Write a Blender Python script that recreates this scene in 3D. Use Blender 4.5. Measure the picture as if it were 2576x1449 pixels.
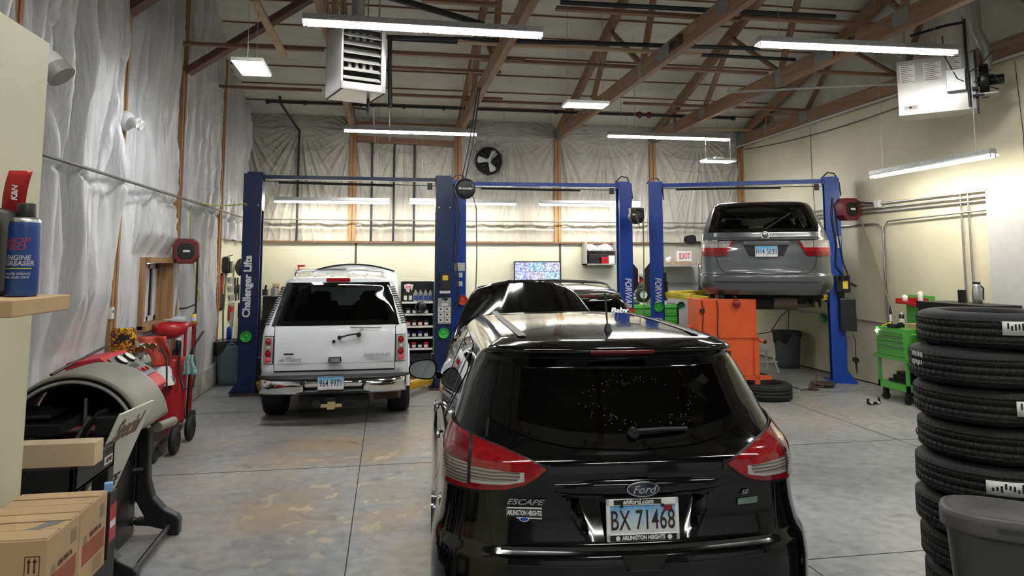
import bpy, math, random
import numpy as np
from mathutils import Vector, Matrix, Euler
random.seed(7); rng = np.random.default_rng(7)
C = bpy.context.scene.collection
for o in list(bpy.data.objects): bpy.data.objects.remove(o)
PI = math.pi
R = math.radians

# ---------------------------------------------------------------- camera, world, exposure
FPX, PX0, PY0, W_, H_ = 1790.0, 1288.0, 483.0, 2576, 1449
YAW, PITCH, ROLL, CAMZ = R(9.86), R(5.68), R(-0.05), 2.0
_f = Vector((math.sin(YAW)*math.cos(PITCH), math.cos(YAW)*math.cos(PITCH), math.sin(PITCH)))
_r0 = Vector((math.cos(YAW), -math.sin(YAW), 0)); _u0 = _r0.cross(_f)
_r = _r0*math.cos(ROLL)+_u0*math.sin(ROLL); _u = _u0*math.cos(ROLL)-_r0*math.sin(ROLL)
cam = bpy.data.cameras.new('camera'); cam_o = bpy.data.objects.new('camera', cam); C.objects.link(cam_o)
m = Matrix.Identity(4)
for i in range(3):
    m[i][0] = _r[i]; m[i][1] = _u[i]; m[i][2] = -_f[i]
m[2][3] = CAMZ
cam_o.matrix_world = m
cam.sensor_fit = 'HORIZONTAL'; cam.sensor_width = 36; cam.lens = 36*FPX/W_
cam.shift_y = (PY0-H_/2)/W_; cam.clip_start = 0.05; cam.clip_end = 100
sc = bpy.context.scene; sc.camera = cam_o
def at(px, py, X=None, Y=None, Z=None):
    d = _f+_r*((px-PX0)/FPX)-_u*((py-PY0)/FPX)
    if X is not None: t = X/d[0]
    elif Y is not None: t = Y/d[1]
    else: t = (Z-CAMZ)/d[2]
    return Vector((0, 0, CAMZ))+d*t
sc.view_settings.view_transform = 'Standard'; sc.view_settings.look = 'None'
sc.view_settings.gamma = 1; sc.view_settings.exposure = 1.66
sc.view_settings.use_curve_mapping = False
wd = bpy.data.worlds.new('world'); sc.world = wd; wd.use_nodes = True
wd.node_tree.nodes['Background'].inputs[0].default_value = (0.55, 0.68, 0.9, 1)
wd.node_tree.nodes['Background'].inputs[1].default_value = 0.7
TUBE_E, PANEL_E = 21.0, 21.0      # emission strength of the fluorescent tubes and LED panels

# ---------------------------------------------------------------- materials
def mat(name, col, rough=0.5, metal=0.0, var=0.08, scale=8.0, bump=0.0, bscale=60.0, coat=0.0, spec=0.5, alpha=1.0, obj=True):
    m = bpy.data.materials.new(name); m.use_nodes = True
    nt = m.node_tree; b = nt.nodes['Principled BSDF']
    b.inputs['Roughness'].default_value = rough; b.inputs['Metallic'].default_value = metal
    b.inputs['Specular IOR Level'].default_value = spec
    b.inputs['Coat Weight'].default_value = coat; b.inputs['Coat Roughness'].default_value = 0.03
    tc = nt.nodes.new('ShaderNodeTexCoord')
    n = nt.nodes.new('ShaderNodeTexNoise'); n.inputs['Scale'].default_value = scale; n.inputs['Detail'].default_value = 5
    nt.links.new(tc.outputs['Object'], n.inputs['Vector'])
    r = nt.nodes.new('ShaderNodeValToRGB'); r.color_ramp.elements[0].position = 0.3; r.color_ramp.elements[1].position = 0.7
    a = [max(0, c*(1-var)) for c in col[:3]]; c2 = [min(1, c*(1+var)) for c in col[:3]]
    r.color_ramp.elements[0].color = (*a, 1); r.color_ramp.elements[1].color = (*c2, 1)
    nt.links.new(n.outputs['Fac'], r.inputs['Fac']); nt.links.new(r.outputs['Color'], b.inputs['Base Color'])
    if bump:
        n2 = nt.nodes.new('ShaderNodeTexNoise'); n2.inputs['Scale'].default_value = bscale; n2.inputs['Detail'].default_value = 4
        nt.links.new(tc.outputs['Object'], n2.inputs['Vector'])
        bp = nt.nodes.new('ShaderNodeBump'); bp.inputs['Strength'].default_value = bump; bp.inputs['Distance'].default_value = 0.01
        nt.links.new(n2.outputs['Fac'], bp.inputs['Height']); nt.links.new(bp.outputs['Normal'], b.inputs['Normal'])
    return m
def emit(name, col, s):
    m = bpy.data.materials.new(name); m.use_nodes = True
    b = m.node_tree.nodes['Principled BSDF']; b.inputs['Base Color'].default_value = (0.8, 0.8, 0.8, 1)
    b.inputs['Emission Color'].default_value = (*col, 1); b.inputs['Emission Strength'].default_value = s
    return m
def glass(name, tint, rough=0.02):
    m = bpy.data.materials.new(name); m.use_nodes = True; nt = m.node_tree; nt.nodes.clear()
    o = nt.nodes.new('ShaderNodeOutputMaterial'); mx = nt.nodes.new('ShaderNodeMixShader')
    t = nt.nodes.new('ShaderNodeBsdfTransparent'); t.inputs[0].default_value = (*tint, 1)
    g = nt.nodes.new('ShaderNodeBsdfGlossy'); g.inputs['Roughness'].default_value = rough
    f = nt.nodes.new('ShaderNodeFresnel'); f.inputs[0].default_value = 1.5
    nt.links.new(f.outputs[0], mx.inputs[0]); nt.links.new(t.outputs[0], mx.inputs[1]); nt.links.new(g.outputs[0], mx.inputs[2])
    nt.links.new(mx.outputs[0], o.inputs[0]); return m
def brushed_wood(name, c1, c2, axis='X', scale=1.0):
    m = bpy.data.materials.new(name); m.use_nodes = True; nt = m.node_tree; b = nt.nodes['Principled BSDF']
    b.inputs['Roughness'].default_value = 0.65
    tc = nt.nodes.new('ShaderNodeTexCoord'); mp = nt.nodes.new('ShaderNodeMapping')
    s = {'X': (0.6, 14, 14), 'Y': (14, 0.6, 14), 'Z': (14, 14, 0.6)}[axis]
    mp.inputs['Scale'].default_value = [v*scale for v in s]
    n = nt.nodes.new('ShaderNodeTexNoise'); n.inputs['Scale'].default_value = 1.5; n.inputs['Detail'].default_value = 6; n.inputs['Distortion'].default_value = 1.5
    r = nt.nodes.new('ShaderNodeValToRGB'); r.color_ramp.elements[0].color = (*c1, 1); r.color_ramp.elements[1].color = (*c2, 1)
    r.color_ramp.elements[0].position = 0.35; r.color_ramp.elements[1].position = 0.65
    L = nt.links.new; L(tc.outputs['Object'], mp.inputs[0]); L(mp.outputs[0], n.inputs['Vector']); L(n.outputs['Fac'], r.inputs[0]); L(r.outputs[0], b.inputs['Base Color'])
    return m
M = {}
M['black_plastic'] = mat('black_plastic', (0.012, 0.012, 0.013), 0.42, bump=0.05)
M['black_matte'] = mat('black_matte', (0.01, 0.01, 0.01), 0.75)
M['black_metal'] = mat('black_metal', (0.015, 0.016, 0.018), 0.35, 0.3)
M['pipe_black'] = mat('pipe_black', (0.02, 0.025, 0.03), 0.5, 0.2)
M['rubber'] = mat('rubber', (0.006, 0.006, 0.0065), 0.7, bump=0.2, bscale=120)
M['chrome'] = mat('chrome', (0.75, 0.75, 0.76), 0.09, 1.0, var=0.02)
M['steel'] = mat('steel', (0.5, 0.5, 0.5), 0.35, 0.9)
M['conduit'] = mat('conduit_grey', (0.16, 0.155, 0.145), 0.5, 0.3)
M['galv'] = mat('galvanized', (0.52, 0.53, 0.54), 0.45, 0.7, var=0.15, scale=25)
M['white_enamel'] = mat('white_enamel', (0.70, 0.70, 0.69), 0.35, var=0.03)
M['grey_paint'] = mat('grey_paint', (0.33, 0.32, 0.30), 0.4, 0.1)
M['heater'] = mat('heater_steel', (0.44, 0.43, 0.42), 0.33, 0.35, var=0.06, scale=3)
M['navy'] = mat('navy_paint', (0.008, 0.023, 0.09), 0.33, var=0.12)
M['blue'] = mat('blue_paint', (0.005, 0.06, 0.42), 0.33, var=0.1)
M['yellow'] = mat('yellow_paint', (0.75, 0.44, 0.03), 0.45, var=0.12)
M['yellow2'] = mat('lemon_paint', (0.78, 0.60, 0.04), 0.45, var=0.1)
M['orange'] = mat('orange_paint', (0.66, 0.10, 0.025), 0.38, var=0.05)
M['red'] = mat('red_paint', (0.42, 0.012, 0.018), 0.33, var=0.1)
M['redcloth'] = mat('red_nylon', (0.62, 0.02, 0.04), 0.5, var=0.2, bump=0.6, bscale=9)
M['maroon'] = mat('maroon_plastic', (0.16, 0.02, 0.03), 0.4)
M['bingrey'] = mat('bin_grey', (0.06, 0.07, 0.078), 0.5)
M['green'] = mat('green_paint', (0.10, 0.40, 0.07), 0.3, var=0.05)
M['lime'] = mat('lime_dish', (0.04, 0.50, 0.06), 0.35, var=0.05)
M['reddish'] = mat('red_dish', (0.80, 0.07, 0.03), 0.4, var=0.05)
M['dkgreen'] = mat('dark_green_paint', (0.02, 0.11, 0.04), 0.4)
M['cyl_maroon'] = mat('cylinder_maroon', (0.09, 0.012, 0.015), 0.4)
M['binblue'] = mat('bin_bluegrey', (0.11, 0.16, 0.19), 0.5)
M['bindark'] = mat('bin_darkgrey', (0.055, 0.055, 0.057), 0.5, bump=0.15, bscale=200)
M['cardboard'] = mat('cardboard', (0.50, 0.34, 0.19), 0.8, var=0.08, scale=5, bump=0.1)
M['cardboard2'] = mat('light_cardboard', (0.62, 0.47, 0.30), 0.8, var=0.05)
M['ink'] = mat('carton_print', (0.13, 0.03, 0.025), 0.8)
M['printred'] = mat('carton_print_red', (0.33, 0.10, 0.06), 0.8)
M['white'] = mat('white_paint', (0.85, 0.85, 0.85), 0.4, var=0.02)
M['paper'] = mat('paper', (0.72, 0.72, 0.70), 0.6, var=0.06, scale=30)
M['cream'] = mat('cream_wall', (0.60, 0.57, 0.40), 0.5, var=0.05, scale=2, bump=0.04)
M['wall_cream'] = mat('wall_cream', (0.62, 0.58, 0.44), 0.75, var=0.07, scale=1.2, bump=0.05, bscale=25)
M['wallwhite'] = mat('wall_white_panel', (0.52, 0.52, 0.52), 0.6, var=0.05)
M['sky_white'] = mat('light_grey_plastic', (0.6, 0.62, 0.66), 0.5)
M['wood'] = brushed_wood('post_wood', (0.27, 0.14, 0.06), (0.42, 0.24, 0.11), 'Z')
M['truss'] = brushed_wood('truss_wood', (0.21, 0.12, 0.07), (0.33, 0.20, 0.12), 'Y')
M['trussx'] = brushed_wood('board_wood', (0.17, 0.085, 0.05), (0.25, 0.13, 0.08), 'X')
M['paleboard'] = brushed_wood('pale_board_wood', (0.42, 0.30, 0.17), (0.55, 0.40, 0.24), 'X')
M['redbrown'] = brushed_wood('brace_wood', (0.10, 0.045, 0.04), (0.15, 0.07, 0.06), 'X')
M['plate'] = mat('truss_plate', (0.30, 0.31, 0.31), 0.45, 0.6, var=0.25, scale=90)
M['concrete'] = mat('footing_concrete', (0.36, 0.35, 0.31), 0.85, var=0.3, scale=6, bump=0.4, bscale=30)
M['tube'] = emit('tube_light', (1.0, 0.99, 0.93), TUBE_E)
M['tubewarm'] = emit('warm_tube_light', (1.0, 0.95, 0.80), TUBE_E*.8)
M['panel'] = emit('panel_light', (0.93, 0.97, 1.0), PANEL_E)
M['carblack'] = mat('car_black', (0.0012, 0.0014, 0.0018), 0.10, var=0.0, coat=0.5, spec=0.4)
M['carwhite'] = mat('car_white', (0.72, 0.745, 0.78), 0.28, var=0.0, coat=0.7)
M['cargrey'] = mat('car_grey', (0.105, 0.112, 0.118), 0.28, 0.5, var=0.0, coat=0.8)
M['carsilver'] = mat('car_dark_silver', (0.10, 0.095, 0.085), 0.2, 0.6, var=0.0, coat=1.0)
M['frit'] = mat('glass_black_border', (0.002, 0.002, 0.002), 0.05, var=0, coat=1.0)
M['tint'] = glass('tinted_glass', (0.10, 0.11, 0.11))
M['tint2'] = glass('dark_tinted_glass', (0.035, 0.04, 0.04))
M['clear'] = glass('clear_glass', (0.75, 0.8, 0.78))
M['lampred'] = mat('lamp_red', (0.27, 0.004, 0.008), 0.12, var=0.25, scale=40, coat=1.0)
M['lampdeep'] = mat('lamp_deep_red', (0.15, 0.002, 0.006), 0.12, var=0.1, scale=40, coat=1.0)
M['lampclear'] = mat('lamp_clear', (0.40, 0.37, 0.36), 0.15, 0.35, var=0.35, scale=35, coat=1.0)
M['lampwhite'] = mat('lamp_white', (0.50, 0.47, 0.45), 0.15, var=0.1, coat=1.0)
M['seat'] = mat('seat_fabric', (0.03, 0.03, 0.032), 0.8)
M['gold'] = mat('gold_badge', (0.55, 0.46, 0.22), 0.35, 0.6)
M['platepaint'] = None
M['rust'] = mat('rusty_steel', (0.09, 0.06, 0.045), 0.7, 0.3, var=0.4, scale=20)
M['cable'] = mat('cable', (0.02, 0.02, 0.02), 0.5)
M['hosebrown'] = mat('brown_hose', (0.10, 0.05, 0.035), 0.5)
M['hoselime'] = mat('lime_hose', (0.42, 0.50, 0.12), 0.5)
M['hosekhaki'] = mat('khaki_hose', (0.20, 0.19, 0.12), 0.5)
M['blueprint'] = mat('blue_label', (0.02, 0.06, 0.25), 0.35, var=0.2)
M['silvertext'] = mat('silver_label_print', (0.45, 0.45, 0.47), 0.4)
M['darktext'] = mat('dark_print', (0.035, 0.012, 0.01), 0.5)
M['pinktext'] = mat('exit_red', (0.85, 0.05, 0.12), 0.5)
M['binlid'] = mat('bin_lid', (0.105, 0.10, 0.095), 0.5, bump=0.15, bscale=200)
for _k, _c in (('taupe', (0.21, 0.20, 0.165)), ('redcase', (0.52, 0.02, 0.035)), ('consolegrey', (0.16, 0.17, 0.17)), ('signwhite', (0.66, 0.66, 0.58)), ('brownprint', (0.16, 0.08, 0.06)), ('stain', (0.16, 0.155, 0.15)), ('bluewipe', (0.2, 0.4, 0.7)), ('cardboardprint', (0.33, 0.22, 0.12)), ('bagorange', (0.55, 0.06, 0.035))): M[_k] = mat(_k, _c, 0.5, var=0.04)
M['brass'] = mat('brass', (0.30, 0.22, 0.10), .35, .9)
M['ppe'] = mat('crimson_plastic', (0.25, 0.015, 0.02), 0.3)

def node_mat(name, rough=0.6):
    m = bpy.data.materials.new(name); m.use_nodes = True; nt = m.node_tree
    return m, nt, nt.nodes['Principled BSDF'], nt.nodes.new, nt.links.new
def plate_mat():
    m, nt, b, N, L = node_mat('license_plate_blue'); b.inputs['Roughness'].default_value = 0.35
    tc = N('ShaderNodeTexCoord'); sp = N('ShaderNodeSeparateXYZ'); L(tc.outputs['Object'], sp.inputs[0])
    n = N('ShaderNodeTexNoise'); n.inputs['Scale'].default_value = 22; L(tc.outputs['Object'], n.inputs[0])
    mr = N('ShaderNodeMapRange'); mr.inputs[1].default_value = -0.06; mr.inputs[2].default_value = 0.075; L(sp.outputs[2], mr.inputs[0])
    ad = N('ShaderNodeMath'); ad.operation = 'ADD'; L(mr.outputs[0], ad.inputs[0])
    mu = N('ShaderNodeMath'); mu.operation = 'MULTIPLY_ADD'; mu.inputs[1].default_value = 0.7; mu.inputs[2].default_value = -0.35; L(n.outputs['Fac'], mu.inputs[0]); L(mu.outputs[0], ad.inputs[1])
    r = N('ShaderNodeValToRGB'); e = r.color_ramp.elements; e[0].position = 0.15; e[0].color = (0.68, 0.70, 0.72, 1); e[1].position = 0.9; e[1].color = (0.10, 0.40, 0.68, 1)
    e.new(0.5).color = (0.45, 0.62, 0.75, 1); L(ad.outputs[0], r.inputs[0]); L(r.outputs[0], b.inputs['Base Color']); return m
M['platepaint'] = plate_mat()
def striped_lamp():
    m, nt, b, N, L = node_mat('lamp_clear_striped'); b.inputs['Roughness'].default_value = 0.12; b.inputs['Coat Weight'].default_value = 1
    tc = N('ShaderNodeTexCoord'); w = N('ShaderNodeTexWave'); w.bands_direction = 'Z'; w.inputs['Scale'].default_value = 22; w.inputs['Distortion'].default_value = 1.5; w.inputs['Detail'].default_value = 2; L(tc.outputs['Object'], w.inputs[0])
    r = N('ShaderNodeValToRGB'); r.color_ramp.elements[0].color = (0.10, 0.075, 0.07, 1); r.color_ramp.elements[1].color = (0.36, 0.32, 0.31, 1); L(w.outputs['Fac'], r.inputs[0]); L(r.outputs[0], b.inputs['Base Color']); return m
M['lampstripe'] = striped_lamp()
def floor_mat():
    m, nt, b, N, L = node_mat('concrete_floor')
    tc = N('ShaderNodeTexCoord'); P = tc.outputs['Object']
    def noise(s, d=6, dist=0.0, vec=None):
        n = N('ShaderNodeTexNoise'); n.inputs['Scale'].default_value = s; n.inputs['Detail'].default_value = d; n.inputs['Distortion'].default_value = dist; L(vec or P, n.inputs['Vector']); return n.outputs['Fac']
    def ramp(f, stops):
        r = N('ShaderNodeValToRGB'); e = r.color_ramp.elements
        e[0].position = stops[0][0]; e[0].color = (*stops[0][1], 1); e[1].position = stops[-1][0]; e[1].color = (*stops[-1][1], 1)
        for p, c in stops[1:-1]: e.new(p).color = (*c, 1)
        L(f, r.inputs[0]); return r.outputs[0]
    def mix(f, a, bb, mode='MIX'):
        x = N('ShaderNodeMix'); x.data_type = 'RGBA'; x.blend_type = mode
        if isinstance(f, float): x.inputs[0].default_value = f
        else: L(f, x.inputs[0])
        for s, v in ((6, a), (7, bb)):
            if isinstance(v, tuple): x.inputs[s].default_value = (*v, 1)
            else: L(v, x.inputs[s])
        return x.outputs[2]
    base = ramp(noise(0.55, 8, 0.6), [(0.3, (0.225, 0.232, 0.242)), (0.5, (0.30, 0.308, 0.318)), (0.7, (0.38, 0.387, 0.395))])
    fine = ramp(noise(9, 8), [(0.3, (0.72, 0.72, 0.72)), (0.7, (1.15, 1.15, 1.15))])
    c = mix(1.0, base, fine, 'MULTIPLY')
    # worn tan coating, strongest left of the middle joint
    sp = N('ShaderNodeSeparateXYZ'); L(P, sp.inputs[0])
    def blob(cx, cy, rx, ry):
        v = N('ShaderNodeVectorMath'); v.operation = 'SUBTRACT'; v.inputs[1].default_value = (cx, cy, 0); L(P, v.inputs[0])
        s = N('ShaderNodeVectorMath'); s.operation = 'DIVIDE'; s.inputs[1].default_value = (rx, ry, 1); L(v.outputs[0], s.inputs[0])
        l = N('ShaderNodeVectorMath'); l.operation = 'LENGTH'; L(s.outputs[0], l.inputs[0])
        r = N('ShaderNodeMapRange'); r.inputs[1].default_value = 1.2; r.inputs[2].default_value = 0.1; L(l.outputs['Value'], r.inputs[0]); return r.outputs[0]
    def mth(op, a, bb):
        x = N('ShaderNodeMath'); x.operation = op; x.use_clamp = op == 'MULTIPLY'
        for i, v in enumerate((a, bb)):
            if isinstance(v, float): x.inputs[i].default_value = v
            else: L(v, x.inputs[i])
        return x.outputs[0]
    reg = mth('MAXIMUM', blob(-0.2, 8.2, 2.4, 1.6), blob(-0.9, 6.4, 1.2, 1.2))
    reg = mth('MAXIMUM', reg, blob(0.2, 6.0, 0.6, 1.4))
    reg = mth('MAXIMUM', reg, mth('MULTIPLY', blob(5.5, 9.0, 1.6, 1.2), 0.6))
    soft = mth('MULTIPLY', reg, ramp(noise(1.6, 9, 0.5), [(0.38, (0, 0, 0)), (0.60, (1, 1, 1))]))
    c = mix(mth('MULTIPLY', soft, 0.85), c, (0.37, 0.27, 0.155))
    chips = mth('MULTIPLY', mth('MAXIMUM', blob(-0.35, 6.3, 1.1, 1.5), blob(-0.1, 7.6, 1.6, 0.5)), ramp(noise(5.5, 12, 0.3), [(0.60, (0, 0, 0)), (0.625, (1, 1, 1))]))
    c = mix(chips, c, (0.55, 0.45, 0.28))
    st = ramp(noise(2.2, 6, 1.0), [(0.62, (0, 0, 0)), (0.72, (1, 1, 1))])
    c = mix(mth('MULTIPLY', st, 0.5), c, (0.06, 0.055, 0.05))
    L(c, b.inputs['Base Color'])
    rr = N('ShaderNodeMapRange'); rr.inputs[3].default_value = 0.24; rr.inputs[4].default_value = 0.55; L(noise(3, 6), rr.inputs[0]); L(rr.outputs[0], b.inputs['Roughness'])
    bp = N('ShaderNodeBump'); bp.inputs['Strength'].default_value = 0.25; bp.inputs['Distance'].default_value = 0.006; L(noise(14, 8), bp.inputs['Height']); L(bp.outputs[0], b.inputs['Normal'])
    return m
M['floor'] = floor_mat()
M['darkwall'] = mat('dark_wall', (0.12, 0.12, 0.12), 0.7)
def peg_mat():
    m, nt, b, N, L = node_mat('pegboard'); b.inputs['Roughness'].default_value = 0.6
    tc = N('ShaderNodeTexCoord'); v = N('ShaderNodeTexVoronoi'); v.inputs['Scale'].default_value = 1; v.inputs['Randomness'].default_value = 0
    mp = N('ShaderNodeMapping'); mp.inputs['Scale'].default_value = (39, 39, 39); L(tc.outputs['Object'], mp.inputs[0])
    sp = N('ShaderNodeSeparateXYZ'); L(mp.outputs[0], sp.inputs[0]); cb = N('ShaderNodeCombineXYZ')
    ad = N('ShaderNodeMath'); ad.operation = 'ADD'; L(sp.outputs[0], ad.inputs[0]); L(sp.outputs[1], ad.inputs[1])
    L(ad.outputs[0], cb.inputs[0]); L(sp.outputs[2], cb.inputs[1]); L(cb.outputs[0], v.inputs['Vector']); v.voronoi_dimensions = '2D'
    r = N('ShaderNodeValToRGB'); r.color_ramp.elements[0].position = 0.10; r.color_ramp.elements[0].color = (0.30, 0.27, 0.18, 1); r.color_ramp.elements[1].position = 0.2; r.color_ramp.elements[1].color = (0.70, 0.68, 0.55, 1)
    L(v.outputs['Distance'], r.inputs[0]); L(r.outputs[0], b.inputs['Base Color']); return m
M['peg'] = peg_mat()
def blanket_mat(name, c1, c2, sheen=0.35, sc=(3, 3, 1.2), bs=0.5):
    m, nt, b, N, L = node_mat(name); b.inputs['Roughness'].default_value = sheen
    tc = N('ShaderNodeTexCoord'); n = N('ShaderNodeTexNoise'); n.inputs['Scale'].default_value = 1.0; n.inputs['Detail'].default_value = 7
    mp = N('ShaderNodeMapping'); mp.inputs['Scale'].default_value = sc; L(tc.outputs['Object'], mp.inputs[0]); L(mp.outputs[0], n.inputs['Vector'])
    r = N('ShaderNodeValToRGB'); r.color_ramp.elements[0].position = 0.3; r.color_ramp.elements[1].position = 0.7
    r.color_ramp.elements[0].color = (*c1, 1); r.color_ramp.elements[1].color = (*c2, 1); L(n.outputs['Fac'], r.inputs[0]); L(r.outputs[0], b.inputs['Base Color'])
    mp2 = N('ShaderNodeMapping'); mp2.inputs['Scale'].default_value = (sc[0]*5, sc[1]*5, sc[2]*3); L(tc.outputs['Object'], mp2.inputs[0])
    n2 = N('ShaderNodeTexNoise'); n2.inputs['Scale'].default_value = 1.0; n2.inputs['Detail'].default_value = 5; n2.inputs['Distortion'].default_value = 1.2; L(mp2.outputs[0], n2.inputs['Vector'])
    bp = N('ShaderNodeBump'); bp.inputs['Strength'].default_value = bs; bp.inputs['Distance'].default_value = 0.03; L(n2.outputs['Fac'], bp.inputs['Height']); L(bp.outputs[0], b.inputs['Normal'])
    return m
M['blanket'] = blanket_mat('insulation_blanket', (0.50, 0.50, 0.515), (0.62, 0.62, 0.63), 0.36, (2, 2, .8), .55)
M['blanket2'] = blanket_mat('insulation_blanket_back', (0.40, 0.38, 0.34), (0.52, 0.50, 0.44), 0.45)
M['foil'] = blanket_mat('crinkled_foil', (0.35, 0.34, 0.31), (0.60, 0.58, 0.54), 0.22, (9, 9, 9), 1.0)
M['ceiling'] = blanket_mat('ceiling_blanket', (0.56, 0.55, 0.49), (0.68, 0.67, 0.61), 0.6, (0.8, 3, 3), 0.4)

# ---------------------------------------------------------------- mesh builder
class MB:
    def __init__(s): s.V = []; s.F = []; s.Mi = []; s.S = []
    def add(s, vs, fs, m=0, sm=False):
        k = len(s.V); s.V += [tuple(v) for v in vs]
        for f in fs: s.F.append(tuple(i+k for i in f)); s.Mi.append(m); s.S.append(sm)
        return s
    def box(s, c, d, m=0, rz=0, rx=0, ry=0):
        x, y, z = d[0]/2, d[1]/2, d[2]/2
        vs = [Vector(v) for v in ((-x, -y, -z), (x, -y, -z), (x, y, -z), (-x, y, -z), (-x, -y, z), (x, -y, z), (x, y, z), (-x, y, z))]
        if rz or rx or ry:
            e = Euler((rx, ry, rz)).to_matrix(); vs = [e @ v for v in vs]
        vs = [v+Vector(c) for v in vs]
        return s.add(vs, [(0, 3, 2, 1), (4, 5, 6, 7), (0, 1, 5, 4), (1, 2, 6, 5), (2, 3, 7, 6), (3, 0, 4, 7)], m)
    def b2(s, a, b, m=0):
        return s.box([(a[i]+b[i])/2 for i in range(3)], [abs(a[i]-b[i]) for i in range(3)], m)
    def bar(s, p, q, w, h, m=0, up=(0, 0, 1)):
        p, q = Vector(p), Vector(q); d = (q-p).normalized(); up = Vector(up)
        x = d.cross(up)
        if x.length < 1e-4: x = d.cross(Vector((0, 1, 0)))
        x.normalize(); z = x.cross(d).normalized()
        vs = [a+x*(i*w/2)+z*(j*h/2) for a in (p, q) for i, j in ((-1, -1), (1, -1), (1, 1), (-1, 1))]
        return s.add(vs, [(0, 1, 2, 3), (7, 6, 5, 4), (0, 4, 5, 1), (1, 5, 6, 2), (2, 6, 7, 3), (3, 7, 4, 0)], m)
    def cyl(s, p, q, r0, r1=None, n=16, m=0, cap=True, sm=True):
        r1 = r0 if r1 is None else r1; p, q = Vector(p), Vector(q); d = (q-p).normalized()
        x = d.orthogonal().normalized(); y = d.cross(x)
        vs = [p+(x*math.cos(2*PI*i/n)+y*math.sin(2*PI*i/n))*r0 for i in range(n)]+[q+(x*math.cos(2*PI*i/n)+y*math.sin(2*PI*i/n))*r1 for i in range(n)]
        s.add(vs, [(i, (i+1) % n, n+(i+1) % n, n+i) for i in range(n)], m, sm)
        if cap: s.add(vs[:n], [tuple(range(n))[::-1]], m); s.add(vs[n:], [tuple(range(n))], m)
        return s
    def tube(s, pts, r, n=8, m=0):
        pts = [Vector(p) for p in pts]; rings = []; x = None
        for i, p in enumerate(pts):
            d = (pts[min(i+1, len(pts)-1)]-pts[max(i-1, 0)]).normalized()
            x = d.orthogonal().normalized() if x is None else (x-d*x.dot(d)).normalized()
            y = d.cross(x); rings.append([p+(x*math.cos(2*PI*k/n)+y*math.sin(2*PI*k/n))*r for k in range(n)])
        vs = [v for g in rings for v in g]
        fs = [(i*n+k, i*n+(k+1) % n, (i+1)*n+(k+1) % n, (i+1)*n+k) for i in range(len(pts)-1) for k in range(n)]
        s.add(vs, fs, m, True); s.add(rings[0], [tuple(range(n))[::-1]], m); return s.add(rings[-1], [tuple(range(n))], m)
    def lathe(s, prof, c=(0, 0, 0), n=24, m=0, axis='z', a0=0.0, a1=2*PI, sm=True, mf=None):
        full = abs(a1-a0-2*PI) < 1e-6; k = n if full else n+1; vs = []
        for i in range(k):
            a = a0+(a1-a0)*i/n; ca, sa = math.cos(a), math.sin(a)
            for r, z in prof:
                v = {'z': (r*ca, r*sa, z), 'y': (r*ca, z, r*sa), 'x': (z, r*ca, r*sa)}[axis]
                vs.append((v[0]+c[0], v[1]+c[1], v[2]+c[2]))
        q = len(prof)
        fs = [(i*q+t, ((i+1) % k)*q+t, ((i+1) % k)*q+t+1, i*q+t+1) for i in range(n) for t in range(q-1)]
        kk = len(s.V); s.V += vs
        for f, (i, t) in zip(fs, [(i, t) for i in range(n) for t in range(q-1)]):
            s.F.append(tuple(v+kk for v in f)); s.Mi.append(mf(i, t) if mf else m); s.S.append(sm)
        return s
    def prism(s, poly, plane, d0, d1, m=0, sm=False):
        def P(a, b, d): return {'xz': (a, d, b), 'xy': (a, b, d), 'yz': (d, a, b)}[plane]
        n = len(poly); vs = [P(a, b, d0) for a, b in poly]+[P(a, b, d1) for a, b in poly]
        return s.add(vs, [tuple(range(n))[::-1], tuple(range(n, 2*n))]+[(i, (i+1) % n, n+(i+1) % n, n+i) for i in range(n)], m)
    def grid(s, fn, nu, nv, m=0, sm=True, mf=None):
        vs = [fn(u/nu, v/nv) for v in range(nv+1) for u in range(nu+1)]; k = len(s.V); s.V += [tuple(v) for v in vs]
        for v in range(nv):
            for u in range(nu):
                a = v*(nu+1)+u; mi = mf((u+.5)/nu, (v+.5)/nv) if mf else m
                if mi is None: continue
                s.F.append((k+a, k+a+1, k+a+nu+2, k+a+nu+1)); s.Mi.append(mi); s.S.append(sm)
        return s
    def ell(s, c, r, n=16, m=0, z0=-1, z1=1):
        def f(u, v):
            ph = math.asin(z0)+(math.asin(z1)-math.asin(z0))*v; a = 2*PI*u
            return (c[0]+r[0]*math.cos(ph)*math.cos(a), c[1]+r[1]*math.cos(ph)*math.sin(a), c[2]+r[2]*math.sin(ph))
        return s.grid(f, n, n//2, m)
    def torus(s, c, Rr, r, axis='z', n=24, k=10, m=0):
        return s.lathe([(Rr+r*math.cos(2*PI*i/k), r*math.sin(2*PI*i/k)) for i in range(k+1)], c, n, m, axis)
    def xf(s, mt):
        s.V = [tuple(mt @ Vector(v)) for v in s.V]; return s
    def build(s, name, mats, parent=None, bev=0, loc=None, rz=0, rot=None, sol=0):
        me = bpy.data.meshes.new(name); me.from_pydata(s.V, [], s.F)
        if not isinstance(mats, (list, tuple)): mats = [mats]
        for q in mats: me.materials.append(M[q] if isinstance(q, str) else q)
        me.polygons.foreach_set('material_index', s.Mi); me.polygons.foreach_set('use_smooth', s.S)
        me.validate(); me.update()
        o = bpy.data.objects.new(name, me); C.objects.link(o)
        if parent: o.parent = parent
        if loc is not None: o.location = loc
        if rot is not None: o.rotation_euler = rot
        elif rz: o.rotation_euler = (0, 0, rz)
        if sol:
            q = o.modifiers.new('sol', 'SOLIDIFY'); q.thickness = sol
        if bev:
            q = o.modifiers.new('bev', 'BEVEL'); q.width = bev; q.segments = 2; q.limit_method = 'ANGLE'; q.angle_limit = R(50)
        return o
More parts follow.
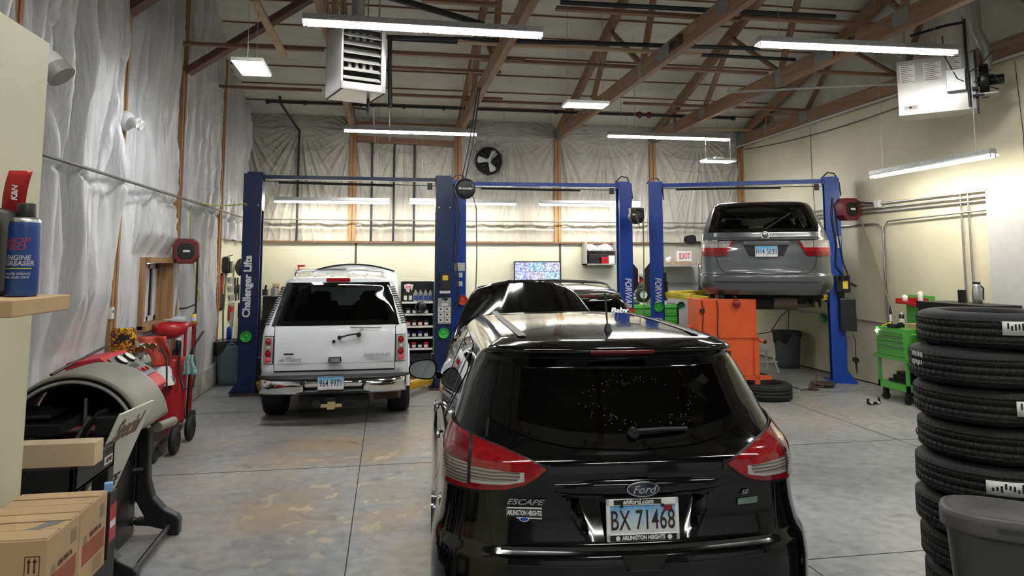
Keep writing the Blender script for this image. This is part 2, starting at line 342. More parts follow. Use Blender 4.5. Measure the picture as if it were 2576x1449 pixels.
def tag(o, label, cat, group=None, kind=None):
    o['label'] = label; o['category'] = cat
    if group: o['group'] = group
    if kind: o['kind'] = kind
    return o
def thing(name, label, cat, loc=(0, 0, 0), rz=0, group=None):
    o = bpy.data.objects.new(name, None); C.objects.link(o); o.location = loc; o.rotation_euler = (0, 0, rz); o.empty_display_size = 0.1
    return tag(o, label, cat, group)
def struct(o): o['kind'] = 'structure'; return o
def text(name, s, mt, parent=None, loc=(0, 0, 0), rot=(PI/2, 0, 0), size=0.1, bold=0.0, shear=0.0, ext=0.001, sx=1.0, align='CENTER', sp=1.0):
    cu = bpy.data.curves.new(name, 'FONT'); cu.body = s; cu.size = size; cu.extrude = ext; cu.offset = bold; cu.shear = shear
    cu.align_x = align; cu.align_y = 'CENTER'; cu.space_character = sp; cu.resolution_u = 3
    t = bpy.data.objects.new(name+'_c', cu); C.objects.link(t)
    bpy.context.view_layer.update(); dg = bpy.context.evaluated_depsgraph_get()
    me = bpy.data.meshes.new_from_object(t.evaluated_get(dg)); bpy.data.objects.remove(t); me.name = name
    me.materials.clear(); me.materials.append(M[mt] if isinstance(mt, str) else mt)
    o = bpy.data.objects.new(name, me); C.objects.link(o)
    if parent: o.parent = parent
    o.location = loc; o.rotation_euler = rot; o.scale = (sx, 1, 1); return o
def copy_tree(o, parent=None):
    c = o.copy(); C.objects.link(c)
    if parent: c.parent = parent
    for ch in [q for q in bpy.data.objects if q.parent == o]: copy_tree(ch, c)
    return c
def sag(p, q, d, n=12):
    p, q = Vector(p), Vector(q)
    return [p.lerp(q, i/n)-Vector((0, 0, d*4*(i/n)*(1-i/n))) for i in range(n+1)]
def pchip(xs, ys):
    xs = np.array(xs, float); ys = np.array(ys, float); h = np.diff(xs); dl = np.diff(ys)/h; d = np.zeros(len(xs))
    for i in range(1, len(xs)-1):
        if dl[i-1]*dl[i] > 0:
            w1 = 2*h[i]+h[i-1]; w2 = h[i]+2*h[i-1]; d[i] = (w1+w2)/(w1/dl[i-1]+w2/dl[i])
    d[0] = dl[0]; d[-1] = dl[-1]
    def f(x):
        x = min(max(x, xs[0]), xs[-1]); i = min(max(int(np.searchsorted(xs, x))-1, 0), len(h)-1)
        t = (x-xs[i])/h[i]; return (ys[i]*(1+2*t)*(1-t)**2+d[i]*h[i]*t*(1-t)**2+ys[i+1]*t*t*(3-2*t)+d[i+1]*h[i]*t*t*(t-1))
    return f
# ---------------------------------------------------------------- the building
XL, XR, YB, YF = -2.92, 7.96, 15.05, -4.0
CH = 4.65                       # underside of the truss bottom chords
PX_ = [-0.74, 1.43, 3.61, 5.79, 7.86]
def roofz(y): return 5.04+0.295*(YB-max(y, 0.0))
def grid_obj(name, m, nu, nv, fn, parent=None, hole=None):
    U, V_ = np.meshgrid(np.linspace(0, 1, nu+1), np.linspace(0, 1, nv+1))
    X, Y, Z = fn(U.ravel(), V_.ravel())
    co = np.stack([X, Y, Z], 1).astype(np.float32)
    a = (np.arange(nv)[:, None]*(nu+1)+np.arange(nu)[None, :]).ravel()
    F = np.stack([a, a+1, a+nu+2, a+nu+1], 1)
    if hole is not None:
        cc = co[F].mean(1); F = F[~hole(cc)]
    me = bpy.data.meshes.new(name); me.vertices.add(len(co)); me.vertices.foreach_set('co', co.ravel())
    me.loops.add(F.size); me.loops.foreach_set('vertex_index', F.ravel().astype(np.int32))
    me.polygons.add(len(F)); me.polygons.foreach_set('loop_start', (np.arange(len(F))*4).astype(np.int32)); me.polygons.foreach_set('use_smooth', np.ones(len(F), bool))
    me.materials.append(M[m]); me.update(); me.validate()
    o = bpy.data.objects.new(name, me); C.objects.link(o)
    if parent: o.parent = parent
    return o
def ridge(x): return 1-np.abs(np.sin(x))
fl = MB().b2((XL-.3, YF, -.05), (XR+.3, YB+.3, 0)).build('floor', 'floor'); struct(fl)
jm = MB()
for x in (-0.24, 2.78, 5.73): jm.b2((x-.004, YF, 0), (x+.004, YB, .0015))
for y in (1.9, 4.62, 7.43, 10.3, 13.1): jm.b2((XL, y-.004, 0), (XR, y+.004, .0015))
struct(jm.build('floor_joint_lines', 'black_matte')).name = 'trim_1'
# left wall: insulation blankets hung between posts
POSTS = [1.2, 3.5, 5.9, 8.2, 10.44, 12.92]
CREASES = [(random.uniform(2, 15), random.uniform(.03, .16), random.uniform(.6, 1.8), random.uniform(0, 6), random.uniform(0, 4), random.uniform(4.5, 9), random.uniform(-.05, .05)) for _ in range(60)]
def wl(u, v):
    Y = YF+(YB-YF)*u; zt = 5.04+0.295*(YB-np.maximum(Y, 0)); z0 = 0.34; Z = z0+(zt-z0)*v
    pn = np.array([-4.0]+POSTS+[15.05]); i = np.clip(np.searchsorted(pn, Y)-1, 0, len(pn)-2)
    w = pn[i+1]-pn[i]; t = (Y-pn[i])/w
    b = 0.13*np.sin(PI*t)**0.9*(0.6+0.35*np.sin(Z*1.1+i*2.1)**2)
    wob = 0.35*np.sin(Z*0.9+i)+0.12*np.sin(Z*2.7+i*3)
    f = 0.10*ridge((Y+wob*0.35)*3.7+i)**2.2*(.6+.4*np.sin(Z*.7+2*i))+0.055*ridge((Y-wob*0.3)*7.9+1.3*i+0.5*np.sin(Z*1.3))**3*(.5+.5*np.sin(Z*1.9+i))+0.032*ridge((Y+wob*.12)*19+.6*np.sin(Z*2.3))**3*(.55+.45*np.sin(Z*1.3+Y))+0.012*ridge(Y*29+Z*1.1+2*np.sin(Z*1.7))**2
    sw = ridge(9.0*(Z-1.8*(t-.5)**2+0.1*np.sin(5*t)))**3*0.028*np.sin(PI*t)
    far = np.clip((Y-10.2)/0.5, 0, 1)*np.clip((Z-2.6)/0.8, 0, 1)
    th = np.arctan2(t-0.35, (5.5-Z)*0.35+.2); rad = 0.035*ridge(th*9+i*2)**2*np.clip((5.5-Z)/2, 0, 1)
    seam = -0.05*np.exp(-((Z-2.78-0.03*np.sin(Y*5))/0.03)**2)
    for c_ in CREASES:
        y0, am, k1, p1, zl, zh, sl = c_
        yc = y0+am*np.sin(k1*Z+p1)+sl*(Z-3); mk = np.clip((Z-zl)/.5, 0, 1)*np.clip((zh-Z)/.5, 0, 1)
        f = f-0.10*mk*np.exp(-((Y-yc)/0.028)**2)+0.04*mk*np.exp(-((Y-yc-.09)/0.07)**2)
    wm = np.maximum(np.clip((Y-8.3)/.5, 0, 1)*np.clip((10.3-Y)/.1, 0, 1)*np.clip((2.35-Z)/.25, 0, 1), np.clip((Y-6.0)/.6, 0, 1)*np.clip((10.3-Y)/.5, 0, 1)*np.clip((1.7-Z)/.5, 0, 1))
    b, f = b*(1-.85*wm), f*(1-.75*wm)
    env = np.clip(np.minimum(t, 1-t)*w/0.10, 0, 1)
    d = (b+f*(1-.25*far)+sw*far+rad+seam)*env+0.02
    d = np.where((Y > 11.7) & (Z < 2.4), d*0.9, d)
    return XL+d, Y, Z
def whole(c): return ((c[:, 1] > 9.12) & (c[:, 1] < 10.06) & (c[:, 2] > 1.25) & (c[:, 2] < 2.02)) | ((c[:, 1] > 12.98) & (c[:, 2] < 2.42))
struct(grid_obj('wall_left', 'blanket', 900, 260, wl, hole=whole))
o = MB().b2((XL-.2, YF, -.02), (XL-.10, 9.0, 9.8)).b2((XL-.2, 10.2, -.02), (XL-.10, YB, 9.8)).b2((XL-.2, 9.0, -.02), (XL-.1, 10.2, 1.2)).b2((XL-.2, 9.0, 2.08), (XL-.1, 10.2, 9.8)).build('wall_left_sheathing', 'grey_paint'); struct(o)
struct(MB().b2((XL-.1, YF, 0), (XL+.16, YB, .36)).build('baseboard_left', 'concrete', bev=.02))
for i, y in enumerate(POSTS):
    p = MB().b2((XL-.08, y-.07, .34), (XL+.08, y-.005, roofz(y)-.1)).b2((XL-.08, y+.005, .34), (XL+.09, y+.06, roofz(y)-.1)).build('wall_post', 'wood', loc=(0, 0, 0))
    tag(p, ['post'][0], 'post', None)
    p['label'] = ('exposed wooden post on the left wall near the viewer, between blankets', 'exposed wooden post on the left wall behind the cream partition', 'wooden post at the top left corner above the cream partition', 'tall exposed wooden post on left wall carrying the white sensor light', 'wooden post on left wall beside the small window and hose reel', 'wooden post on left wall nearest the back corner, beside pegboard')[i]
# window
t = MB()
t.b2((XL-.12, 9.06, 2.0), (XL+.16, 10.12, 2.07)).b2((XL-.12, 10.04, 1.22), (XL+.14, 10.12, 2.0)).b2((XL-.12, 9.06, 1.2), (XL+.14, 10.12, 1.26)).b2((XL-.12, 9.06, 1.22), (XL+.1, 9.12, 2.0))
wf = struct(t.build('window_1', 'wood'))
t = MB()
for a, b in (((XL-.1, 9.13, 1.27), (XL-.06, 9.20, 1.99)), ((XL-.1, 9.70, 1.27), (XL-.06, 9.75, 1.99)), ((XL-.1, 9.98, 1.27), (XL-.06, 10.04, 1.99)), ((XL-.1, 9.13, 1.27), (XL-.06, 10.04, 1.33)), ((XL-.1, 9.13, 1.93), (XL-.06, 10.04, 1.99))): t.b2(a, b)
t.build('window_frame', 'white_enamel', wf)
MB().b2((XL-.085, 9.18, 1.3), (XL-.08, 10.0, 1.97)).build('glass_pane', 'clear', wf)
# pegboard in the back left corner of the left wall
struct(MB().b2((XL-.05, 12.98, .34), (XL+.03, YB, 2.42)).build('wall_left_pegboard', 'peg'))
struct(MB().b2((XL-.05, 12.98, 2.42), (XL+.07, YB, 2.46)).b2((XL-.05, 12.94, .34), (XL+.06, 12.99, 2.46)).build('trim_2', 'truss'))
# back wall
BPX = [XL, -0.74, 1.43, 3.61, 5.79, XR]
def wb(u, v):
    X = XL+(XR-XL)*u; Z = 2.44+(5.1-2.44)*v
    pn = np.array(BPX); i = np.clip(np.searchsorted(pn, X)-1, 0, len(pn)-2); w = pn[i+1]-pn[i]; t = (X-pn[i])/w; x = X-pn[i]
    d = 0.06*np.sin(PI*t)**.5
    for k, (a, z) in enumerate(((0.02, 4.72), (0.5, 4.8), (0.98, 4.72))):
        px = a*w+0.05*np.sin(i*3+k); dx = x-px; dz = z-Z; r = np.hypot(dx, dz); th = np.arctan2(dx, dz+.05)
        nf = 7+((i*5+k*3) % 5)
        wt = np.exp(-(dx/0.55)**2)
        d += wt*0.075*ridge(th*nf*1.5+i*1.7+k+0.35*np.sin(r*2.3+i))**3*np.clip(r/0.5, 0, 1)*np.clip(1.4-r*.5, .2, 1)
        d += wt*0.034*ridge(th*(nf*3.3)+i+2*k+.3*np.sin(r*4))**3*np.clip(r, 0, 1)
    cat = ridge(11*(Z-1.0*(t-.5)**2*(1+.3*np.sin(i))))**4*0.035*np.sin(PI*t)*np.clip((Z-3.3)/1, 0, 1)*np.clip((4.75-Z)*4, 0, 1)
    d += cat
    d += 0.010*ridge(2.6*X+1.9*Z+np.sin(2*Z+i*2))**2
    seam = -0.07*np.exp(-((Z-2.76-0.015*np.sin(X*7)-0.01*np.sin(X*17))/0.022)**2)+0.03*np.exp(-((Z-2.71)/0.06)**2)
    d += seam+0.012*np.exp(-((Z-4.74)/0.05)**2)
    env = np.clip(np.minimum(t, 1-t)*w/0.08, 0, 1)
    return X, YB-0.02-np.clip(d, 0, .4)*env, Z
struct(grid_obj('wall_back', 'blanket2', 620, 170, wb, hole=lambda c: (np.hypot(c[:, 0]-2.08, c[:, 2]-4.16) < .34)))
o = MB().b2((XL-.2, YB+.02, 0), (XR+.2, YB+.1, 9)).b2((XL, YB-.02, 4.98), (XR, YB+.05, 5.3)).build('wall_back_sheathing', 'blanket2'); struct(o)
struct(MB().b2((XL, YB-.04, .0), (5.75, YB+.03, 2.42)).build('wall_back_pegboard', 'peg'))
struct(MB().b2((5.75, YB-.04, 0), (XR, YB+.03, 2.0)).b2((5.85, YB-.07, 1.55), (XR-.9, YB-.04, 1.9)).build('wall_back_panel', 'wallwhite'))
struct(MB().b2((XL, YB-.10, 2.41), (5.8, YB, 2.45)).build('trim_3', 'trussx'))
o = MB()
for x in (-0.65, 1.6, 3.66): o.b2((x-.02, YB-.055, 0), (x+.02, YB-.035, 2.41))
struct(o.build('trim_4', 'rust'))
for i, x in enumerate(BPX[1:5]+[XR-.06]):
    p = MB().b2((x-.075, YB-.10, 2.45 if i < 4 else 0), (x-.005, YB+.0, CH+.25)).b2((x+.005, YB-.11, 2.45 if i < 4 else 0), (x+.07, YB+.0, CH+.25)).build('wall_post', 'wood')
    tag(p, ('exposed wooden post on back wall, above the white truck', 'wooden post on back wall left of the exhaust fan', 'wooden post on back wall above the wall screen', 'wooden post on back wall above the left column of third lift', 'wooden corner post where the back wall meets the cream right wall')[i], 'post')
o = MB()
o.bar((-.66, YB-.17, 4.56), (1.36, YB-.17, 4.50), .05, .13)
tag(o.build('header_board', 'trussx'), 'dark horizontal wooden header high on back wall between two posts', 'board')
# thin dark furring bars / black steel rods on the back wall
for i, x in enumerate((-1.82, -.35, .10, .52)):
    o = MB().cyl((x, YB-.17, 2.44), (x, YB-.17, 4.55 if i else 4.72), .022, n=8).build('vertical_pipe', 'pipe_black')
    tag(o, ('black vertical pipe on back wall, leftmost, fed by the sprinkler branch', 'black vertical bar right of the post above the truck', 'black vertical bar on back wall, middle of three', 'black vertical bar on back wall, rightmost of three')[i], 'pipe', None)
# right wall
def lum(n): return n
struct(MB().b2((XR, YF, 0), (XR+.1, YB+.05, CH+.2)).build('wall_right', 'wall_cream'))
struct(MB().b2((XR+.02, YF, CH+.2), (XR+.1, YB+.05, 9.8)).build('wall_right_upper', 'ceiling'))
struct(MB().b2((XR-.012, YF, 0), (XR, YB, .015)).build('baseboard_right', 'black_matte'))
o = MB().b2((XR-.10, 5.0, 0), (XR, 8.25, 2.95)).build('wall_right_panel', 'wallwhite'); struct(o)
struct(MB().b2((XL-.2, YF-.1, 0), (XR+.2, YF, 9.8)).build('wall_front', 'darkwall'))
struct(MB().b2((-.6, YF, 0), (2.9, YF+.05, 2.6)).build('door_1', 'sky_white')); struct(MB().b2((4.0, YF, 0), (7.3, YF+.05, 2.6)).build('door_2', 'sky_white'))
# ceiling
def ce(u, v):
    X = XL-.1+(XR-XL+.2)*u; Y = YF+(YB+.1-YF)*v
    z = 5.04+0.295*(YB-np.maximum(Y, 0)); k = (YB-Y)/0.62; s = np.abs(np.sin(PI*k))
    wob = 0.02*np.sin(X*2.1+np.floor(k)*3)+0.012*np.sin(X*5.3+np.floor(k))
    return X, Y, z-0.055*s*(1+8*wob)+wob*s
struct(grid_obj('ceiling', 'ceiling', 120, 260, ce))
struct(MB().add([(XL-.3, YF-.1, 9.9), (XR+.3, YF-.1, 9.9), (XR+.3, 0, 9.9), (XL-.3, 0, 9.9), (XR+.3, YB+.2, 5.3), (XL-.3, YB+.2, 5.3)], [(0, 1, 2, 3), (3, 2, 4, 5)]).build('ceiling_deck', 'grey_paint'))
pur = None
for k in range(0, 17):
    y = YB-.62*k
    if y < 4: break
    o = MB().b2((XL, -.014, -.022), (XR, .014, .04)).build('roof_purlin', 'trussx', loc=(0, y, roofz(y)-.005))
    tag(o, 'narrow brown roof purlin edge showing between strips of white ceiling blanket', 'purlin', 'roof purlins under the ceiling blanket')
# trusses
tr_lab = ('roof truss furthest left, its chord behind the left gas heater', 'roof truss over the gap between the truck and the black car', 'roof truss with dark stamp over the middle of the shop', 'roof truss passing in front of the right long light, stamped on its chord', 'roof truss lying along the top of the cream right wall')
plates_px = {1: ((1186, 318), (1215, 262), (1300, 80)), 2: ((1554, 240), (1586, 196), (1735, 84), (1840, 30)), 3: ((1880, 255), (1932, 208), (2152, 85), (2290, 50)), 4: ((2042, 290), (2175, 265), (2238, 220))}
for i, x in enumerate(PX_):
    t = thing('roof_truss', tr_lab[i], 'truss', (x, YB, CH))
    L = YB-YF
    MB().b2((-.045, -L, 0), (.045, 0, .235)).build('bottom_chord', 'truss', t)
    MB().bar((0, 0, .12), (0, -15, .12+.295*15), .085, .2).build('top_chord', 'truss', t)
    lows = [-2.75, -5.4, -8.0, -10.6, -13.2]
    tops = [-1.35, -3.9, -6.4, -9.0, -11.6, -14.4]
    tz = lambda y: .12-.295*y-.05
    for j, yl in enumerate(lows):
        for yt in (tops[j], tops[j+1]):
            MB().bar((0, yl, .2), (0, yt, tz(yt)), .04, .09, up=(1, 0, 0)).build('web', 'truss', t)
    MB().bar((0, -1.35, .2), (0, -1.35, tz(-1.35)), .04, .09, up=(0, 1, 0)).build('web', 'truss', t)
    for j, yl in enumerate([-.25, -1.35]+lows):
        w = .42 if j == 0 else (.16 if j % 2 else .26)
        MB().b2((-.049, yl-w/2, .06 if j % 3 else .0), (-.045, yl+w/2, .25)).b2((.045, yl-w/2, .06), (.049, yl+w/2, .25)).build('nail_plate', 'plate', t)
    if i in (2, 3):
        yy = -5.75-(.0 if i == 2 else .25)
        MB().b2((-.052, yy-.75, .05), (-.045, yy-.35, .22)).build('nail_plate', 'plate', t)
        text('stamp', 'WFBi', 'darktext', t, (-.055, yy-.95, .12), (PI/2, 0, -PI/2), .20, .006, shear=.25)
# loose bracing boards lying on the chords
BZ = CH+.235+.02
def xa(px, py): return at(px, py, Z=BZ)
bl = [((460, 110), (815, 125), 'trussx', 'brown brace board from the left wall to behind the left gas heater'),
      ((985, 135), (1320, 150), 'trussx', 'brown brace board right of the left gas heater, upper one'),
      ((1150, 110), (1770, 132), 'paleboard', 'pale new board lying across chords in mid ceiling'),
      ((985, 172), (1260, 180), 'trussx', 'brown brace board right of the left gas heater, middle one'),
      ((548, 215), (810, 230), 'trussx', 'lower brown brace board from left wall below the square light panel'),
      ((978, 240), (1265, 247), 'trussx', 'brown brace board right of the left gas heater, lowest one'),
      ((1165, 253), (1425, 262), 'trussx', 'brown brace board ending left of the middle light panel'),
      ((870, 308), (1190, 318), 'trussx', 'brown board just above the long light near the exhaust fan'),
      ((1060, 0), (1250, 12), 'trussx', 'brown brace board at the top edge above the nearest long light'),
      ((1400, 20), (1860, 50), 'trussx', 'brown brace board at top centre under the black gas pipe'),
      ((1860, 45), (2210, 60), 'trussx', 'brown brace board at top above the right long light'),
      ((1210, 150), (1930, 185), 'trussx', 'long brown brace board crossing the middle trusses'),
      ((1950, 180), (2270, 185), 'trussx', 'brown brace board left of the right gas heater'),
      ((1560, 265), (2050, 272), 'trussx', 'brown brace board above the long light by the grey van'),
      ((1680, 325), (1950, 325), 'paleboard', 'pale board above the far right long light')]
for a, b, m_, lb in bl:
    p, q = xa(*a), xa(*b); y = (p.y+q.y)/2
    o = MB().b2((p.x, -.04, -.02), (q.x, .04, .02)).build('brace_board', m_, loc=(0, y, BZ)); tag(o, lb, 'board')
p, q = at(300, 60, X=XL+.1), at(380, -10, Y=8.3)
o = MB().bar((XL+.1, 10.45, 4.68), (-.25, 10.1, 6.38), .09, .19, up=(0, 1, 0)).build('knee_brace', 'redbrown'); tag(o, 'dark brown diagonal brace rising from left wall behind the light panel', 'brace')
o = MB().bar((XL, 8.22, 4.72), (-.9, 8.0, 6.2), .09, .19, up=(0, 1, 0)).build('knee_brace', 'redbrown'); tag(o, 'short dark brown diagonal brace at top left corner of view', 'brace')
a_, b_ = at(640, 0, Y=7.9), at(715, 142, Y=9.3)
o = MB().bar(a_, b_, .09, .03).build('loose_board', 'paleboard'); tag(o, 'pale board hanging down at a slant beside the left light panel', 'board')
# pipes
def pipe(name, pts, r, m_, lab, cat='pipe', group=None):
    o = MB().tube(pts, r, 8).build(name, m_); return tag(o, lab, cat, group)
z9 = BZ+.03
for (pa, pb, r, zz, lab) in (((940, 92), (1910, 122), .03, z9, 'upper of two long black gas pipes running right from left heater'), ((985, 98), (2000, 150), .026, z9-.0, 'lower of two long black gas pipes running right from left heater'),
                        ((1410, 6), (2100, 42), .03, z9, 'black gas pipe with red valves at the top centre')):
    a, b = at(*pa, Z=zz), at(*pb, Z=zz); pipe('gas_pipe', [a, b], r, 'pipe_black', lab)
a, b, c = at(675, 260, Z=z9), at(1230, 290, Z=z9), at(1850, 296, Z=z9)
t = thing('sprinkler_pipe', 'black capped pipe run with fittings across the back under the roof', 'pipe')
MB().tube([(a.x, 13.35, z9), (c.x, 13.35, z9)], .026).build('pipe', 'pipe_black', t)
for x in (a.x+.01, c.x-.01, 0.25, 1.0, 3.2, -1.55, -.55): MB().cyl((x-.03, 13.35, z9), (x+.03, 13.35, z9), .045, n=10).build('coupling', 'pipe_black', t)
MB().tube([(-2.0, 13.35, z9+.1), (-2.0, 13.5, z9), (-1.85, 14.85, 4.72), (-1.82, 14.88, 4.7)], .024).build('branch', 'pipe_black', t)
for x in (4.9, 5.1): MB().ell((x, 13.33, z9), (.07, .05, .07), 10).build('valve', 'maroon', t)
pipe('vent_bar', [at(905, -30, Y=7.9), at(1215, 62, Y=9.6)], .045, 'pipe_black', 'thick dark bar slanting behind the nearest long light')
# conduits
pipe('conduit', [(XL+.27, 4, 2.84), (XL+.27, 12.9, 2.84), (XL+.25, YB-.2, 2.84)], .016, 'conduit', 'long grey conduit running along the whole left wall')
pipe('conduit', [(XL+.25, YB-.23, 2.87), (XR-.6, YB-.23, 2.87)], .012, 'conduit', 'thin grey conduit running across the back wall blankets')
pipe('conduit', [(-.74, YB-.16, 4.74), (6, YB-.16, 4.66)], .01, 'steel', 'thin conduit high on the back wall behind the fan')
for dz, lab in ((0, 'upper'), (-.07, 'middle'), (-.13, 'lower')):
    pipe('conduit', [(XR-.03, YB-.1, 2.96+dz), (XR-.03, 8.28, 2.96+dz)], .015, 'steel', f'{lab} of three parallel grey conduits along the right wall')
pipe('conduit', [(XR-.03, YB-.1, 2.64), (XR-.03, 10.5, 2.64), (XR-.03, 10.38, 2.55), (XR-.03, 10.38, 1.0)], .013, 'steel', 'conduit bending down the right wall left of green cart')
pipe('conduit', [(XR-.055, 8.28, 2.70), (XR-.055, 10.22, 2.66), (XR-.055, 10.32, 2.56), (XR-.055, 10.32, 1.05)], .013, 'steel', 'second conduit bending down the right wall above green cart')
for y in (8.75, 8.62): pipe('conduit', [(XR-.03, y, 2.95), (XR-.03, y, 1.4)], .014, 'steel', 'vertical conduit pair member beside the white wall panel', 'pipe', 'vertical conduits by the white panel')
pipe('conduit', [(XR-.02, YB-.2, 1.12), (XR-.02, 10.0, 1.0)], .012, 'steel', 'low grey conduit on right wall above the bins')
pipe('conduit', [(XR-.15, YB-.1, 4.62), (XR-.15, 6.4, 4.62)], .02, 'wallwhite', 'pale pipe running under the truss on the right wall')
pipe('cable', sag((XR-.06, 14.8, 4.55), (XR-.06, 8.8, 4.5), .12), .008, 'cable', 'dark cable drooping along the top of the right wall', 'cable')
pipe('cable', [(XR-.01, 12.3, 4.6), (XR-.01, 12.31, 3.6), (XR-.01, 12.26, 2.95)], .004, 'cable', 'thin dark wire down the right wall behind third lift', 'cable')
pipe('cable', [(XR-.01, 7.75, 4.6), (XR-.01, 7.7, 3.6), (XR-.01, 7.72, 2.95)], .004, 'cable', 'thin dark wire down the right wall beyond the right heater', 'cable')
# ---------------------------------------------------------------- lights
def strip_light(label, c, rz=0, L=2.44, drop=0.25, tubes=2, double=True, wires=True, tm='tube'):
    t = thing('strip_light', label, 'light', c, rz, None)
    h = L/2; drop = roofz(c[1])-c[2]-.12
    MB().prism([(-.06, .0), (.06, .0), (.045, .055), (-.045, .055)], 'yz', -h, h).build('housing', 'galv', t)
    if tubes:
        MB().prism([(-.06, 0), (-.105, -.022), (-.103, -.028), (-.055, -.006), (.055, -.006), (.103, -.028), (.105, -.022), (.06, 0)], 'yz', -h, h).build('reflector', 'white_enamel', t)
    segs = ((-h+.02, -.015), (.015, h-.02))
    for s0, s1 in segs:
        for y in (-.035, .035):
            MB().cyl((s0+.02, y, -.036), (s1-.02, y, -.036), .019, n=8).build('tube', tm, t)
    for x in (-h+.01, 0, h-.01):
        for y in (-.035, .035): MB().box((x, y, -.032), (.02, .02, .05)).build('socket', 'white_enamel', t)
    if wires:
        for x in (-h+.25, h-.25): MB().cyl((x, 0, .05), (x, 0, .05+drop), .004, n=5).build('hanging_chain', 'steel', t)
    return t
def ctr(a, b, Y): p, q = at(*a, Y=Y), at(*b, Y=Y); return (p+q)/2
def wt(v, d=0): return (v.x, v.y, v.z+d)
strip_light('long fluorescent strip light nearest the viewer, above the left heater', wt(ctr((764, 58), (1362, 88), 7.15), .03), R(0.3), drop=.4)
strip_light('long fluorescent strip light at upper right in front of right heater', wt(ctr((1900, 112), (2408, 132), 7.15), .03), R(-2), drop=.35)
strip_light('fluorescent strip light hanging below the left truss, near the fan', wt(ctr((862, 330), (1202, 336), 12.75), .03), 0, L=2.36, drop=.25)
strip_light('fluorescent strip light hanging above the grey van, far right truss', wt(ctr((1527, 343), (1838, 350), 12.75), .03), 0, L=2.44, drop=.25)
strip_light('low strip light hanging in front of the back wall, left of three', wt(ctr((690, 508), (980, 508), 14.3), .03), 0, L=2.2, drop=1.4, tm='tubewarm')
strip_light('low strip light behind the lift columns, middle of three', wt(ctr((1030, 510), (1298, 513), 14.3), .03), 0, L=2.16, drop=1.4, tm='tubewarm')
strip_light('low strip light behind the second lift, right of three', wt(ctr((1354, 514), (1612, 517), 14.3), .03), 0, L=2.16, drop=1.4, tm='tubewarm')
p, q = at(2194, 447, X=7.25), at(2498, 388, X=7.25)
strip_light('strip light hanging along the right wall below the right heater', ((p.x+q.x)/2, (p.y+q.y)/2, (p.z+q.z)/2+.03), R(90), L=abs(p.y-q.y), drop=1.25, tm='tubewarm')
for i, (x, y) in enumerate(((-.3, 1.2), (4.6, 1.2), (2.2, -2.2))):  # unseen fixtures added above and behind the camera to light the foreground
    strip_light(('unseen strip light added above and left of the viewpoint', 'unseen strip light added above and right of the viewpoint', 'unseen strip light added behind the viewpoint')[i], (x, y, 4.6), 0, drop=.3)
def panel_light(label, c, rz, rx=0):
    t = thing('panel_light', label, 'light', c, rz)
    MB().b2((-.30, -.16, -.02), (.30, .16, .02)).build('frame', 'white_enamel', t, bev=.004)
    MB().b2((-.285, -.145, -.026), (.285, .145, -.02)).build('diffuser', 'panel', t)
    MB().b2((-.08, -.05, .02), (.08, .05, .07)).build('driver_box', 'grey_paint', t)
    for x, y in ((-.25, 0), (.25, 0)): MB().cyl((x, y, .02), (x, y, roofz(c[1])-c[2]-.07), .003, n=5).build('hanging_chain', 'steel', t)
    return t
panel_light('square-looking bright panel light hanging near the left wall', wt(at(634, 168, Y=7.85)), R(90))
panel_light('bright panel light hanging at the middle truss', wt(at(1473, 262, Y=9.3)), 0)
panel_light('small bright panel light hanging above the raised grey van', wt(at(1807, 404, Y=12.6)), 0)
for i, (x, y) in enumerate(((2.0, 3.5), (5.5, 4.0))): panel_light(('panel light above the black car out of view', 'panel light above the tyre stack out of view')[i], (x, y, 5.2), 0)
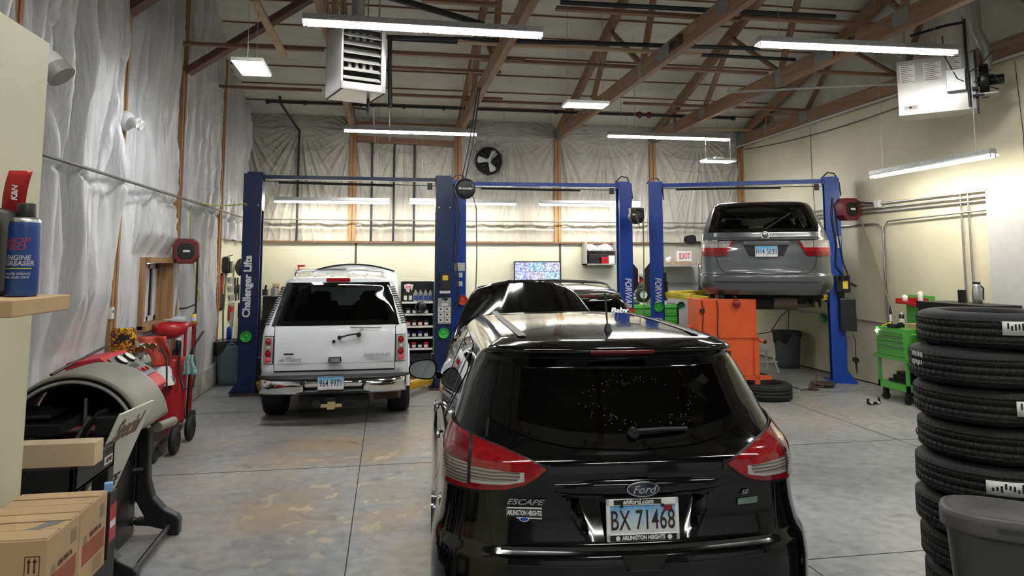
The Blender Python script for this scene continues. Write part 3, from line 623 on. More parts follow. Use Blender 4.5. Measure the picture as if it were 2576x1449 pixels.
# ---------------------------------------------------------------- vehicles
class Car:
    """Surface of a vehicle: stacked rounded plan outlines. Local axes: y forward from the rear bumper, z up."""
    def __init__(s, tbl, zt, crown, taper, arch, wheels, R_=.36, zw=.34, lift=0, warp0=1.15):
        T = np.array(tbl, float); z = T[:, 0]
        s.w, s.r, s.b, s.rc, s.yf = [pchip(z, T[:, k]) for k in (1, 2, 3, 4, 5)]
        s.z0, s.zt, s.crown, s.arch, s.tp, s.wheels, s.R, s.zw, s.warp0 = z[0], zt, crown, arch, taper, wheels, R_, zw, warp0
        s.cache = {}
    def outline(s, z):
        k = round(z, 4)
        if k in s.cache: return s.cache[k]
        w, r, b, rc, yf = s.w(z), s.r(z), s.b(z), s.rc(z), s.yf(z)
        pts = []; reg = []
        x1 = w-rc
        for i in range(25):
            x = x1*i/24; pts.append((x, r+b*(x/w)**2)); reg.append(i/24)
        y1 = r+b*(x1/w)**2; sl = 2*b*x1/w/w; a0 = math.atan(sl)
        # elliptical corner that starts with the rear slope and ends along the side
        ry = rc*1.15
        for i in range(1, 17):
            a = a0+(PI/2-a0)*i/16
            pts.append((x1+rc*(math.sin(a)-math.sin(a0))/(1-math.sin(a0)), y1+ry*(math.cos(a0)-math.cos(a)))); reg.append(1+i/16)
        y2 = pts[-1][1]; rf = .45; y3 = max(yf-rf, y2+.2)
        for i in range(1, 61):
            y = y2+(y3-y2)*i/60; pts.append((w-s.tp(y, z)+s.tp(y2, z), y)); reg.append(2+i/60)
        xs = pts[-1][0]; q = min(.5, xs*.7)
        for i in range(1, 13):
            a = PI/2*i/12; pts.append((xs-q*(1-math.cos(a)), y3+(yf-.08-y3)*math.sin(a))); reg.append(3+i/12)
        xe = pts[-1][0]
        for i in range(1, 9):
            t = i/8; pts.append((xe*(1-t), yf-.08*(1-t)**2)); reg.append(4+t)
        P = np.array(pts); L = np.concatenate([[0], np.cumsum(np.hypot(*np.diff(P, axis=0).T))])
        s.cache[k] = (P, L, np.array(reg)); return s.cache[k]
    def deform(s, x, y, z):
        k = min(max((z-s.warp0)/(s.zt-s.warp0), 0), 1.3)
        z2 = z+s.arch(y)*k
        if abs(x) > .45 and z < s.zw+s.R+.05:
            for wy in s.wheels:
                dy = abs(y-wy)
                if dy < s.R: z2 = max(z2, s.zw+math.sqrt(s.R**2-dy**2)*(.96))
        return Vector((x, y, z2))
    def S(s, a, z, side=1):      # by arc length from the rear centre line
        P, L, _ = s.outline(z); return s.deform(side*float(np.interp(a, L, P[:, 0])), float(np.interp(a, L, P[:, 1])), z)
    def SX(s, x, z, side=1):     # rear face by x
        P, L, _ = s.outline(z); n = 42; return s.deform(x, float(np.interp(abs(x), P[:n, 0], P[:n, 1])), z)
    def SY(s, y, z, side=1):     # side by y
        P, L, _ = s.outline(z); return s.deform(side*float(np.interp(y, P[:102, 1], P[:102, 0])), y, z)
    def off(s, ch, a, z, side, d):
        p = ch(a, z, side); e = .012
        ta = ch(a+e, z, side)-ch(a-e, z, side); tz = ch(a, z+e, side)-ch(a, z-e, side)
        n = ta.cross(tz)
        if n.length < 1e-9: return p
        n.normalize()
        c = Vector((0, 2.2, 0)); q = p-c
        if n.x*q.x+n.y*q.y*.35+n.z*.2 < 0: n = -n
        if ch == s.SX or (ch == s.S and a < .55):
            if n.y > 0: n = -n
        return p+n*d
    def body(s, name, mt, parent, hole=None, dz=None, inner='black_matte'):
        zs = dz if dz is not None else np.concatenate([np.arange(s.z0, s.zt, .016), [s.zt]])
        reg = np.concatenate([np.linspace(0, 1, 26)[:-1], np.linspace(1, 2, 13)[:-1], np.linspace(2, 3, 61)[:-1], np.linspace(3, 4, 9)[:-1], np.linspace(4, 5, 7)])
        n = len(reg); mb = MB(); rows = []
        for z in zs:
            P, L, G = s.outline(float(z)); x = np.interp(reg, G, P[:, 0]); y = np.interp(reg, G, P[:, 1]); rows.append((x, y))
        ring = lambda x, y: [(-x[i], y[i]) for i in range(n-1, 0, -1)]+[(x[i], y[i]) for i in range(n)][:-1]
        Vv = []; m_ = 2*n-2
        for (x, y), z in zip(rows, zs): Vv += [tuple(s.deform(a, b, float(z))) for a, b in ring(x, y)]
        K = 12; x, y = rows[-1]; ym = (y.min()+y.max())/2
        for k in range(1, K+1):
            f = 1-k/K; g = f**.8
            for a, b in ring(x, y):
                Vv.append(tuple(s.deform(a*f, ym+(b-ym)*g, s.zt+s.crown*(1-f**2.0))))
        rowsN = len(zs)+K; F = []
        for j in range(rowsN-1):
            for i in range(m_):
                f = (j*m_+i, j*m_+(i+1) % m_, (j+1)*m_+(i+1) % m_, (j+1)*m_+i)
                c = [sum(Vv[q][t] for q in f)/4 for t in range(3)]
                if hole and j < len(zs)-1 and hole(*c): continue
                F.append(f)
        mb.V = Vv; mb.F = F; mb.Mi = [0]*len(F); mb.S = [True]*len(F)
        return mb.build(name, mt, parent)
    def patch(s, name, ch, u_, lo, hi, d, mts, parent, side=1, nu=24, nv=10, mf=None, sol=0):
        """patch over columns a = u_[0]..u_[1]; lo(a), hi(a) give the z limits"""
        def f(u, v):
            a = u_[0]+(u_[1]-u_[0])*u; z0, z1 = lo(a), hi(a); return s.off(ch, a, z0+(z1-z0)*v, side, d)
        return MB().grid(f, nu, nv, 0, True, mf).build(name, mts, parent, sol=sol)
    def rowpatch(s, name, ch, z_, le, ri, d, mts, parent, side=1, nu=24, nv=14, mf=None, zb=None, zt=None, sol=0):
        """patch over rows z; le(v), ri(v) limits; optional curved bottom/top zb(x), zt(x)"""
        def f(u, v):
            a = le(v)+(ri(v)-le(v))*u; z0 = zb(a) if zb else z_[0]; z1 = zt(a) if zt else z_[1]
            return s.off(ch, a, z0+(z1-z0)*v, side, d)
        return MB().grid(f, nu, nv, 0, True, mf).build(name, mts, parent, sol=sol)
    def line(s, name, ch, pts, w, mt, parent, side=1, d=.002, n=10):
        P = []
        for (a0, z0), (a1, z1) in zip(pts[:-1], pts[1:]):
            for i in range(n): P.append((a0+(a1-a0)*i/n, z0+(z1-z0)*i/n))
        P.append(pts[-1]); mb = MB(); V_ = []
        for i, (a, z) in enumerate(P):
            a2, z2 = P[min(i+1, len(P)-1)]; a1, z1 = P[max(i-1, 0)]; dx, dz_ = a2-a1, z2-z1; l = math.hypot(dx, dz_) or 1
            nx, nz = -dz_/l*w/2, dx/l*w/2
            V_ += [s.off(ch, a-nx, z-nz, side, d), s.off(ch, a+nx, z+nz, side, d)]
        mb.add(V_, [(2*i, 2*i+2, 2*i+3, 2*i+1) for i in range(len(P)-1)], 0, True)
        return mb.build(name, mt, parent)
def frame_mf(eu, ev, a=0, b=1):
    return lambda u, v: a if (u < eu or u > 1-eu or v < ev or v > 1-ev) else b
def wheel(parent, x, y, r, wd, side, rim='steel', zc=None, spokes=6):
    zc = r if zc is None else zc
    prof = [(r*.62, -wd/2), (r*.9, -wd/2), (r*.97, -wd*.42), (r, -wd*.3), (r, wd*.3), (r*.97, wd*.42), (r*.9, wd/2), (r*.62, wd/2)]
    t = MB().lathe(prof, (0, 0, 0), 36, 0, 'x').build('wheel', 'rubber', parent, loc=(x, y, zc))
    q = MB().lathe([(a_, b_*side) for a_, b_ in ((0, .0), (r*.2, .0), (r*.22, -.02), (r*.55, -.05), (r*.62, .01), (r*.64, .01), (r*.64, -.1))], (side*wd*.42, 0, 0), 28, 0, 'x')
    for k in range(spokes):
        a = 2*PI*k/spokes; q.bar((side*wd*.42, r*.1*math.cos(a), r*.1*math.sin(a)), (side*wd*.44, r*.6*math.cos(a), r*.6*math.sin(a)), .03, .05)
    q.build('rim', rim, t); return t
def license_plate(parent, x, y, z, num, framed=False, rx=0, W=.305, H=.152):
    p = MB().b2((-W/2, -.002, -H/2), (W/2, .003, H/2)).build('license_plate', 'platepaint', parent, loc=(x, y, z), rot=(rx, 0, 0))
    text('plate_number', num, 'darktext', p, (0, -.0035, -.006), size=.116, bold=.0004, sx=.60, ext=.0008, sp=1.05)
    text('plate_state', 'Illinois', 'blueprint', p, (0, -.003, H/2-.012), size=.022, ext=.0004)
    text('plate_motto', 'Land of Lincoln', 'redcloth', p, (0, -.003, -H/2+.01), size=.014, ext=.0004)
    if framed:
        f = MB()
        for a, b in (((-.165, -.006, .058), (.165, .002, .088)), ((-.165, -.006, -.09), (.165, .002, -.057)), ((-.165, -.006, -.09), (-.147, .002, .088)), ((.147, -.006, -.09), (.165, .002, .088))): f.b2(a, b)
        fr = f.build('plate_frame', 'white', p, bev=.004)
        MB().b2((-.13, -.0075, .064), (.085, -.006, .084)).b2((-.15, -.0075, -.087), (.15, -.006, -.062)).build('frame_band', 'black_plastic', p)
        text('frame_text', 'ahford.com', 'white', p, (-.02, -.0085, .075), size=.027, bold=.001, shear=.2, ext=.0006, sx=1.1)
        text('frame_text', 'ARLINGTON HEIGHTS', 'white', p, (0, -.0085, -.0745), size=.024, bold=.001, ext=.0006, sx=.8)
        for sx_ in (-.115, .118): MB().cyl((sx_, -.0078, -.0745), (sx_, -.009, -.0745), .010, n=14).xf(Matrix.Diagonal((1, 1, 1, 1))).build('frame_dot', 'white', p)
        for sx_ in (-.095, .09): MB().cyl((sx_, -.006, .058), (sx_, -.011, .058), .007, n=10).build('plate_screw', 'black_metal', p)
        MB().b2((.098, -.004, .033), (.135, -.003, .056)).build('renewal_sticker', 'lampred', p)
    else:
        f = MB()
        for a, b in (((-.158, -.004, H/2-.004), (.158, .001, H/2+.006)), ((-.158, -.004, -H/2-.006), (.158, .001, -H/2+.004)), ((-.158, -.004, -H/2), (-.150, .001, H/2)), ((.150, -.004, -H/2), (.158, .001, H/2))): f.b2(a, b)
        f.build('plate_frame', 'chrome', p)
    return p
def seats(parent, rows, w=.5, z0=.55, zt=1.25):
    for y in rows:
        for sx_ in (-1, 1):
            o = MB().box((sx_*.38, y, z0+.35), (w, .16, .62), rx=-.12).box((sx_*.38, y+.28, z0+.02), (w, .5, .16)).box((sx_*.38, y-.03, zt), (.28, .11, .2)).build('seat', 'seat', parent, bev=.05)
def mirror(parent, car, x, y, z, side, mt, w=.24, h=.16):
    m_ = MB().grid(lambda u, v: Vector((side*(w*(u-.5)), 0, h*(v-.5)*(1-.25*u))) , 1, 1)
    def shell(u, v):
        a = 2*PI*u; rr = math.sin(PI/2*min(v*1.0, 1)); ex = .72
        cx = math.copysign(abs(math.cos(a))**ex, math.cos(a)); sz = math.copysign(abs(math.sin(a))**ex, math.sin(a))
        return (side*(w/2*cx*rr*(1)), .13*math.cos(PI/2*v)*1.0, h/2*sz*rr*(1-.18*side*cx*side*1))
    o = MB().grid(shell, 28, 8).bar((-side*w*.45, .05, -.05), (-side*(w*.45+.14), .08, -.07), .07, .05).build('side_mirror', mt, parent, loc=(x, y, z))
    def face(u, v):
        a = 2*PI*u; ex = .72; cx = math.copysign(abs(math.cos(a))**ex, math.cos(a)); sz = math.copysign(abs(math.sin(a))**ex, math.sin(a)); return (side*w/2*.9*cx*v, -.003, h/2*.88*sz*v*(1-.18*cx))
    MB().grid(face, 28, 3).build('mirror_glass', 'mirrorglass', o)
    return o
M['mirrorglass'] = mat('mirror_glass', (0.55, 0.57, 0.58), 0.03, 1.0, var=0)

# ===== black crossover in the foreground, hood raised
esc = thing('hatchback_suv', 'glossy black crossover in the foreground seen from behind, hood raised, white-framed plate', 'car', (1.12, 3.08, 0), -R(3.6))
def ess(a, b, z): return min(max((z-a)/(b-a), 0), 1)
tE = [  # z, half width, rear y, bow, corner radius, front y
 (.26, .84, .16, .10, .26, 4.40), (.34, .90, .07, .10, .30, 4.48), (.46, .925, .02, .11, .32, 4.52), (.60, .925, .0, .12, .34, 4.52),
 (.70, .915, .005, .12, .34, 4.50), (.742, .905, .02, .12, .34, 4.49), (.762, .897, .048, .11, .33, 4.48), (.80, .885, .060, .10, .32, 4.46), (.90, .873, .072, .10, .32, 4.40),
 (.985, .868, .074, .10, .32, 4.25), (1.045, .864, .066, .10, .32, 4.05), (1.10, .858, .070, .11, .32, 3.60), (1.125, .854, .084, .12, .33, 3.45), (1.15, .845, .118, .13, .33, 3.38), (1.19, .828, .155, .14, .33, 3.30),
 (1.28, .792, .225, .14, .32, 3.12), (1.38, .752, .295, .13, .30, 2.95), (1.48, .702, .362, .12, .26, 2.76), (1.532, .668, .392, .11, .24, 2.66), (1.548, .655, .345, .09, .22, 2.62), (1.566, .640, .315, .07, .20, 2.58),
 (1.59, .60, .35, .06, .20, 2.52), (1.605, .565, .40, .05, .20, 2.45)]
def tpE(y, z):
    f = .0
    if y > 2.6: f += .09*((y-2.6)/1.9)**2
    if z > 1.0: f += .05*max(0, (y-1.6)/1.6)*min(1, (z-1)/.5)*0
    return f
cE = Car(tE, 1.605, .032, tpE, lambda y: .022-.022*((y-1.6)/1.25)**2 if y < 3.0 else -.0056, (.93, 3.62), R_=.40, zw=.35)
zb = lambda x: 1.157+.105*min(1, abs(x)/.64)**2.6
def holeE(x, y, z):
    if .79 < z < .962 and abs(x) < .235+.1*(z-.785)/.185 and y < .3: return True
    if 1.22 < z < 1.50 and abs(x) < .50 and y < .7: return True
    if 1.17 < z < 1.50 and abs(x) < .60 and y > 2.55: return True
    if 1.20 < z < 1.46 and abs(x) > .5 and 1.18 < y < 2.62: return True
    return False
cE.body('body_shell', 'carblack', esc, holeE)
cE.rowpatch('rear_window', cE.SX, (0, 1.53), lambda v: -(.642-.065*v), lambda v: (.642-.065*v), .004, ['frit', 'tint2'], esc, nu=60, nv=28, mf=frame_mf(.09, .16), zb=zb, zt=lambda x: 1.530)
cE.rowpatch('windshield', lambda a, z, s_: (lambda P: cE.deform(a, float(np.interp(-abs(a), -P[102:, 0], P[102:, 1])), z))(cE.outline(z)[0]), (1.14, 1.52), lambda v: -.66+.08*v, lambda v: .66-.08*v, .0, ['frit', 'tint'], esc, mf=frame_mf(.05, .08))
for sd in (-1, 1):
    s_ = 'left' if sd < 0 else 'right'
    ztop = lambda y: 1.50+.015*math.sin(max(0, min(1, (y-.8)/2.2))*PI)-.20*max(0, (y-2.35)/.6)**1.3-.10*max(0, (1.15-y)/.4)**1.5
    zbot = lambda y: 1.135+.02*(y < 1.2)*(1.2-y)/.5
    zq = lambda y: 1.15+.33*max(0, (1.12-y)/.42)**1.2
    cE.patch('side_window', cE.SY, (1.86, 2.78), lambda y: 1.125, ztop, .004, ['frit', 'tint'], esc, sd, 20, 10, frame_mf(.05, .07))
    cE.patch('side_window', cE.SY, (1.06, 1.80), lambda y: 1.135, ztop, .004, ['frit', 'tint'], esc, sd, 20, 10, frame_mf(.06, .07))
    cE.patch('quarter_window', cE.SY, (.74, 1.04), lambda y: max(1.15, 1.15+.30*(1.04-y)/.30*.9), ztop, .004, 'frit', esc, sd, 12, 8)
    for y in (1.05, 1.83): cE.line('pillar_strip', cE.SY, [(y, 1.13), (y, 1.50)], .045, 'black_plastic', esc, sd, .006, 12)
    cE.line('belt_moulding', cE.SY, [(.78, 1.40), (.92, 1.22), (1.04, 1.135), (1.5, 1.115), (2.85, 1.115)], .016, 'chrome', esc, sd, .008)
    cE.line('door_gap', cE.SY, [(1.02, 1.10), (1.06, .95), (1.28, .62), (1.34, .42)], .008, 'black_matte', esc, sd, .0015)
    cE.line('door_gap', cE.SY, [(1.84, 1.10), (1.84, .40)], .008, 'black_matte', esc, sd, .0015)
    for y in (1.22, 2.05):
        p = cE.off(cE.SY, y, .99, sd, .02)
        MB().ell(p, (.013, .10, .013), 16).ell(p-Vector((sd*.014, -.07, 0)), (.012, .02, .010), 10).build('door_handle', 'carblack', esc)
    # roof ditch strip
    mb = MB(); pr = []
    for i in range(30):
        y = .56+i/29*1.75; xx = .50-.03*((y-1.4)/1.2)**2
        for q_ in (xx, xx-.042):
            f_ = max(q_/.56, (abs(y-1.43)/1.03)**1.25); pr.append((sd*q_, y, 1.605+.032*(1-min(f_, 1)**2)+cE.arch(y)+.004))
    mb.add(pr, [(2*i, 2*i+2, 2*i+3, 2*i+1) for i in range(29)], 0, True).build('roof_ditch_strip', 'conduit', esc)
    # tail lamp
    top = lambda a: float(np.interp(a, [.42, .5, .62, .75, .9, 1.02, 1.10], [1.088, 1.118, 1.155, 1.182, 1.205, 1.222, 1.225]))
    bot = lambda a: float(np.interp(a, [.42, .46, .52, .60, .75, .95, 1.04, 1.10], [1.082, 1.052, 1.02, 1.0, .985, .98, .985, 1.03]))
    def lm(u, v):
        if u > .955 or v < .10 or u < .05: return 0
        if .52 < u < .545: return 2
        if u > .52:
            return (0 if v > .93 else 3) if v > .52 else 1
        if v > .50+.0*u: return 0 if v > .5 else 1
        if u > .14 and v > .16:
            if v < .22 or u < .17 or v-.24 < (0.19-u)*3: return 4
            return 1
        return 0
    tl = cE.patch('tail_lamp', cE.S, (.42, 1.09), bot, top, .014, ['lampred', 'lampstripe', 'black_plastic', 'lampdeep', 'lampwhite'], esc, sd, 70, 40, lm)
    cE.patch('tail_lamp_surround', cE.S, (.40, 1.11), lambda a: bot(min(max(a, .43), 1.08))-.014, lambda a: top(min(max(a, .43), 1.08))+.010, .004, 'black_plastic', esc, sd, 40, 10)
    # gate gap lines and creases
    cE.line('gate_gap', cE.SX, [(sd*.655, 1.262), (sd*.668, 1.20), (sd*.672, 1.19)], .010, 'black_matte', esc, 1, .0012)
    cE.line('gate_gap', cE.SX, [(sd*.672, .975), (sd*.665, .80), (sd*.66, .775), (sd*.60, .757)], .009, 'black_matte', esc, 1, .0012)
cE.line('gate_gap', cE.SX, [(-.62, .758), (0, .753), (.62, .758)], .012, 'black_matte', esc, 1, .0012, 16)
cE.line('window_moulding', cE.SX, [(-.64, 1.262), (-.55, 1.222), (-.45, 1.193), (-.3, 1.166), (0, 1.152), (.3, 1.166), (.45, 1.193), (.55, 1.222), (.64, 1.262)], .008, 'frit', esc, 1, .0055, 12)
# spoiler brake lamp, plate recess, emblems
MB().grid(lambda u, v: cE.off(cE.SX, -.16+.32*u, 1.551+.022*v, 1, .004), 14, 3).build('high_brake_lamp', 'lampdeep', esc)
def rec(u, v):
    z = .775+.20*v; hw = .235+.125*v**.8; x = -hw+2*hw*u
    e = min(1, min(u, 1-u)/.06, v/.08, (1-v)/.02+.3); p = cE.off(cE.SX, x, z, 1, .003); p.y += .0*e; return p
def recs(u, v):   # recessed dish around the plate, curving inwards
    z = .780+.190*v; hw = .255+.10*v; x = -hw+2*hw*u; p = cE.off(cE.SX, x, z, 1, .003)
    eu = min(1, min(u, 1-u)/.10); p.y += .060*min(1, v/.9)*(1 if v < .93 else max(0, (1-v)/.07))*eu*eu*(3-2*eu); return p
MB().grid(recs, 30, 14).build('plate_recess', 'carblack', esc)
hb = MB()
def handle_bar(u, v):
    x = -.38+.76*u; a = PI*v; rz = .036*(1-.5*abs(2*u-1)**4); p = cE.off(cE.SX, x, 1.0, 1, 0); return (p.x, p.y-.030*math.sin(a)*(1-.75*abs(2*u-1)**6), 1.005+rz*math.cos(a))
hb.grid(handle_bar, 30, 10); hb.build('gate_handle_bar', 'carblack', esc)
license_plate(esc, .005, .045, .873, 'BX 71468', True, rx=-.06)
def oval(name, x, y, z, a, b, t, m_, par, rx=-.05):
    mb = MB(); n = 32
    vs = [(0, -t, 0)]+[(a*math.cos(2*PI*i/n), -t*.6, b*math.sin(2*PI*i/n)) for i in range(n)]+[(a*math.cos(2*PI*i/n), .004, b*math.sin(2*PI*i/n)) for i in range(n)]
    mb.add(vs, [(0, 1+i, 1+(i+1) % n) for i in range(n)]+[(1+i, 1+n+i, 1+n+(i+1) % n, 1+(i+1) % n) for i in range(n)])
    return mb.build(name, m_, par, loc=(x, y, z), rot=(rx, 0, 0))
e1 = oval('emblem', .005, .033, 1.005, .074, .033, .008, 'chrome', esc)
M['navy2'] = mat('emblem_navy', (0.006, 0.01, 0.035), 0.15, coat=1); oval('emblem_face', 0, -.003, 0, .069, .0285, .009, 'navy2', e1, 0)
text('emblem_script', 'Ford', 'chrome', e1, (0, -.0125, -.001), size=.046, bold=.0008, shear=.35, ext=.0012, sx=1.15)
p = cE.SX(-.52, .945); text('badge', 'ESCAPE', 'chrome', esc, (-.515, p.y-.006, .945), (PI/2, 0, -.20), .033, .0008, .4, .002, 1.45)
st = MB().b2((-.078, -.001, -.024), (.078, .001, .024)).build('dealer_sticker', 'white', esc, loc=(-.515, p.y-.004, .898), rot=(-.05, 0, -.20))
MB().b2((-.077, -.002, -.018), (.077, .0, .018)).build('sticker_band', 'black_plastic', st)
text('sticker_text', 'ARLINGTON HEIGHTS', 'white', st, (0, -.003, 0), size=.029, bold=.001, ext=.0004, sx=.52)
o_ = oval('sticker_oval', 0, -.001, -.026, .022, .010, .001, 'white', st, 0); oval('sticker_oval', 0, -.0015, -.026, .018, .007, .002, 'blue', st, 0)
p = cE.SX(.53, .945); text('badge', 'SE', 'chrome', esc, (.50, p.y-.012, .955), (PI/2, 0, .20), .026, .0006, .3, .002, 1.4)
eb = MB().b2((-.045, -.001, -.013), (.06, .002, .013)).build('eco_badge', mat('eco_green', (0.17, 0.26, 0.21), .3, .3), esc, loc=(.51, p.y-.008, .915), rot=(-.05, 0, .20)); text('badge', 'eco', 'chrome', eb, (-.012, -.003, 0), size=.022, ext=.0004, sx=1.3)
# bumper handle recess, lower bumper
q = MB().prism([(-.10, .028), (.10, .028), (.07, -.028), (-.07, -.028)], 'xz', -.004, .02).build('bumper_recess', 'black_matte', esc, loc=(0.0, -.001, .706))
MB().tube([(-.075, -.006, .676), (.075, -.006, .676)], .004).build('recess_trim', 'black_metal', esc)
cE.line('bumper_crease', cE.SX, [(-.60, .700), (-.14, .695)], .006, 'black_plastic', esc, 1, .003); cE.line('bumper_crease', cE.SX, [(.14, .695), (.60, .700)], .006, 'black_plastic', esc, 1, .003)
cE.rowpatch('lower_bumper', cE.SX, (.27, .44), lambda v: -.82, lambda v: .82, .006, 'black_plastic', esc, nu=30, nv=6)
# wiper, antenna
w0 = cE.off(cE.SX, 0.0, 1.205, 1, .02); w1 = cE.off(cE.SX, .26, 1.215, 1, .02)
MB().tube([w0+Vector((-.02, .0, .0)), w0+Vector((.0, -.012, .012)), w0.lerp(w1, .5)+Vector((0, -.014, .01)), w1], .011).build('rear_wiper', 'black_plastic', esc)
MB().cyl(w0+Vector((0, .02, .003)), w0+Vector((0, -.02, .003)), .022, n=16).build('wiper_hub', 'black_plastic', esc)
az = 1.655
ant = MB().lathe([(0, .042), (.014, .04), (.020, .02), (.028, .0), (.032, -.008)], (0, 0, 0), 20).build('antenna', 'black_plastic', esc, loc=(0.02, .70, 1.630))
MB().tube([(0, 0, .03), (0, .02, .08), (0.0, .05, .20)], .0055).build('antenna_mast', 'black_plastic', ant)
mirror(esc, cE, -1.015+.01, 2.86, 1.13, -1, 'carblack', .23, .16); mirror(esc, cE, 1.0, 2.86, 1.13, 1, 'carblack', .23, .16)
# raised hood
def hoodf(wa, wb_, y0, z0, y1, z1, bend, crown, cr=.0):
    def f(u, v):
        s_ = 2*u-1; w = wa+(wb_-wa)*v**1.5; w *= 1-.06*max(0, v-.9)/.1
        y = y0+(y1-y0)*v+bend*abs(s_)**2.4+.05*math.sin(PI*v)*-1; z = z0+(z1-z0)*(v-.0*v)-crown*s_*s_*(.3+.7*v)+cr*(math.exp(-((abs(s_)-.36)/.05)**2))
        return Vector((s_*w, y, z))
    return f
MB().grid(hoodf(.80, .50, 3.42, 1.12, 4.02, 1.83, .20, .075, .008), 48, 24).build('hood', 'carblack', esc, sol=.02)
MB().tube([(-.6, 3.95, 1.0), (-.55, 3.98, 1.55)], .008).build('hood_prop', 'black_metal', esc)
for sd in (-1, 1):
    for y in (.93, 3.62): wheel(esc, sd*.765, y, .345, .225, sd)
seats(esc, (1.35, 2.2), zt=1.28)
MB().b2((-.75, .5, .40), (.75, 3.3, .48)).b2((-.7, 2.95, .7), (.7, 3.2, 1.08)).build('cabin_floor', 'black_matte', esc)
MB().b2((-.12, 2.7, 1.42), (.12, 2.73, 1.48)).build('rear_view_mirror', 'black_plastic', esc)
rs = MB(); rr = random.Random(3)
for i in range(85):
    a = rr.uniform(0, 2*PI); q_ = rr.uniform(.45, 1)**.6; x, z = .07+.30*q_*math.cos(a), 1.335+.125*q_*math.sin(a)
    if z > 1.5: continue
    p = cE.off(cE.SX, x, z, 1, .006); rs.ell(p, (.0022, .001, .0018), 6)
rs.build('water_drops', 'lampwhite', esc)['kind'] = 'stuff'

# ===== white full-size SUV on first lift
tah = thing('full_size_suv', 'white full-size suv seen from behind on the first lift, chrome bumper, hood up', 'car', (-.63, 9.15, 0), 0)
tT = [(.50, .86, .24, .02, .10, 4.95), (.60, .90, .20, .03, .11, 5.0), (.68, .905, .17, .03, .12, 5.0), (.85, .91, .165, .03, .12, 4.98), (1.0, .905, .17, .03, .12, 4.85), (1.10, .898, .18, .03, .12, 4.2), (1.16, .89, .19, .035, .12, 3.85), (1.22, .875, .21, .04, .12, 3.72),
      (1.45, .80, .30, .05, .13, 3.35), (1.65, .725, .385, .06, .14, 3.05), (1.735, .69, .42, .06, .14, 2.95), (1.775, .66, .45, .06, .15, 2.85), (1.80, .61, .50, .05, .16, 2.8)]
cT = Car(tT, 1.80, .035, lambda y, z: .05*max(0, (y-3.2)/1.8)**2, lambda y: .0, (.98, 3.95), R_=.47, zw=.40)
def holeT(x, y, z):
    if 1.28 < z < 1.70 and abs(x) < .58 and y < .8: return True
    if 1.26 < z < 1.72 and abs(x) < .62 and y > 2.6: return True
    return 1.27 < z < 1.66 and abs(x) > .55 and 1.2 < y < 2.85
cT.body('body_shell', 'carwhite', tah, holeT)
cT.rowpatch('rear_window', cT.SX, (1.215, 1.745), lambda v: -(.785-.135*v), lambda v: .785-.135*v, .006, ['frit', 'tint2'], tah, nu=40, nv=20, mf=frame_mf(.07, .09))
cT.rowpatch('windshield', lambda a, z, s_: (lambda P: cT.deform(a, float(np.interp(-abs(a), -P[102:, 0], P[102:, 1])), z))(cT.outline(z)[0]), (1.2, 1.75), lambda v: -.72+.1*v, lambda v: .72-.1*v, .0, ['frit', 'clear'], tah, mf=frame_mf(.04, .05))
for sd in (-1, 1):
    cT.patch('side_window', cT.SY, (1.95, 2.95), lambda y: 1.22, lambda y: 1.70-.35*max(0, (y-2.5)/.6)**1.4, .005, ['frit', 'tint'], tah, sd, 16, 10, frame_mf(.05, .07))
    cT.patch('side_window', cT.SY, (1.1, 1.88), lambda y: 1.22, lambda y: 1.70, .005, ['frit', 'tint'], tah, sd, 16, 10, frame_mf(.05, .07))
    cT.patch('quarter_window', cT.SY, (.62, 1.02), lambda y: 1.22, lambda y: 1.69, .005, 'frit', tah, sd, 10, 10)
    lv = MB()
    for k in range(17):
        z = 1.23+k*.028; x0 = cT.w(z)-.05
        p0 = cT.off(cT.S, x0-.0, z, sd, .012); p1 = cT.off(cT.S, x0+.19, z, sd, .012)
        pm = cT.off(cT.S, x0+.09, z, sd, .016)
        lv.tube([p0, pm, p1], .007, 6)
    lv.build('pillar_louvre', 'black_plastic', tah)
    # tail lamp
    la = (.755, .865)
    lp = cT.patch('tail_lamp', cT.S, la, lambda a: .765, lambda a: 1.085, .012, ['lampwhite', 'lampclear'], tah, sd, 12, 30, frame_mf(.12, .04))
    cT.patch('lamp_gasket', cT.S, (la[0]-.012, la[1]+.012), lambda a: .755, lambda a: 1.095, .005, 'black_plastic', tah, sd)
    for z, m_, r_ in ((1.03, 'lampred', .042), (.955, 'lampwhite', .022), (.885, 'lampred', .042), (.805, 'pinktext', .034)):
        c_ = cT.off(cT.S, .81, z, sd, .010); n_ = (cT.off(cT.S, .81, z, sd, .03)-c_).normalized()
        MB().cyl(c_, c_+n_*.012, r_, r_*.85, 20).cyl(c_+n_*.012, c_+n_*.018, r_*.5, r_*.3, 16).build('lamp_lens', m_, lp)
    cT.line('gate_gap', cT.SX, [(sd*.735, .66), (sd*.742, 1.20), (sd*.79, 1.22)], .009, 'rust', tah, 1, .002)
    # fender flare
    mb = MB()
    for k in range(17):
        a = PI*k/16; y = .98+.49*math.cos(a); z = .40+.47*math.sin(a)
        pv = (pv if k else [])+[(sd*.905, y, z)]
    mb.tube(pv, .034, 10).build('fender_flare', 'carwhite', tah)
    for y in (.98, 3.95): wheel(tah, sd*.80, y, .395, .29, sd)
    # roof rack
    MB().tube([(sd*.56, .62, 1.825), (sd*.565, .72, 1.87), (sd*.57, 1.2, 1.885), (sd*.56, 2.3, 1.885), (sd*.55, 2.45, 1.835)], .016).build('roof_rail', 'chrome', tah)
for y in (.80, 1.9): MB().tube([(-.57, y, 1.885), (-.3, y, 1.90), (.3, y, 1.90), (.57, y, 1.885)], .013).build('rack_crossbar', 'chrome', tah)
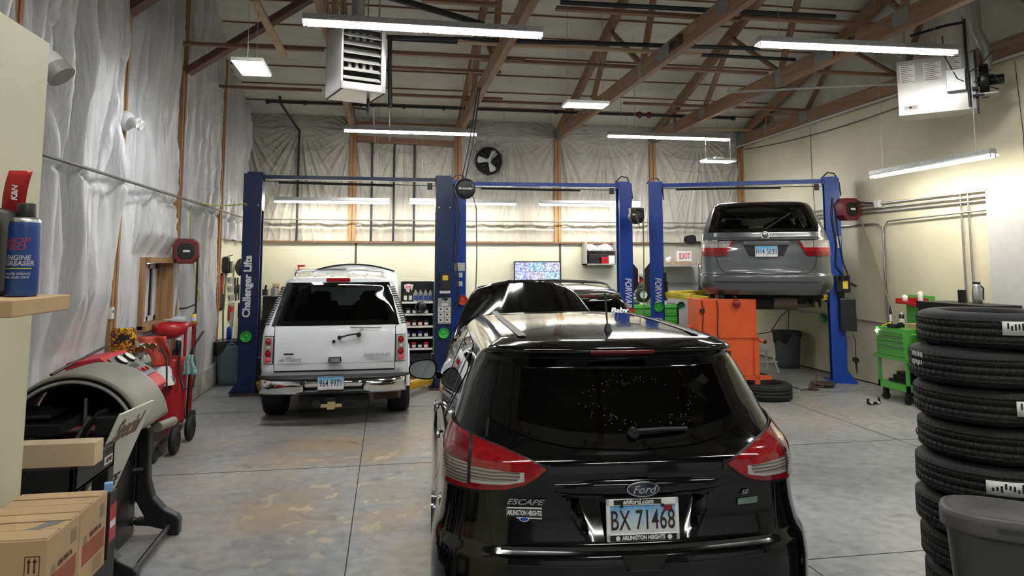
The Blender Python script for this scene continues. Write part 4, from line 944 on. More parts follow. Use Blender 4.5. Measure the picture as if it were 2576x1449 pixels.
for x in (-.33, -.11, .11, .33): MB().tube([(x, .62, 1.826), (x, 2.4, 1.832)], .012).build('roof_rib', 'carwhite', tah)
cT.line('gate_gap', cT.SX, [(-.735, .662), (.735, .662)], .02, 'black_matte', tah, 1, .002, 14)
cT.line('gate_crease', cT.SX, [(-.73, .755), (.73, .755)], .006, 'lampwhite', tah, 1, .002, 14)
MB().grid(lambda u, v: cT.off(cT.SX, -.15+.30*u, 1.75+.035*v, 1, .02), 12, 3).build('high_brake_lamp', 'lampred', tah)
MB().box((0, .12, .802), (.17, .07, .085)).build('gate_handle', 'chrome', tah, bev=.02)
MB().cyl((-.02, .165, 1.02), (-.02, .14, 1.02), .02).build('key_lock', 'black_plastic', tah)
w0 = Vector((.05, .125, 1.07)); MB().tube([w0, w0+Vector((.10, -.005, .03)), (.27, .13, 1.115)], .011).build('rear_wiper', 'black_plastic', tah)
MB().tube([(.27, .13, 1.115), (.31, .15, 1.16), (.33, .16, 1.175)], .012).tube([(.18, .17, 1.19), (.56, .18, 1.182)], .008).build('wiper_blade', 'grey_paint', tah)
MB().cyl((.05, .15, 1.07), (.05, .11, 1.07), .025).cyl((.285, .15, 1.10), (.285, .115, 1.10), .03).build('wiper_hub', 'black_plastic', tah)
text('badge', 'CHEVROLET', 'grey_paint', tah, (.52, .145, .845), size=.055, bold=.001, ext=.003, sx=1.1)
text('badge', 'TAHOE', 'grey_paint', tah, (-.50, .145, .80), size=.048, bold=.002, shear=.3, ext=.003, sx=1.1)
MB().prism([(-.04, -.008), (-.014, -.008), (-.016, -.017), (.012, -.017), (.014, -.008), (.04, -.008), (.037, .008), (.016, .008), (.014, .017), (-.012, .017), (-.014, .008), (-.037, .008)], 'xz', -.004, 0).build('bowtie_badge', 'grey_paint', tah, loc=(-.64, .148, .80))
MB().b2((-.62, .148, .865), (-.50, .155, .885)).build('badge_strip', 'black_plastic', tah)
# bumper
def bump(z0, z1, y0, y1, w, mt, name):
    def f(u, v):
        s_ = 2*u-1; x = s_*w; yy = y0+(y1-y0)*(1-math.sin(PI*(.15+.7*v)))*.6+.10*abs(s_)**6; return (x, yy, z0+(z1-z0)*v)
    return MB().grid(f, 50, 10).build(name, mt, tah, sol=.01)
def bx(z0, z1, xa_, xb, mt, name, y=.0):
    def f(u, v):
        x = xa_+(xb-xa_)*u; e = abs(x)/.90; return (x, y-.035*math.sin(PI*v)+.16*e**5, z0+(z1-z0)*v)
    return MB().grid(f, 20, 8).build(name, mt, tah, sol=.012)
bx(.405, .60, -.90, -.36, 'chrome', 'bumper_chrome'); bx(.405, .60, .36, .88, 'chrome', 'bumper_chrome'); bx(.47, .60, -.36, .36, 'chrome', 'bumper_chrome', .012)
MB().grid(lambda u, v: ((2*u-1)*.915, -.03+.19*v+.16*abs(2*u-1)**5*(1-v), .600+.02*math.sin(PI*v)+.012*v), 40, 6).build('bumper_step_pad', 'black_plastic', tah, sol=.03)
MB().grid(lambda u, v: ((2*u-1)*.66, .02-.05*math.sin(PI*v)+.1*abs(2*u-1)**4, .395+.075*v), 40, 5).build('bumper_lower_pad', 'black_plastic', tah, sol=.03)
for sd in (-1, 1): MB().box((sd*.37, -.036, .55), (.05, .03, .05)).build('bumper_sensor', 'black_plastic', tah, bev=.012)
license_plate(tah, -.03, -.045, .545, '964 9971')
MB().b2((.22, -.05, .55), (.30, -.03, .60)).build('tow_wiring_cover', 'black_plastic', tah)
MB().b2((-.42, .1, .30), (.42, .18, .37)).b2((-.09, -.02, .28), (.02, .12, .36)).cyl((-.20, .02, .29), (-.20, .1, .29), .05).build('tow_hitch', 'black_matte', tah)
g = MB().prism([(-.13, -.02), (-.045, -.02), (-.052, -.045), (.04, -.045), (.047, -.02), (.13, -.02), (.12, .02), (.052, .02), (.045, .045), (-.04, .045), (-.047, .02), (-.12, .02)], 'xz', -.012, .0).build('hitch_emblem', 'gold', tah, loc=(-.02, -.04, .275), bev=.003)
MB().b2((-.8, .4, .42), (.8, 4.8, .52)).cyl((-.75, .98, .4), (.75, .98, .4), .06).build('chassis', 'black_matte', tah)
MB().cyl((.50, .35, .33), (.80, .25, .36), .07, n=14).build('muffler', 'rust', tah)
MB().grid(hoodf(.84, .80, 3.85, 1.15, 4.35, 1.965, .10, .13), 40, 16).build('hood', 'carwhite', tah, sol=.02)
mb = MB().tube([tuple(hoodf(.84, .80, 3.85, 1.15, 4.35, 1.975, .10, .13)(i/24, 1)) for i in range(25)], .014); mb.build('hood_edge_seal', 'black_plastic', tah)
seats(tah, (1.5, 2.5), z0=.75, zt=1.46)
MB().b2((-.7, 3.15, .9), (.7, 3.4, 1.24)).b2((-.8, .3, .68), (.8, 3.3, .72)).build('cabin_floor', 'black_matte', tah)
MB().b2((-.13, 2.9, 1.60), (.13, 2.93, 1.68)).build('rear_view_mirror', 'black_plastic', tah)
MB().torus((0, 0, 0), .18, .016).xf(Matrix.Translation((-.38, 3.0, 1.22)) @ Matrix.Rotation(1.2, 4, 'X')).build('steering_wheel', 'black_plastic', tah)

# ===== grey minivan raised on third lift
LZ = 1.25
van = thing('minivan', 'dark grey minivan raised high on the third lift, rear wheels removed', 'car', (5.41, 9.57, LZ), -R(24))
tH = [(.28, .84, .10, .10, .22, 4.95), (.36, .92, .03, .12, .26, 5.05), (.47, .945, .0, .13, .28, 5.1), (.565, .945, .005, .13, .28, 5.1), (.585, .93, .05, .12, .26, 5.08), (.75, .925, .07, .11, .25, 5.02), (.90, .92, .08, .11, .24, 4.8),
      (1.03, .91, .09, .11, .24, 4.4), (1.075, .905, .082, .11, .24, 4.25), (1.12, .90, .12, .11, .24, 4.1), (1.19, .885, .14, .12, .24, 3.9), (1.40, .81, .26, .12, .24, 3.5), (1.58, .73, .37, .12, .24, 3.15), (1.635, .69, .42, .11, .24, 3.0), (1.665, .62, .50, .08, .24, 2.9)]
cH = Car(tH, 1.665, .045, lambda y, z: .06*max(0, (y-3.2)/1.9)**2, lambda y: .02-.02*((y-1.6)/1.3)**2 if y < 2.9 else 0, (.95, 4.0), R_=.41, zw=.34)
def holeH(x, y, z):
    if 1.25 < z < 1.58 and abs(x) < .60 and y < .8: return True
    if 1.25 < z < 1.58 and abs(x) < .62 and y > 2.8: return True
    return 1.25 < z < 1.54 and abs(x) > .5 and 1.2 < y < 3.0
cH.body('body_shell', 'cargrey', van, holeH)
cH.rowpatch('rear_window', cH.SX, (1.20, 1.645), lambda v: -(.80-.13*v), lambda v: .80-.13*v, .006, ['frit', 'tint'], van, nu=40, nv=20, mf=frame_mf(.07, .10))
cH.rowpatch('windshield', lambda a, z, s_: (lambda P: cH.deform(a, float(np.interp(-abs(a), -P[102:, 0], P[102:, 1])), z))(cH.outline(z)[0]), (1.2, 1.62), lambda v: -.72+.1*v, lambda v: .72-.1*v, .0, ['frit', 'clear'], van, mf=frame_mf(.04, .05))
for sd in (-1, 1):
    for a, b in ((.72, 1.25), (1.3, 2.2), (2.28, 3.25)):
        cH.patch('side_window', cH.SY, (a, b), lambda y: 1.19, lambda y: 1.585-.36*max(0, (y-2.6)/.7)**1.4, .005, ['frit', 'tint'], van, sd, 14, 10, frame_mf(.06, .08))
    la = (.47, .98)
    lo = lambda a: .845; hi = lambda a: 1.07
    def lmH(u, v):
        if u < (.22*(1-v)): return None
        if .40+.0*v < u < .425: return 2
        return 1 if v > .55 and not (u < .22*(1-v)+.06) else (0 if v > .3 else 3)
    cH.patch('tail_lamp', cH.S, (.44, .98), lo, hi, .014, ['lampred', 'lampclear', 'black_plastic', 'lampdeep'], van, sd, 60, 24, lmH)
    cH.line('gate_gap', cH.SX, [(sd*.58, .60), (sd*.66, .68), (sd*.70, .84)], .010, 'black_matte', van, 1, .002)
    cH.line('gate_gap', cH.SX, [(sd*.72, 1.07), (sd*.74, 1.19)], .010, 'black_matte', van, 1, .002)
    p = cH.off(cH.SY, .34, .45, sd, .0)
cH.line('gate_gap', cH.SX, [(-.58, .60), (0, .585), (.58, .60)], .012, 'black_matte', van, 1, .002, 14)
cH.line('gate_crease', cH.SX, [(-.66, 1.072), (.66, 1.072)], .014, 'black_plastic', van, 1, .002, 14)
MB().grid(lambda u, v: ((2*u-1)*.68, cH.SX((2*u-1)*.68, 1.08).y-.020*math.sin(PI*v), 1.078+.028*v), 30, 6).build('gate_garnish', 'cargrey', van)
MB().prism([(-.33, .14), (.33, .14), (.24, -.05), (-.24, -.05)], 'xz', 0, .01).build('plate_recess', 'black_plastic', van, loc=(.0, .055, .90))
MB().b2((-.32, .03, 1.0), (.32, .075, 1.055)).build('plate_light_bar', 'cargrey', van, bev=.01)
license_plate(van, 0, .04, .912, 'H14 5038')
hm = MB().prism([(-.05, .045), (-.03, .045), (-.028, .005), (.028, .005), (.03, .045), (.05, .045), (.035, -.045), (.018, -.045), (.022, -.012), (-.022, -.012), (-.018, -.045), (-.035, -.045)], 'xz', -.008, 0).torus((0, -.003, 0), .056, .006, 'y', 28, 8)
hm.build('emblem', 'chrome', van, loc=(0, cH.SX(0, 1.145).y-.006, 1.148), rot=(-.25, 0, 0))
text('badge', 'ODYSSEY', 'chrome', van, (-.58, cH.SX(-.58, .80).y-.012, .795), (PI/2, 0, -.22), .042, .0012, .25, .003, 1.1)
w0 = cH.off(cH.SX, .0, 1.23, 1, .02); w1 = cH.off(cH.SX, .38, 1.47, 1, .02)
MB().tube([w0, w0.lerp(w1, .5)+Vector((0, -.01, 0)), w1], .009).tube([w0.lerp(w1, .35), w1+Vector((.03, 0, -.2))], .004).build('rear_wiper', 'black_plastic', van)
MB().grid(lambda u, v: cH.off(cH.SX, -.12+.24*u, 1.645+.018*v, 1, .006), 8, 2).build('high_brake_lamp', 'lampdeep', van)
cH.line('bumper_crease', cH.SX, [(-.8, .47), (.8, .47)], .01, 'black_plastic', van, 1, .003, 16)
mirror(van, cH, -1.08, 3.6, 1.20, -1, 'black_plastic', .24, .18); mirror(van, cH, 1.08, 3.6, 1.20, 1, 'black_plastic', .24, .18)
u = MB().b2((-.8, .35, .22), (.8, 4.8, .34)).cyl((-.80, .95, .20), (.80, .95, .20), .05).cyl((-.2, .45, .17), (.25, .45, .17), .12)
u.build('underbody', 'black_matte', van); MB().cyl((.10, .30, .16), (.42, .30, .16), .10, n=16).cyl((.42, .35, .12), (.62, .5, .12), .03).build('muffler', 'rust', van)
for sd in (-1, 1):
    MB().lathe([(0, .0), (.06, .0), (.075, .03), (.14, .03), (.14, .05), (.05, .06)], (sd*.80, .95, .20), 24, 0, 'x').build('brake_disc', 'rust', van)
    MB().tube([(sd*.72, .9, .2), (sd*.55, 1.1, .1), (sd*.5, 1.5, .2)], .03).cyl((sd*.7, .8, .08), (sd*.7, .8, .3), .05).build('suspension_arm', 'black_matte', van)
    wheel(van, sd*.84, 4.0, .33, .21, sd, zc=.20)
seats(van, (1.3, 2.3, 3.0), z0=.7, zt=1.36)
MB().b2((-.8, .3, .55), (.8, 3.6, .60)).b2((-.7, 3.45, .8), (.7, 3.7, 1.18)).build('cabin_floor', 'black_matte', van)

# ===== dark suv behind the raised black hood
BSC = .955
suv = thing('dark_suv', 'dark suv with roof rails on the second lift, behind the raised black hood', 'car', (2.62, 9.55, 0), -R(3))
tB = [(.35, .86, .10, .06, .2, 4.6), (.5, .93, .02, .08, .22, 4.7), (.7, .935, .0, .08, .24, 4.7), (.9, .93, .05, .08, .24, 4.6), (1.05, .92, .08, .09, .24, 4.2), (1.15, .90, .11, .1, .24, 3.7), (1.22, .88, .14, .1, .24, 3.5), (1.40, .80, .25, .1, .24, 3.1), (1.56, .72, .36, .1, .24, 2.8), (1.60, .70, .33, .09, .24, 2.75), (1.64, .66, .34, .08, .24, 2.7), (1.68, .60, .42, .06, .24, 2.6)]
tB = [(a*BSC, b_*1.03, c_, d_, e_, f_) for a, b_, c_, d_, e_, f_ in tB]
cB = Car(tB, 1.68*BSC, .05, lambda y, z: .06*max(0, (y-3)/1.7)**2, lambda y: .03-.03*((y-1.5)/1.2)**2 if y < 2.7 else 0, (.9, 3.7), R_=.42, zw=.36)
cB.body('body_shell', 'carsilver', suv, lambda x, y, z: (1.18 < z < 1.42 and abs(x) < .55 and y < .7))
cB.rowpatch('rear_window', cB.SX, (1.09, 1.495), lambda v: -(.80-.10*v), lambda v: .80-.10*v, .006, ['frit', 'tint2'], suv, nu=30, nv=14, mf=frame_mf(.08, .12))
for sd in (-1, 1):
    for a, b in ((.7, 1.15), (1.2, 1.95), (2.0, 2.85)): cB.patch('side_window', cB.SY, (a, b), lambda y: 1.12, lambda y: 1.49-.3*max(0, (y-2.3)/.6)**1.4, .005, 'frit', suv, sd, 12, 8)
    cB.patch('tail_lamp', cB.S, (.70, .98), lambda a: .85, lambda a: 1.1, .012, 'lampred', suv, sd)
    MB().tube([(sd*.60, .75, 1.615), (sd*.61, .95, 1.675), (sd*.60, 1.6, 1.705), (sd*.58, 2.4, 1.685), (sd*.57, 2.6, 1.60)], .02).build('roof_rail', 'black_plastic', suv)
    for y in (.9, 3.7): wheel(suv, sd*.82, y, .36, .24, sd)
for y in (1.15, 2.1): MB().tube([(-.6, y, 1.69), (0, y, 1.715), (.6, y, 1.69)], .014).build('rack_crossbar', 'black_plastic', suv)
MB().grid(lambda u, v: cB.off(cB.SX, -.30+.60*u, 1.513+.022*v, 1, .005), 12, 2).build('high_brake_lamp', 'lampred', suv)
p = cB.off(cB.SX, .60, 1.315, 1, .02); text('window_decal', 'Baby', 'white', suv, p, (PI/2-.5, 0, .12), .11, .004, .3, .001, 1.2)
seats(suv, (1.3, 2.2), z0=.7, zt=1.4)
MB().b2((-.8, .3, .5), (.8, 3.0, .6)).build('cabin_floor', 'black_matte', suv)
# ---------------------------------------------------------------- two-post lifts
def cpoly(w, d, t, side):   # C channel in plan, open towards the car
    s = -side
    p = [(-w/2, -d/2), (w/2, -d/2), (w/2, -d/2+t), (-w/2+t, -d/2+t), (-w/2+t, d/2-t), (w/2, d/2-t), (w/2, d/2), (-w/2, d/2)]
    p = [(x*s, y) for x, y in p]
    return p if s > 0 else p[::-1]
def two_post_lift(label, c, yaw, half, top, mt, w, d, am, arm_z, arms, beam_h=.07, rust=False, dark=False):
    t = thing('two_post_lift', label, 'car lift', c, yaw)
    cols = []
    for sd in (-1, 1):
        cl = MB().prism(cpoly(w, d, .03, sd), 'xy', .02, top).build('column', mt, t, loc=(sd*half, 0, 0)); cols.append(cl)
        MB().b2((-w/2-.08, -d/2-.14, 0), (w/2+.12, d/2+.1, .02)).build('base_plate', 'rust' if rust else mt, cl, loc=(0, 0, 0))
        MB().prism([(sd*(w/2), .02), (sd*(w/2+.13), .02), (sd*(w/2), .2)], 'xz', -d/2, -d/2+.015).build('gusset', mt, cl)
        MB().b2((-.06, -.06, .1), (.08 if sd < 0 else .06, .06, top-.3)).build('carriage_rail', 'black_matte', cl, loc=(-sd*.03, .0, 0))
        cr = MB().b2((-.07, -d/2+.04, -.25), (.07, d/2-.04, .25)).b2((-.09, -d/2+.03, -.12), (.09, d/2-.03, .1)).build('carriage', 'black_metal', cl, loc=(-sd*(w/2-.02), 0, arm_z+.15))
    MB().b2((-half, -.05, top-beam_h), (half, .05, top)).build('top_beam', mt, t)
    for sd in (-1, 1): MB().b2((-.12, -.1, -.02), (.12, .1, .10)).build('beam_bracket', mt, t, loc=(sd*(half-.02), 0, top-beam_h))
    MB().cyl((-half*.75, -.08, top-.12), (half*.45, -.08, top-.14), .018, n=8).cyl((-half+.1, -.08, top-.10), (half-.15, -.08, top-.13), .006, n=6).b2((half-.28, -.1, top-.20), (half-.20, -.05, top-.09)).build('shutoff_bar', 'black_metal', t)
    for sd, tx, ty in arms:
        a = Vector((sd*(half-w/2-.04), 0, arm_z)); b = Vector((tx, ty, arm_z)); m1 = a.lerp(b, .62)
        o = MB().bar(a, m1, .11, .11).bar(a+Vector((0, .0, .02)), m1, .13, .06).build('arm', am, t, bev=.006)
        MB().bar(m1, b, .08, .075).build('arm_extension', am, o)
        MB().cyl(b+Vector((0, 0, .0)), b+Vector((0, 0, .12)), .06, n=20).build('lift_pad', 'black_matte', o)
    return t, cols
def dish(label, loc, mt, rz=0, r=.085):
    o = MB().lathe([(0, -.015), (.012, -.018), (.016, -.01), (r*.55, -.008), (r*.62, -.012), (r*.95, -.042), (r, -.044), (r, -.038), (r*.66, -.0), (0, .0)], (0, 0, 0), 28, 0, 'y').build('parts_dish', mt, loc=loc, rz=rz)
    return tag(o, label, 'dish')
l1, c1 = two_post_lift('navy two-post lift on the left with white vertical lettering, holding the white truck bay', (-.60, 11.75, 0), 0, 1.50, 3.39, 'navy', .27, .26, 'yellow', .14,
                       [(-1, -.95, -1.1), (-1, -.62, 1.2), (1, .70, -.95), (1, .55, 1.2)], .06, True)
text('lettering', 'Challenger Lifts', 'white', c1[0], (-.03, -.134, 1.64), (PI/2, -PI/2, 0), .155, .006, 0, .002, .97)
for cl in c1:
    MB().b2((-.14, -.136, 2.82), (.14, .136, 3.40)).build('column_extension', 'navy', cl)
    for x in (-.09, .09): MB().cyl((x, -.13, 2.9), (x, -.145, 2.9), .012, n=8).build('bolt', 'steel', cl)
cr = c1[1]
MB().b2((-.07, -.22, 1.56), (.10, -.13, 1.83)).build('power_box', 'black_plastic', cr, bev=.01)
MB().b2((-.03, -.223, 1.72), (.06, -.22, 1.80)).build('warning_label', 'yellow2', cr)
MB().b2((-.07, -.19, 1.51), (.10, -.13, 1.56)).build('label_strip', 'paper', cr)
lp = MB().b2((-.10, -.16, 1.02), (.12, -.135, 1.44)).build('instruction_board', 'grey_paint', cr, bev=.008)
for r_ in range(3):
    for c_ in range(2): MB().b2((-.09+.105*c_, -.163, 1.05+.085*r_), (-.002+.105*c_, -.160, 1.12+.085*r_)).b2((-.07+.105*c_, -.165, 1.075+.085*r_), (-.03+.105*c_, -.163, 1.10+.085*r_), 1).build('safety_card', ['paper', 'ink'], lp)
for z in (1.31, 1.37): MB().b2((-.04, -.163, z), (.07, -.160, z+.045)).build('notice', 'paper', lp)
MB().cyl((.03, -.16, 1.42), (.03, -.19, 1.42), .03).cyl((-.02, -.16, 1.50), (-.02, -.17, 1.40), .008).build('gauge', 'black_plastic', lp)
for k in range(4): MB().tube([(.12+.015*k, -.1, 3.3), (.17+.03*k, -.1, 2.8), (.15+.02*k, -.12, 2.0), (.20+.02*k, -.12, 1.4), (.13, -.12, 1.1)], .008).build('hose', 'cable', cr)
dish('green round parts dish on the left navy lift column', (-2.12, 11.615, .88), 'lime'); dish('green round parts dish on the right navy lift column', (.90, 11.615, .88), 'lime')
l2, c2 = two_post_lift('bright blue two-post lift in the middle bay over the dark suv', (2.72, 12.45, 0), -R(4), 1.49, 3.43, 'blue', .235, .26, 'yellow2', .12, [(-1, -.6, 1.2), (1, .6, 1.2), (1, .7, -1.0)])
l3, c3 = two_post_lift('bright blue two-post lift at right holding the raised grey minivan', (6.22, 11.83, 0), -R(25), 1.50, 3.45, 'blue', .235, .26, 'yellow2', 1.42, [(-1, -.55, -1.35), (-1, -.6, 1.3), (1, .55, -1.35), (1, .6, 1.3)])
for cl, s_ in ((c2[1], 1), (c3[0], 1)):
    text('lettering', 'FORWARD', 'white', cl, (.02, -.134, 1.42), (PI/2, PI/2, 0), .16, .004, .15, .002, .78)
    text('lettering', 'LIFT', 'white', cl, (.02, -.134, .88), (PI/2, PI/2, 0), .17, .004, .15, .002, .9)
for cl, sg in ((c2[1], 1), (c3[0], -1)):
    MB().prism([(0, 0), (.10, -.12), (.10, -.42), (0, -.55)] if sg > 0 else [(0, 0), (0, -.55), (-.10, -.42), (-.10, -.12)], 'xz', -.08, .08).build('pad_holder', 'black_plastic', cl, loc=(sg*.12, 0, 2.0))
dish('red round parts dish on the left column of the middle lift', (1.28, 12.33, 1.36), 'reddish'); dish('red round parts dish at the base of the right middle column', (4.22, 12.18, 1.13), 'reddish'); dish('green round parts dish over the lettering on third lift', (4.82, 12.30, 1.21), 'lime', -R(25))
dish('dark green parts dish on inner side of the right-hand blue column', (7.42, 11.28, 1.05), 'dkgreen', -R(70)); dish('grey-green round dish stuck beside the green tool chest', (6.09, 14.3, 1.1), 'dkgreen', -R(10))
MB().b2((-.09, -.134, 1.86), (.10, -.132, 2.0)).b2((.0, -.134, 1.75), (.06, -.132, 1.83)).b2((-.03, -.134, 1.6), (.06, -.132, 1.68)).build('label_sheet', 'paper', c2[0])
for cl in (c2[0], c2[1], c3[0], c3[1]):
    MB().tube([(-.15, -.02, 3.46), (-.05, -.04, 3.56), (.06, -.04, 3.54), (.13, -.05, 3.38), (.15, -.05, 3.15)], .012).build('hose', 'cable', cl)
# power unit of third lift
cr = c3[1]
MB().b2((-.02, -.26, 1.50), (.20, -.13, 1.78)).cyl((.09, -.2, 1.78), (.09, -.2, 1.70), .1).build('power_unit', 'black_metal', cr, bev=.008)
MB().b2((.08, -.262, 1.56), (.16, -.26, 1.70)).build('warning_label', 'yellow2', cr)
MB().cyl((.19, -.2, 1.66), (.30, -.2, 1.6), .02).build('lever', 'black_metal', cr); MB().cyl((.06, -.2, 1.5), (.06, -.2, 1.42), .05).build('pump', 'black_metal', cr)
MB().b2((.02, -.25, .86), (.27, -.13, 1.40)).build('oil_tank', 'black_plastic', cr, bev=.015)
MB().b2((.12, -.19, .56), (.18, -.14, .76)).build('switch_box', 'conduit', cr)
MB().tube([(.21, -.18, .8), (.25, -.18, .7), (.24, -.18, .45)], .006).cyl((.24, -.2, .38), (.24, -.14, .38), .05, n=16).cyl((.24, -.18, .35), (.25, -.18, .15), .018, .006).build('pendant_tool', 'black_plastic', cr)
MB().b2((.04, -.134, 2.25), (.10, -.132, 2.45)).build('label_sheet', 'paper', cr)
MB().tube([(.0, -.15, 3.1), (-.03, -.15, 2.8), (.03, -.15, 2.3), (.0, -.15, 1.95), (.1, -.15, 1.8)], .016).tube([(.03, -.15, 3.0), (.06, -.15, 2.5), (.12, -.15, 2.0), (.2, -.15, 1.75)], .011).build('hose', 'cable', cr)
# ---------------------------------------------------------------- hose reels
def reel(label, loc, rz, mt='maroon', s=1.0):
    t = thing('hose_reel', label, 'hose reel', loc, rz)
    poly = [(-.17, -.10), (-.10, -.18), (.10, -.18), (.18, -.08), (.17, .12), (.09, .18), (-.12, .18), (-.18, .08)]
    MB().prism([(x*s, z*s) for x, z in poly], 'xz', -.10*s, .10*s).build('housing', mt, t, bev=.02)
    MB().prism([(x*s*.6, z*s*.6) for x, z in poly], 'xz', -.115*s, -.10*s).build('side_cover', 'black_plastic', t, bev=.006)
    MB().b2((-.04*s, -.118*s, -.015*s), (.05*s, -.115*s, .015*s)).build('nameplate', 'paper', t)
    MB().b2((-.05, .10*s, -.04), (.05, .16*s, .12)).build('mount_bracket', 'black_metal', t)
    return t
reel('dark red hose reel on the left wall above the red oil drain', tuple(at(469, 632, Y=10.05)), R(12), s=.92)
reel('dark red hose reel on the right wall beside third lift', (7.72, 10.95, 2.9), R(5), s=1.05)
b1 = at(1170, 475, Y=10.5)
t = thing('hose_reel', 'round black hose reel hanging from a roof pole between first and second lifts', 'hose reel', b1, 0)
MB().lathe([(0, -.07), (.10, -.07), (.145, -.06), (.155, -.03), (.155, .03), (.145, .06), (0, .07)], (0, 0, 0), 30, 0, 'y').build('housing', 'black_plastic', t)
text('lettering', 'Bramder', 'paper', t, (0.0, -.0735, 0), size=.05, bold=.001, shear=.3, sx=1.2)
MB().tube([(0, 0, .14), (.12, 0, .75), (.22, .0, 1.55)], .010).tube([(-.05, 0, .14), (.07, 0, .75), (.19, .0, 1.55)], .010).build('hanger_pole', 'black_metal', t)
pipe('air_hose', [b1+Vector((.10, -.02, -.05)), b1+Vector((.17, 0, -.3)), b1+Vector((.18, 0, -1.0)), b1+Vector((.16, 0, -1.7))], .009, 'hosekhaki', 'khaki hose hanging straight down from the round black reel', 'hose')
b2 = at(1601, 545, Y=11.7)
t = thing('hose_reel', 'black hose reel hanging against the right column of the middle lift', 'hose reel', b2, 0)
MB().lathe([(0, -.08), (.09, -.08), (.125, -.06), (.13, .06), (0, .08)], (0, 0, 0), 26, 0, 'y').b2((-.12, -.06, .0), (.12, .06, .15)).build('housing', 'black_plastic', t, bev=.01)
MB().b2((-.1, -.085, .02), (-.05, -.08, .04)).build('nameplate', 'paper', t)
MB().cyl((0, 0, .15), (0.0, 0, roofz(11.7)-b2.z-.05), .005, n=5).build('hanging_chain', 'steel', t)
pipe('air_hose', [b2+Vector((-.05, -.06, .12)), b2+Vector((.02, -.1, -.2)), b2+Vector((.08, -.1, -.22)), b2+Vector((.10, -.05, 0)), b2+Vector((.12, 0, -.6)), b2+Vector((.17, .2, -2.2))], .010, 'hosekhaki', 'khaki hose looping down from the reel by the middle lift', 'hose')
pipe('air_hose', [(7.87, 10.9, 2.85), (7.88, 10.7, 2.4), (7.88, 10.4, 1.7), (7.8, 10.05, 1.15)], .011, 'hosekhaki', 'khaki hose running from the right wall reel to the green cart', 'hose')
pipe('air_hose', [(7.6, 10.9, 2.95), (7.63, 11.0, 3.08), (7.8, 10.9, 3.02), (7.93, 10.6, 2.98)], .016, 'cable', 'black hoses bridging from the right wall reel to a wall outlet', 'hose')
o = MB().b2((7.88, 10.4, 2.9), (7.95, 10.5, 3.02)).build('outlet_box', 'white_enamel'); tag(o, 'small white outlet box on the conduits beside third lift', 'outlet')
q1, q2 = at(497, 650, Y=10.05), at(485, 992, Z=.02)
pipe('air_hose', [q1, q1.lerp(q2, .3), q1.lerp(q2, .97), q2, q2+Vector((.05, .25, .01))], .013, 'hosebrown', 'brown hose hanging from the left reel down to the floor', 'hose')
pipe('air_hose', [(XL+.2, 10.55, 2.8), (XL+.2, 10.58, 2.3), (XL+.24, 10.7, 1.9), (XL+.30, 10.8, 1.5), (XL+.25, 10.8, 1.42)], .010, 'hoselime', 'lime green hose hanging down from the left wall conduit', 'hose')
pipe('air_hose', sag((XL+.32, 10.6, 2.84), (-2.2, 11.6, 2.92), .03), .010, 'hoselime', 'lime green hose stretched from left wall to the navy lift', 'hose')
pipe('air_hose', [(XL+.22, 10.9, 2.05), (XL+.25, 10.85, 1.6), (XL+.25, 10.8, 1.42), (XL+.18, 10.65, 1.38), (XL+.12, 10.5, 1.38)], .012, 'cable', 'dark looped hose end below the left wall reel', 'hose')
# ---------------------------------------------------------------- gas heaters
def heater_left():
    c = at(919, 232, Y=7.75); t = thing('unit_heater', 'galvanized gas heater with black louvre openings hanging from left roof', 'heater', (c.x-.02, c.y+.0, 3.86), R(20))
    w, d, h = .50, .62, .80
    mb = MB()
    for a, b in (((-w/2, 0, 0), (-w/2+.02, d, h)), ((w/2-.02, 0, 0), (w/2, d, h)), ((-w/2, 0, 0), (w/2, d, .02)), ((-w/2, 0, h-.02), (w/2, d, h)), ((-w/2, d-.02, 0), (w/2, d, h)), ((-w/2, 0, 0), (w/2, .02, .085)), ((w/2-.05, 0, 0), (w/2, .02, h))): mb.b2(a, b)
    mb.build('cabinet', 'heater', t)
    MB().b2((-w/2+.02, .10, .09), (w/2-.05, .12, h-.02)).build('heat_exchanger', 'black_matte', t)
    for k in range(7): MB().box((-.015, .035, .14+k*.095), (w-.09, .085, .012), rx=.55).build('louvre', 'heater', t)
    for k in range(4):
        for z in (.62, .30): MB().cyl((-.14+k*.08, .06, z-.04), (-.14+k*.08, .09, z+.04), .022, n=10).build('burner_tube', 'steel', t)
    MB().b2((-.1+.14, -.002, .03), (.20, 0.0, .06)).build('brand_label', 'paper', t)
    MB().add([(w/2+.005, .05, h-.05), (w/2+.02, .25, h-.05), (w/2+.05, .2, .35), (w/2+.02, .02, .42)], [(0, 1, 2, 3)]).build('instruction_sheet', 'paper', t, sol=.002)
    MB().cyl((.17, .35, 0), (.17, .35, -.18), .018, n=8).cyl((.17, .35, -.12), (.0, .35, -.12), .012, n=8).build('gas_valve', 'pipe_black', t)
    for x, y in ((-.2, .1), (.2, .1), (-.2, .5), (.2, .5)): MB().cyl((x, y, h), (x, y, h+.5), .008, n=6).build('hanger_rod', 'steel', t)
    MB().cyl((.02, .3, h), (.02, .3, 2.6), .075, n=18).build('flue_pipe', 'galv', t)
heater_left()
pipe('gas_pipe', [at(985, 92, Z=z9)+Vector((-.02, 0, 0)), at(985, 92, Z=z9)+Vector((-.02, .05, -.4)), (.0, 9.2, 4.0)], .028, 'pipe_black', 'short black gas drop beside the left heater')
pipe('steel_rod', [at(980, 180, Y=12.9), at(980, 355, Y=14.7)], .018, 'steel', 'grey vertical conduit behind the left heater')
pipe('steel_rod', [at(938, 270, Y=12.9), at(944, 360, Y=14.7)], .016, 'steel', 'second grey vertical conduit behind the left heater')
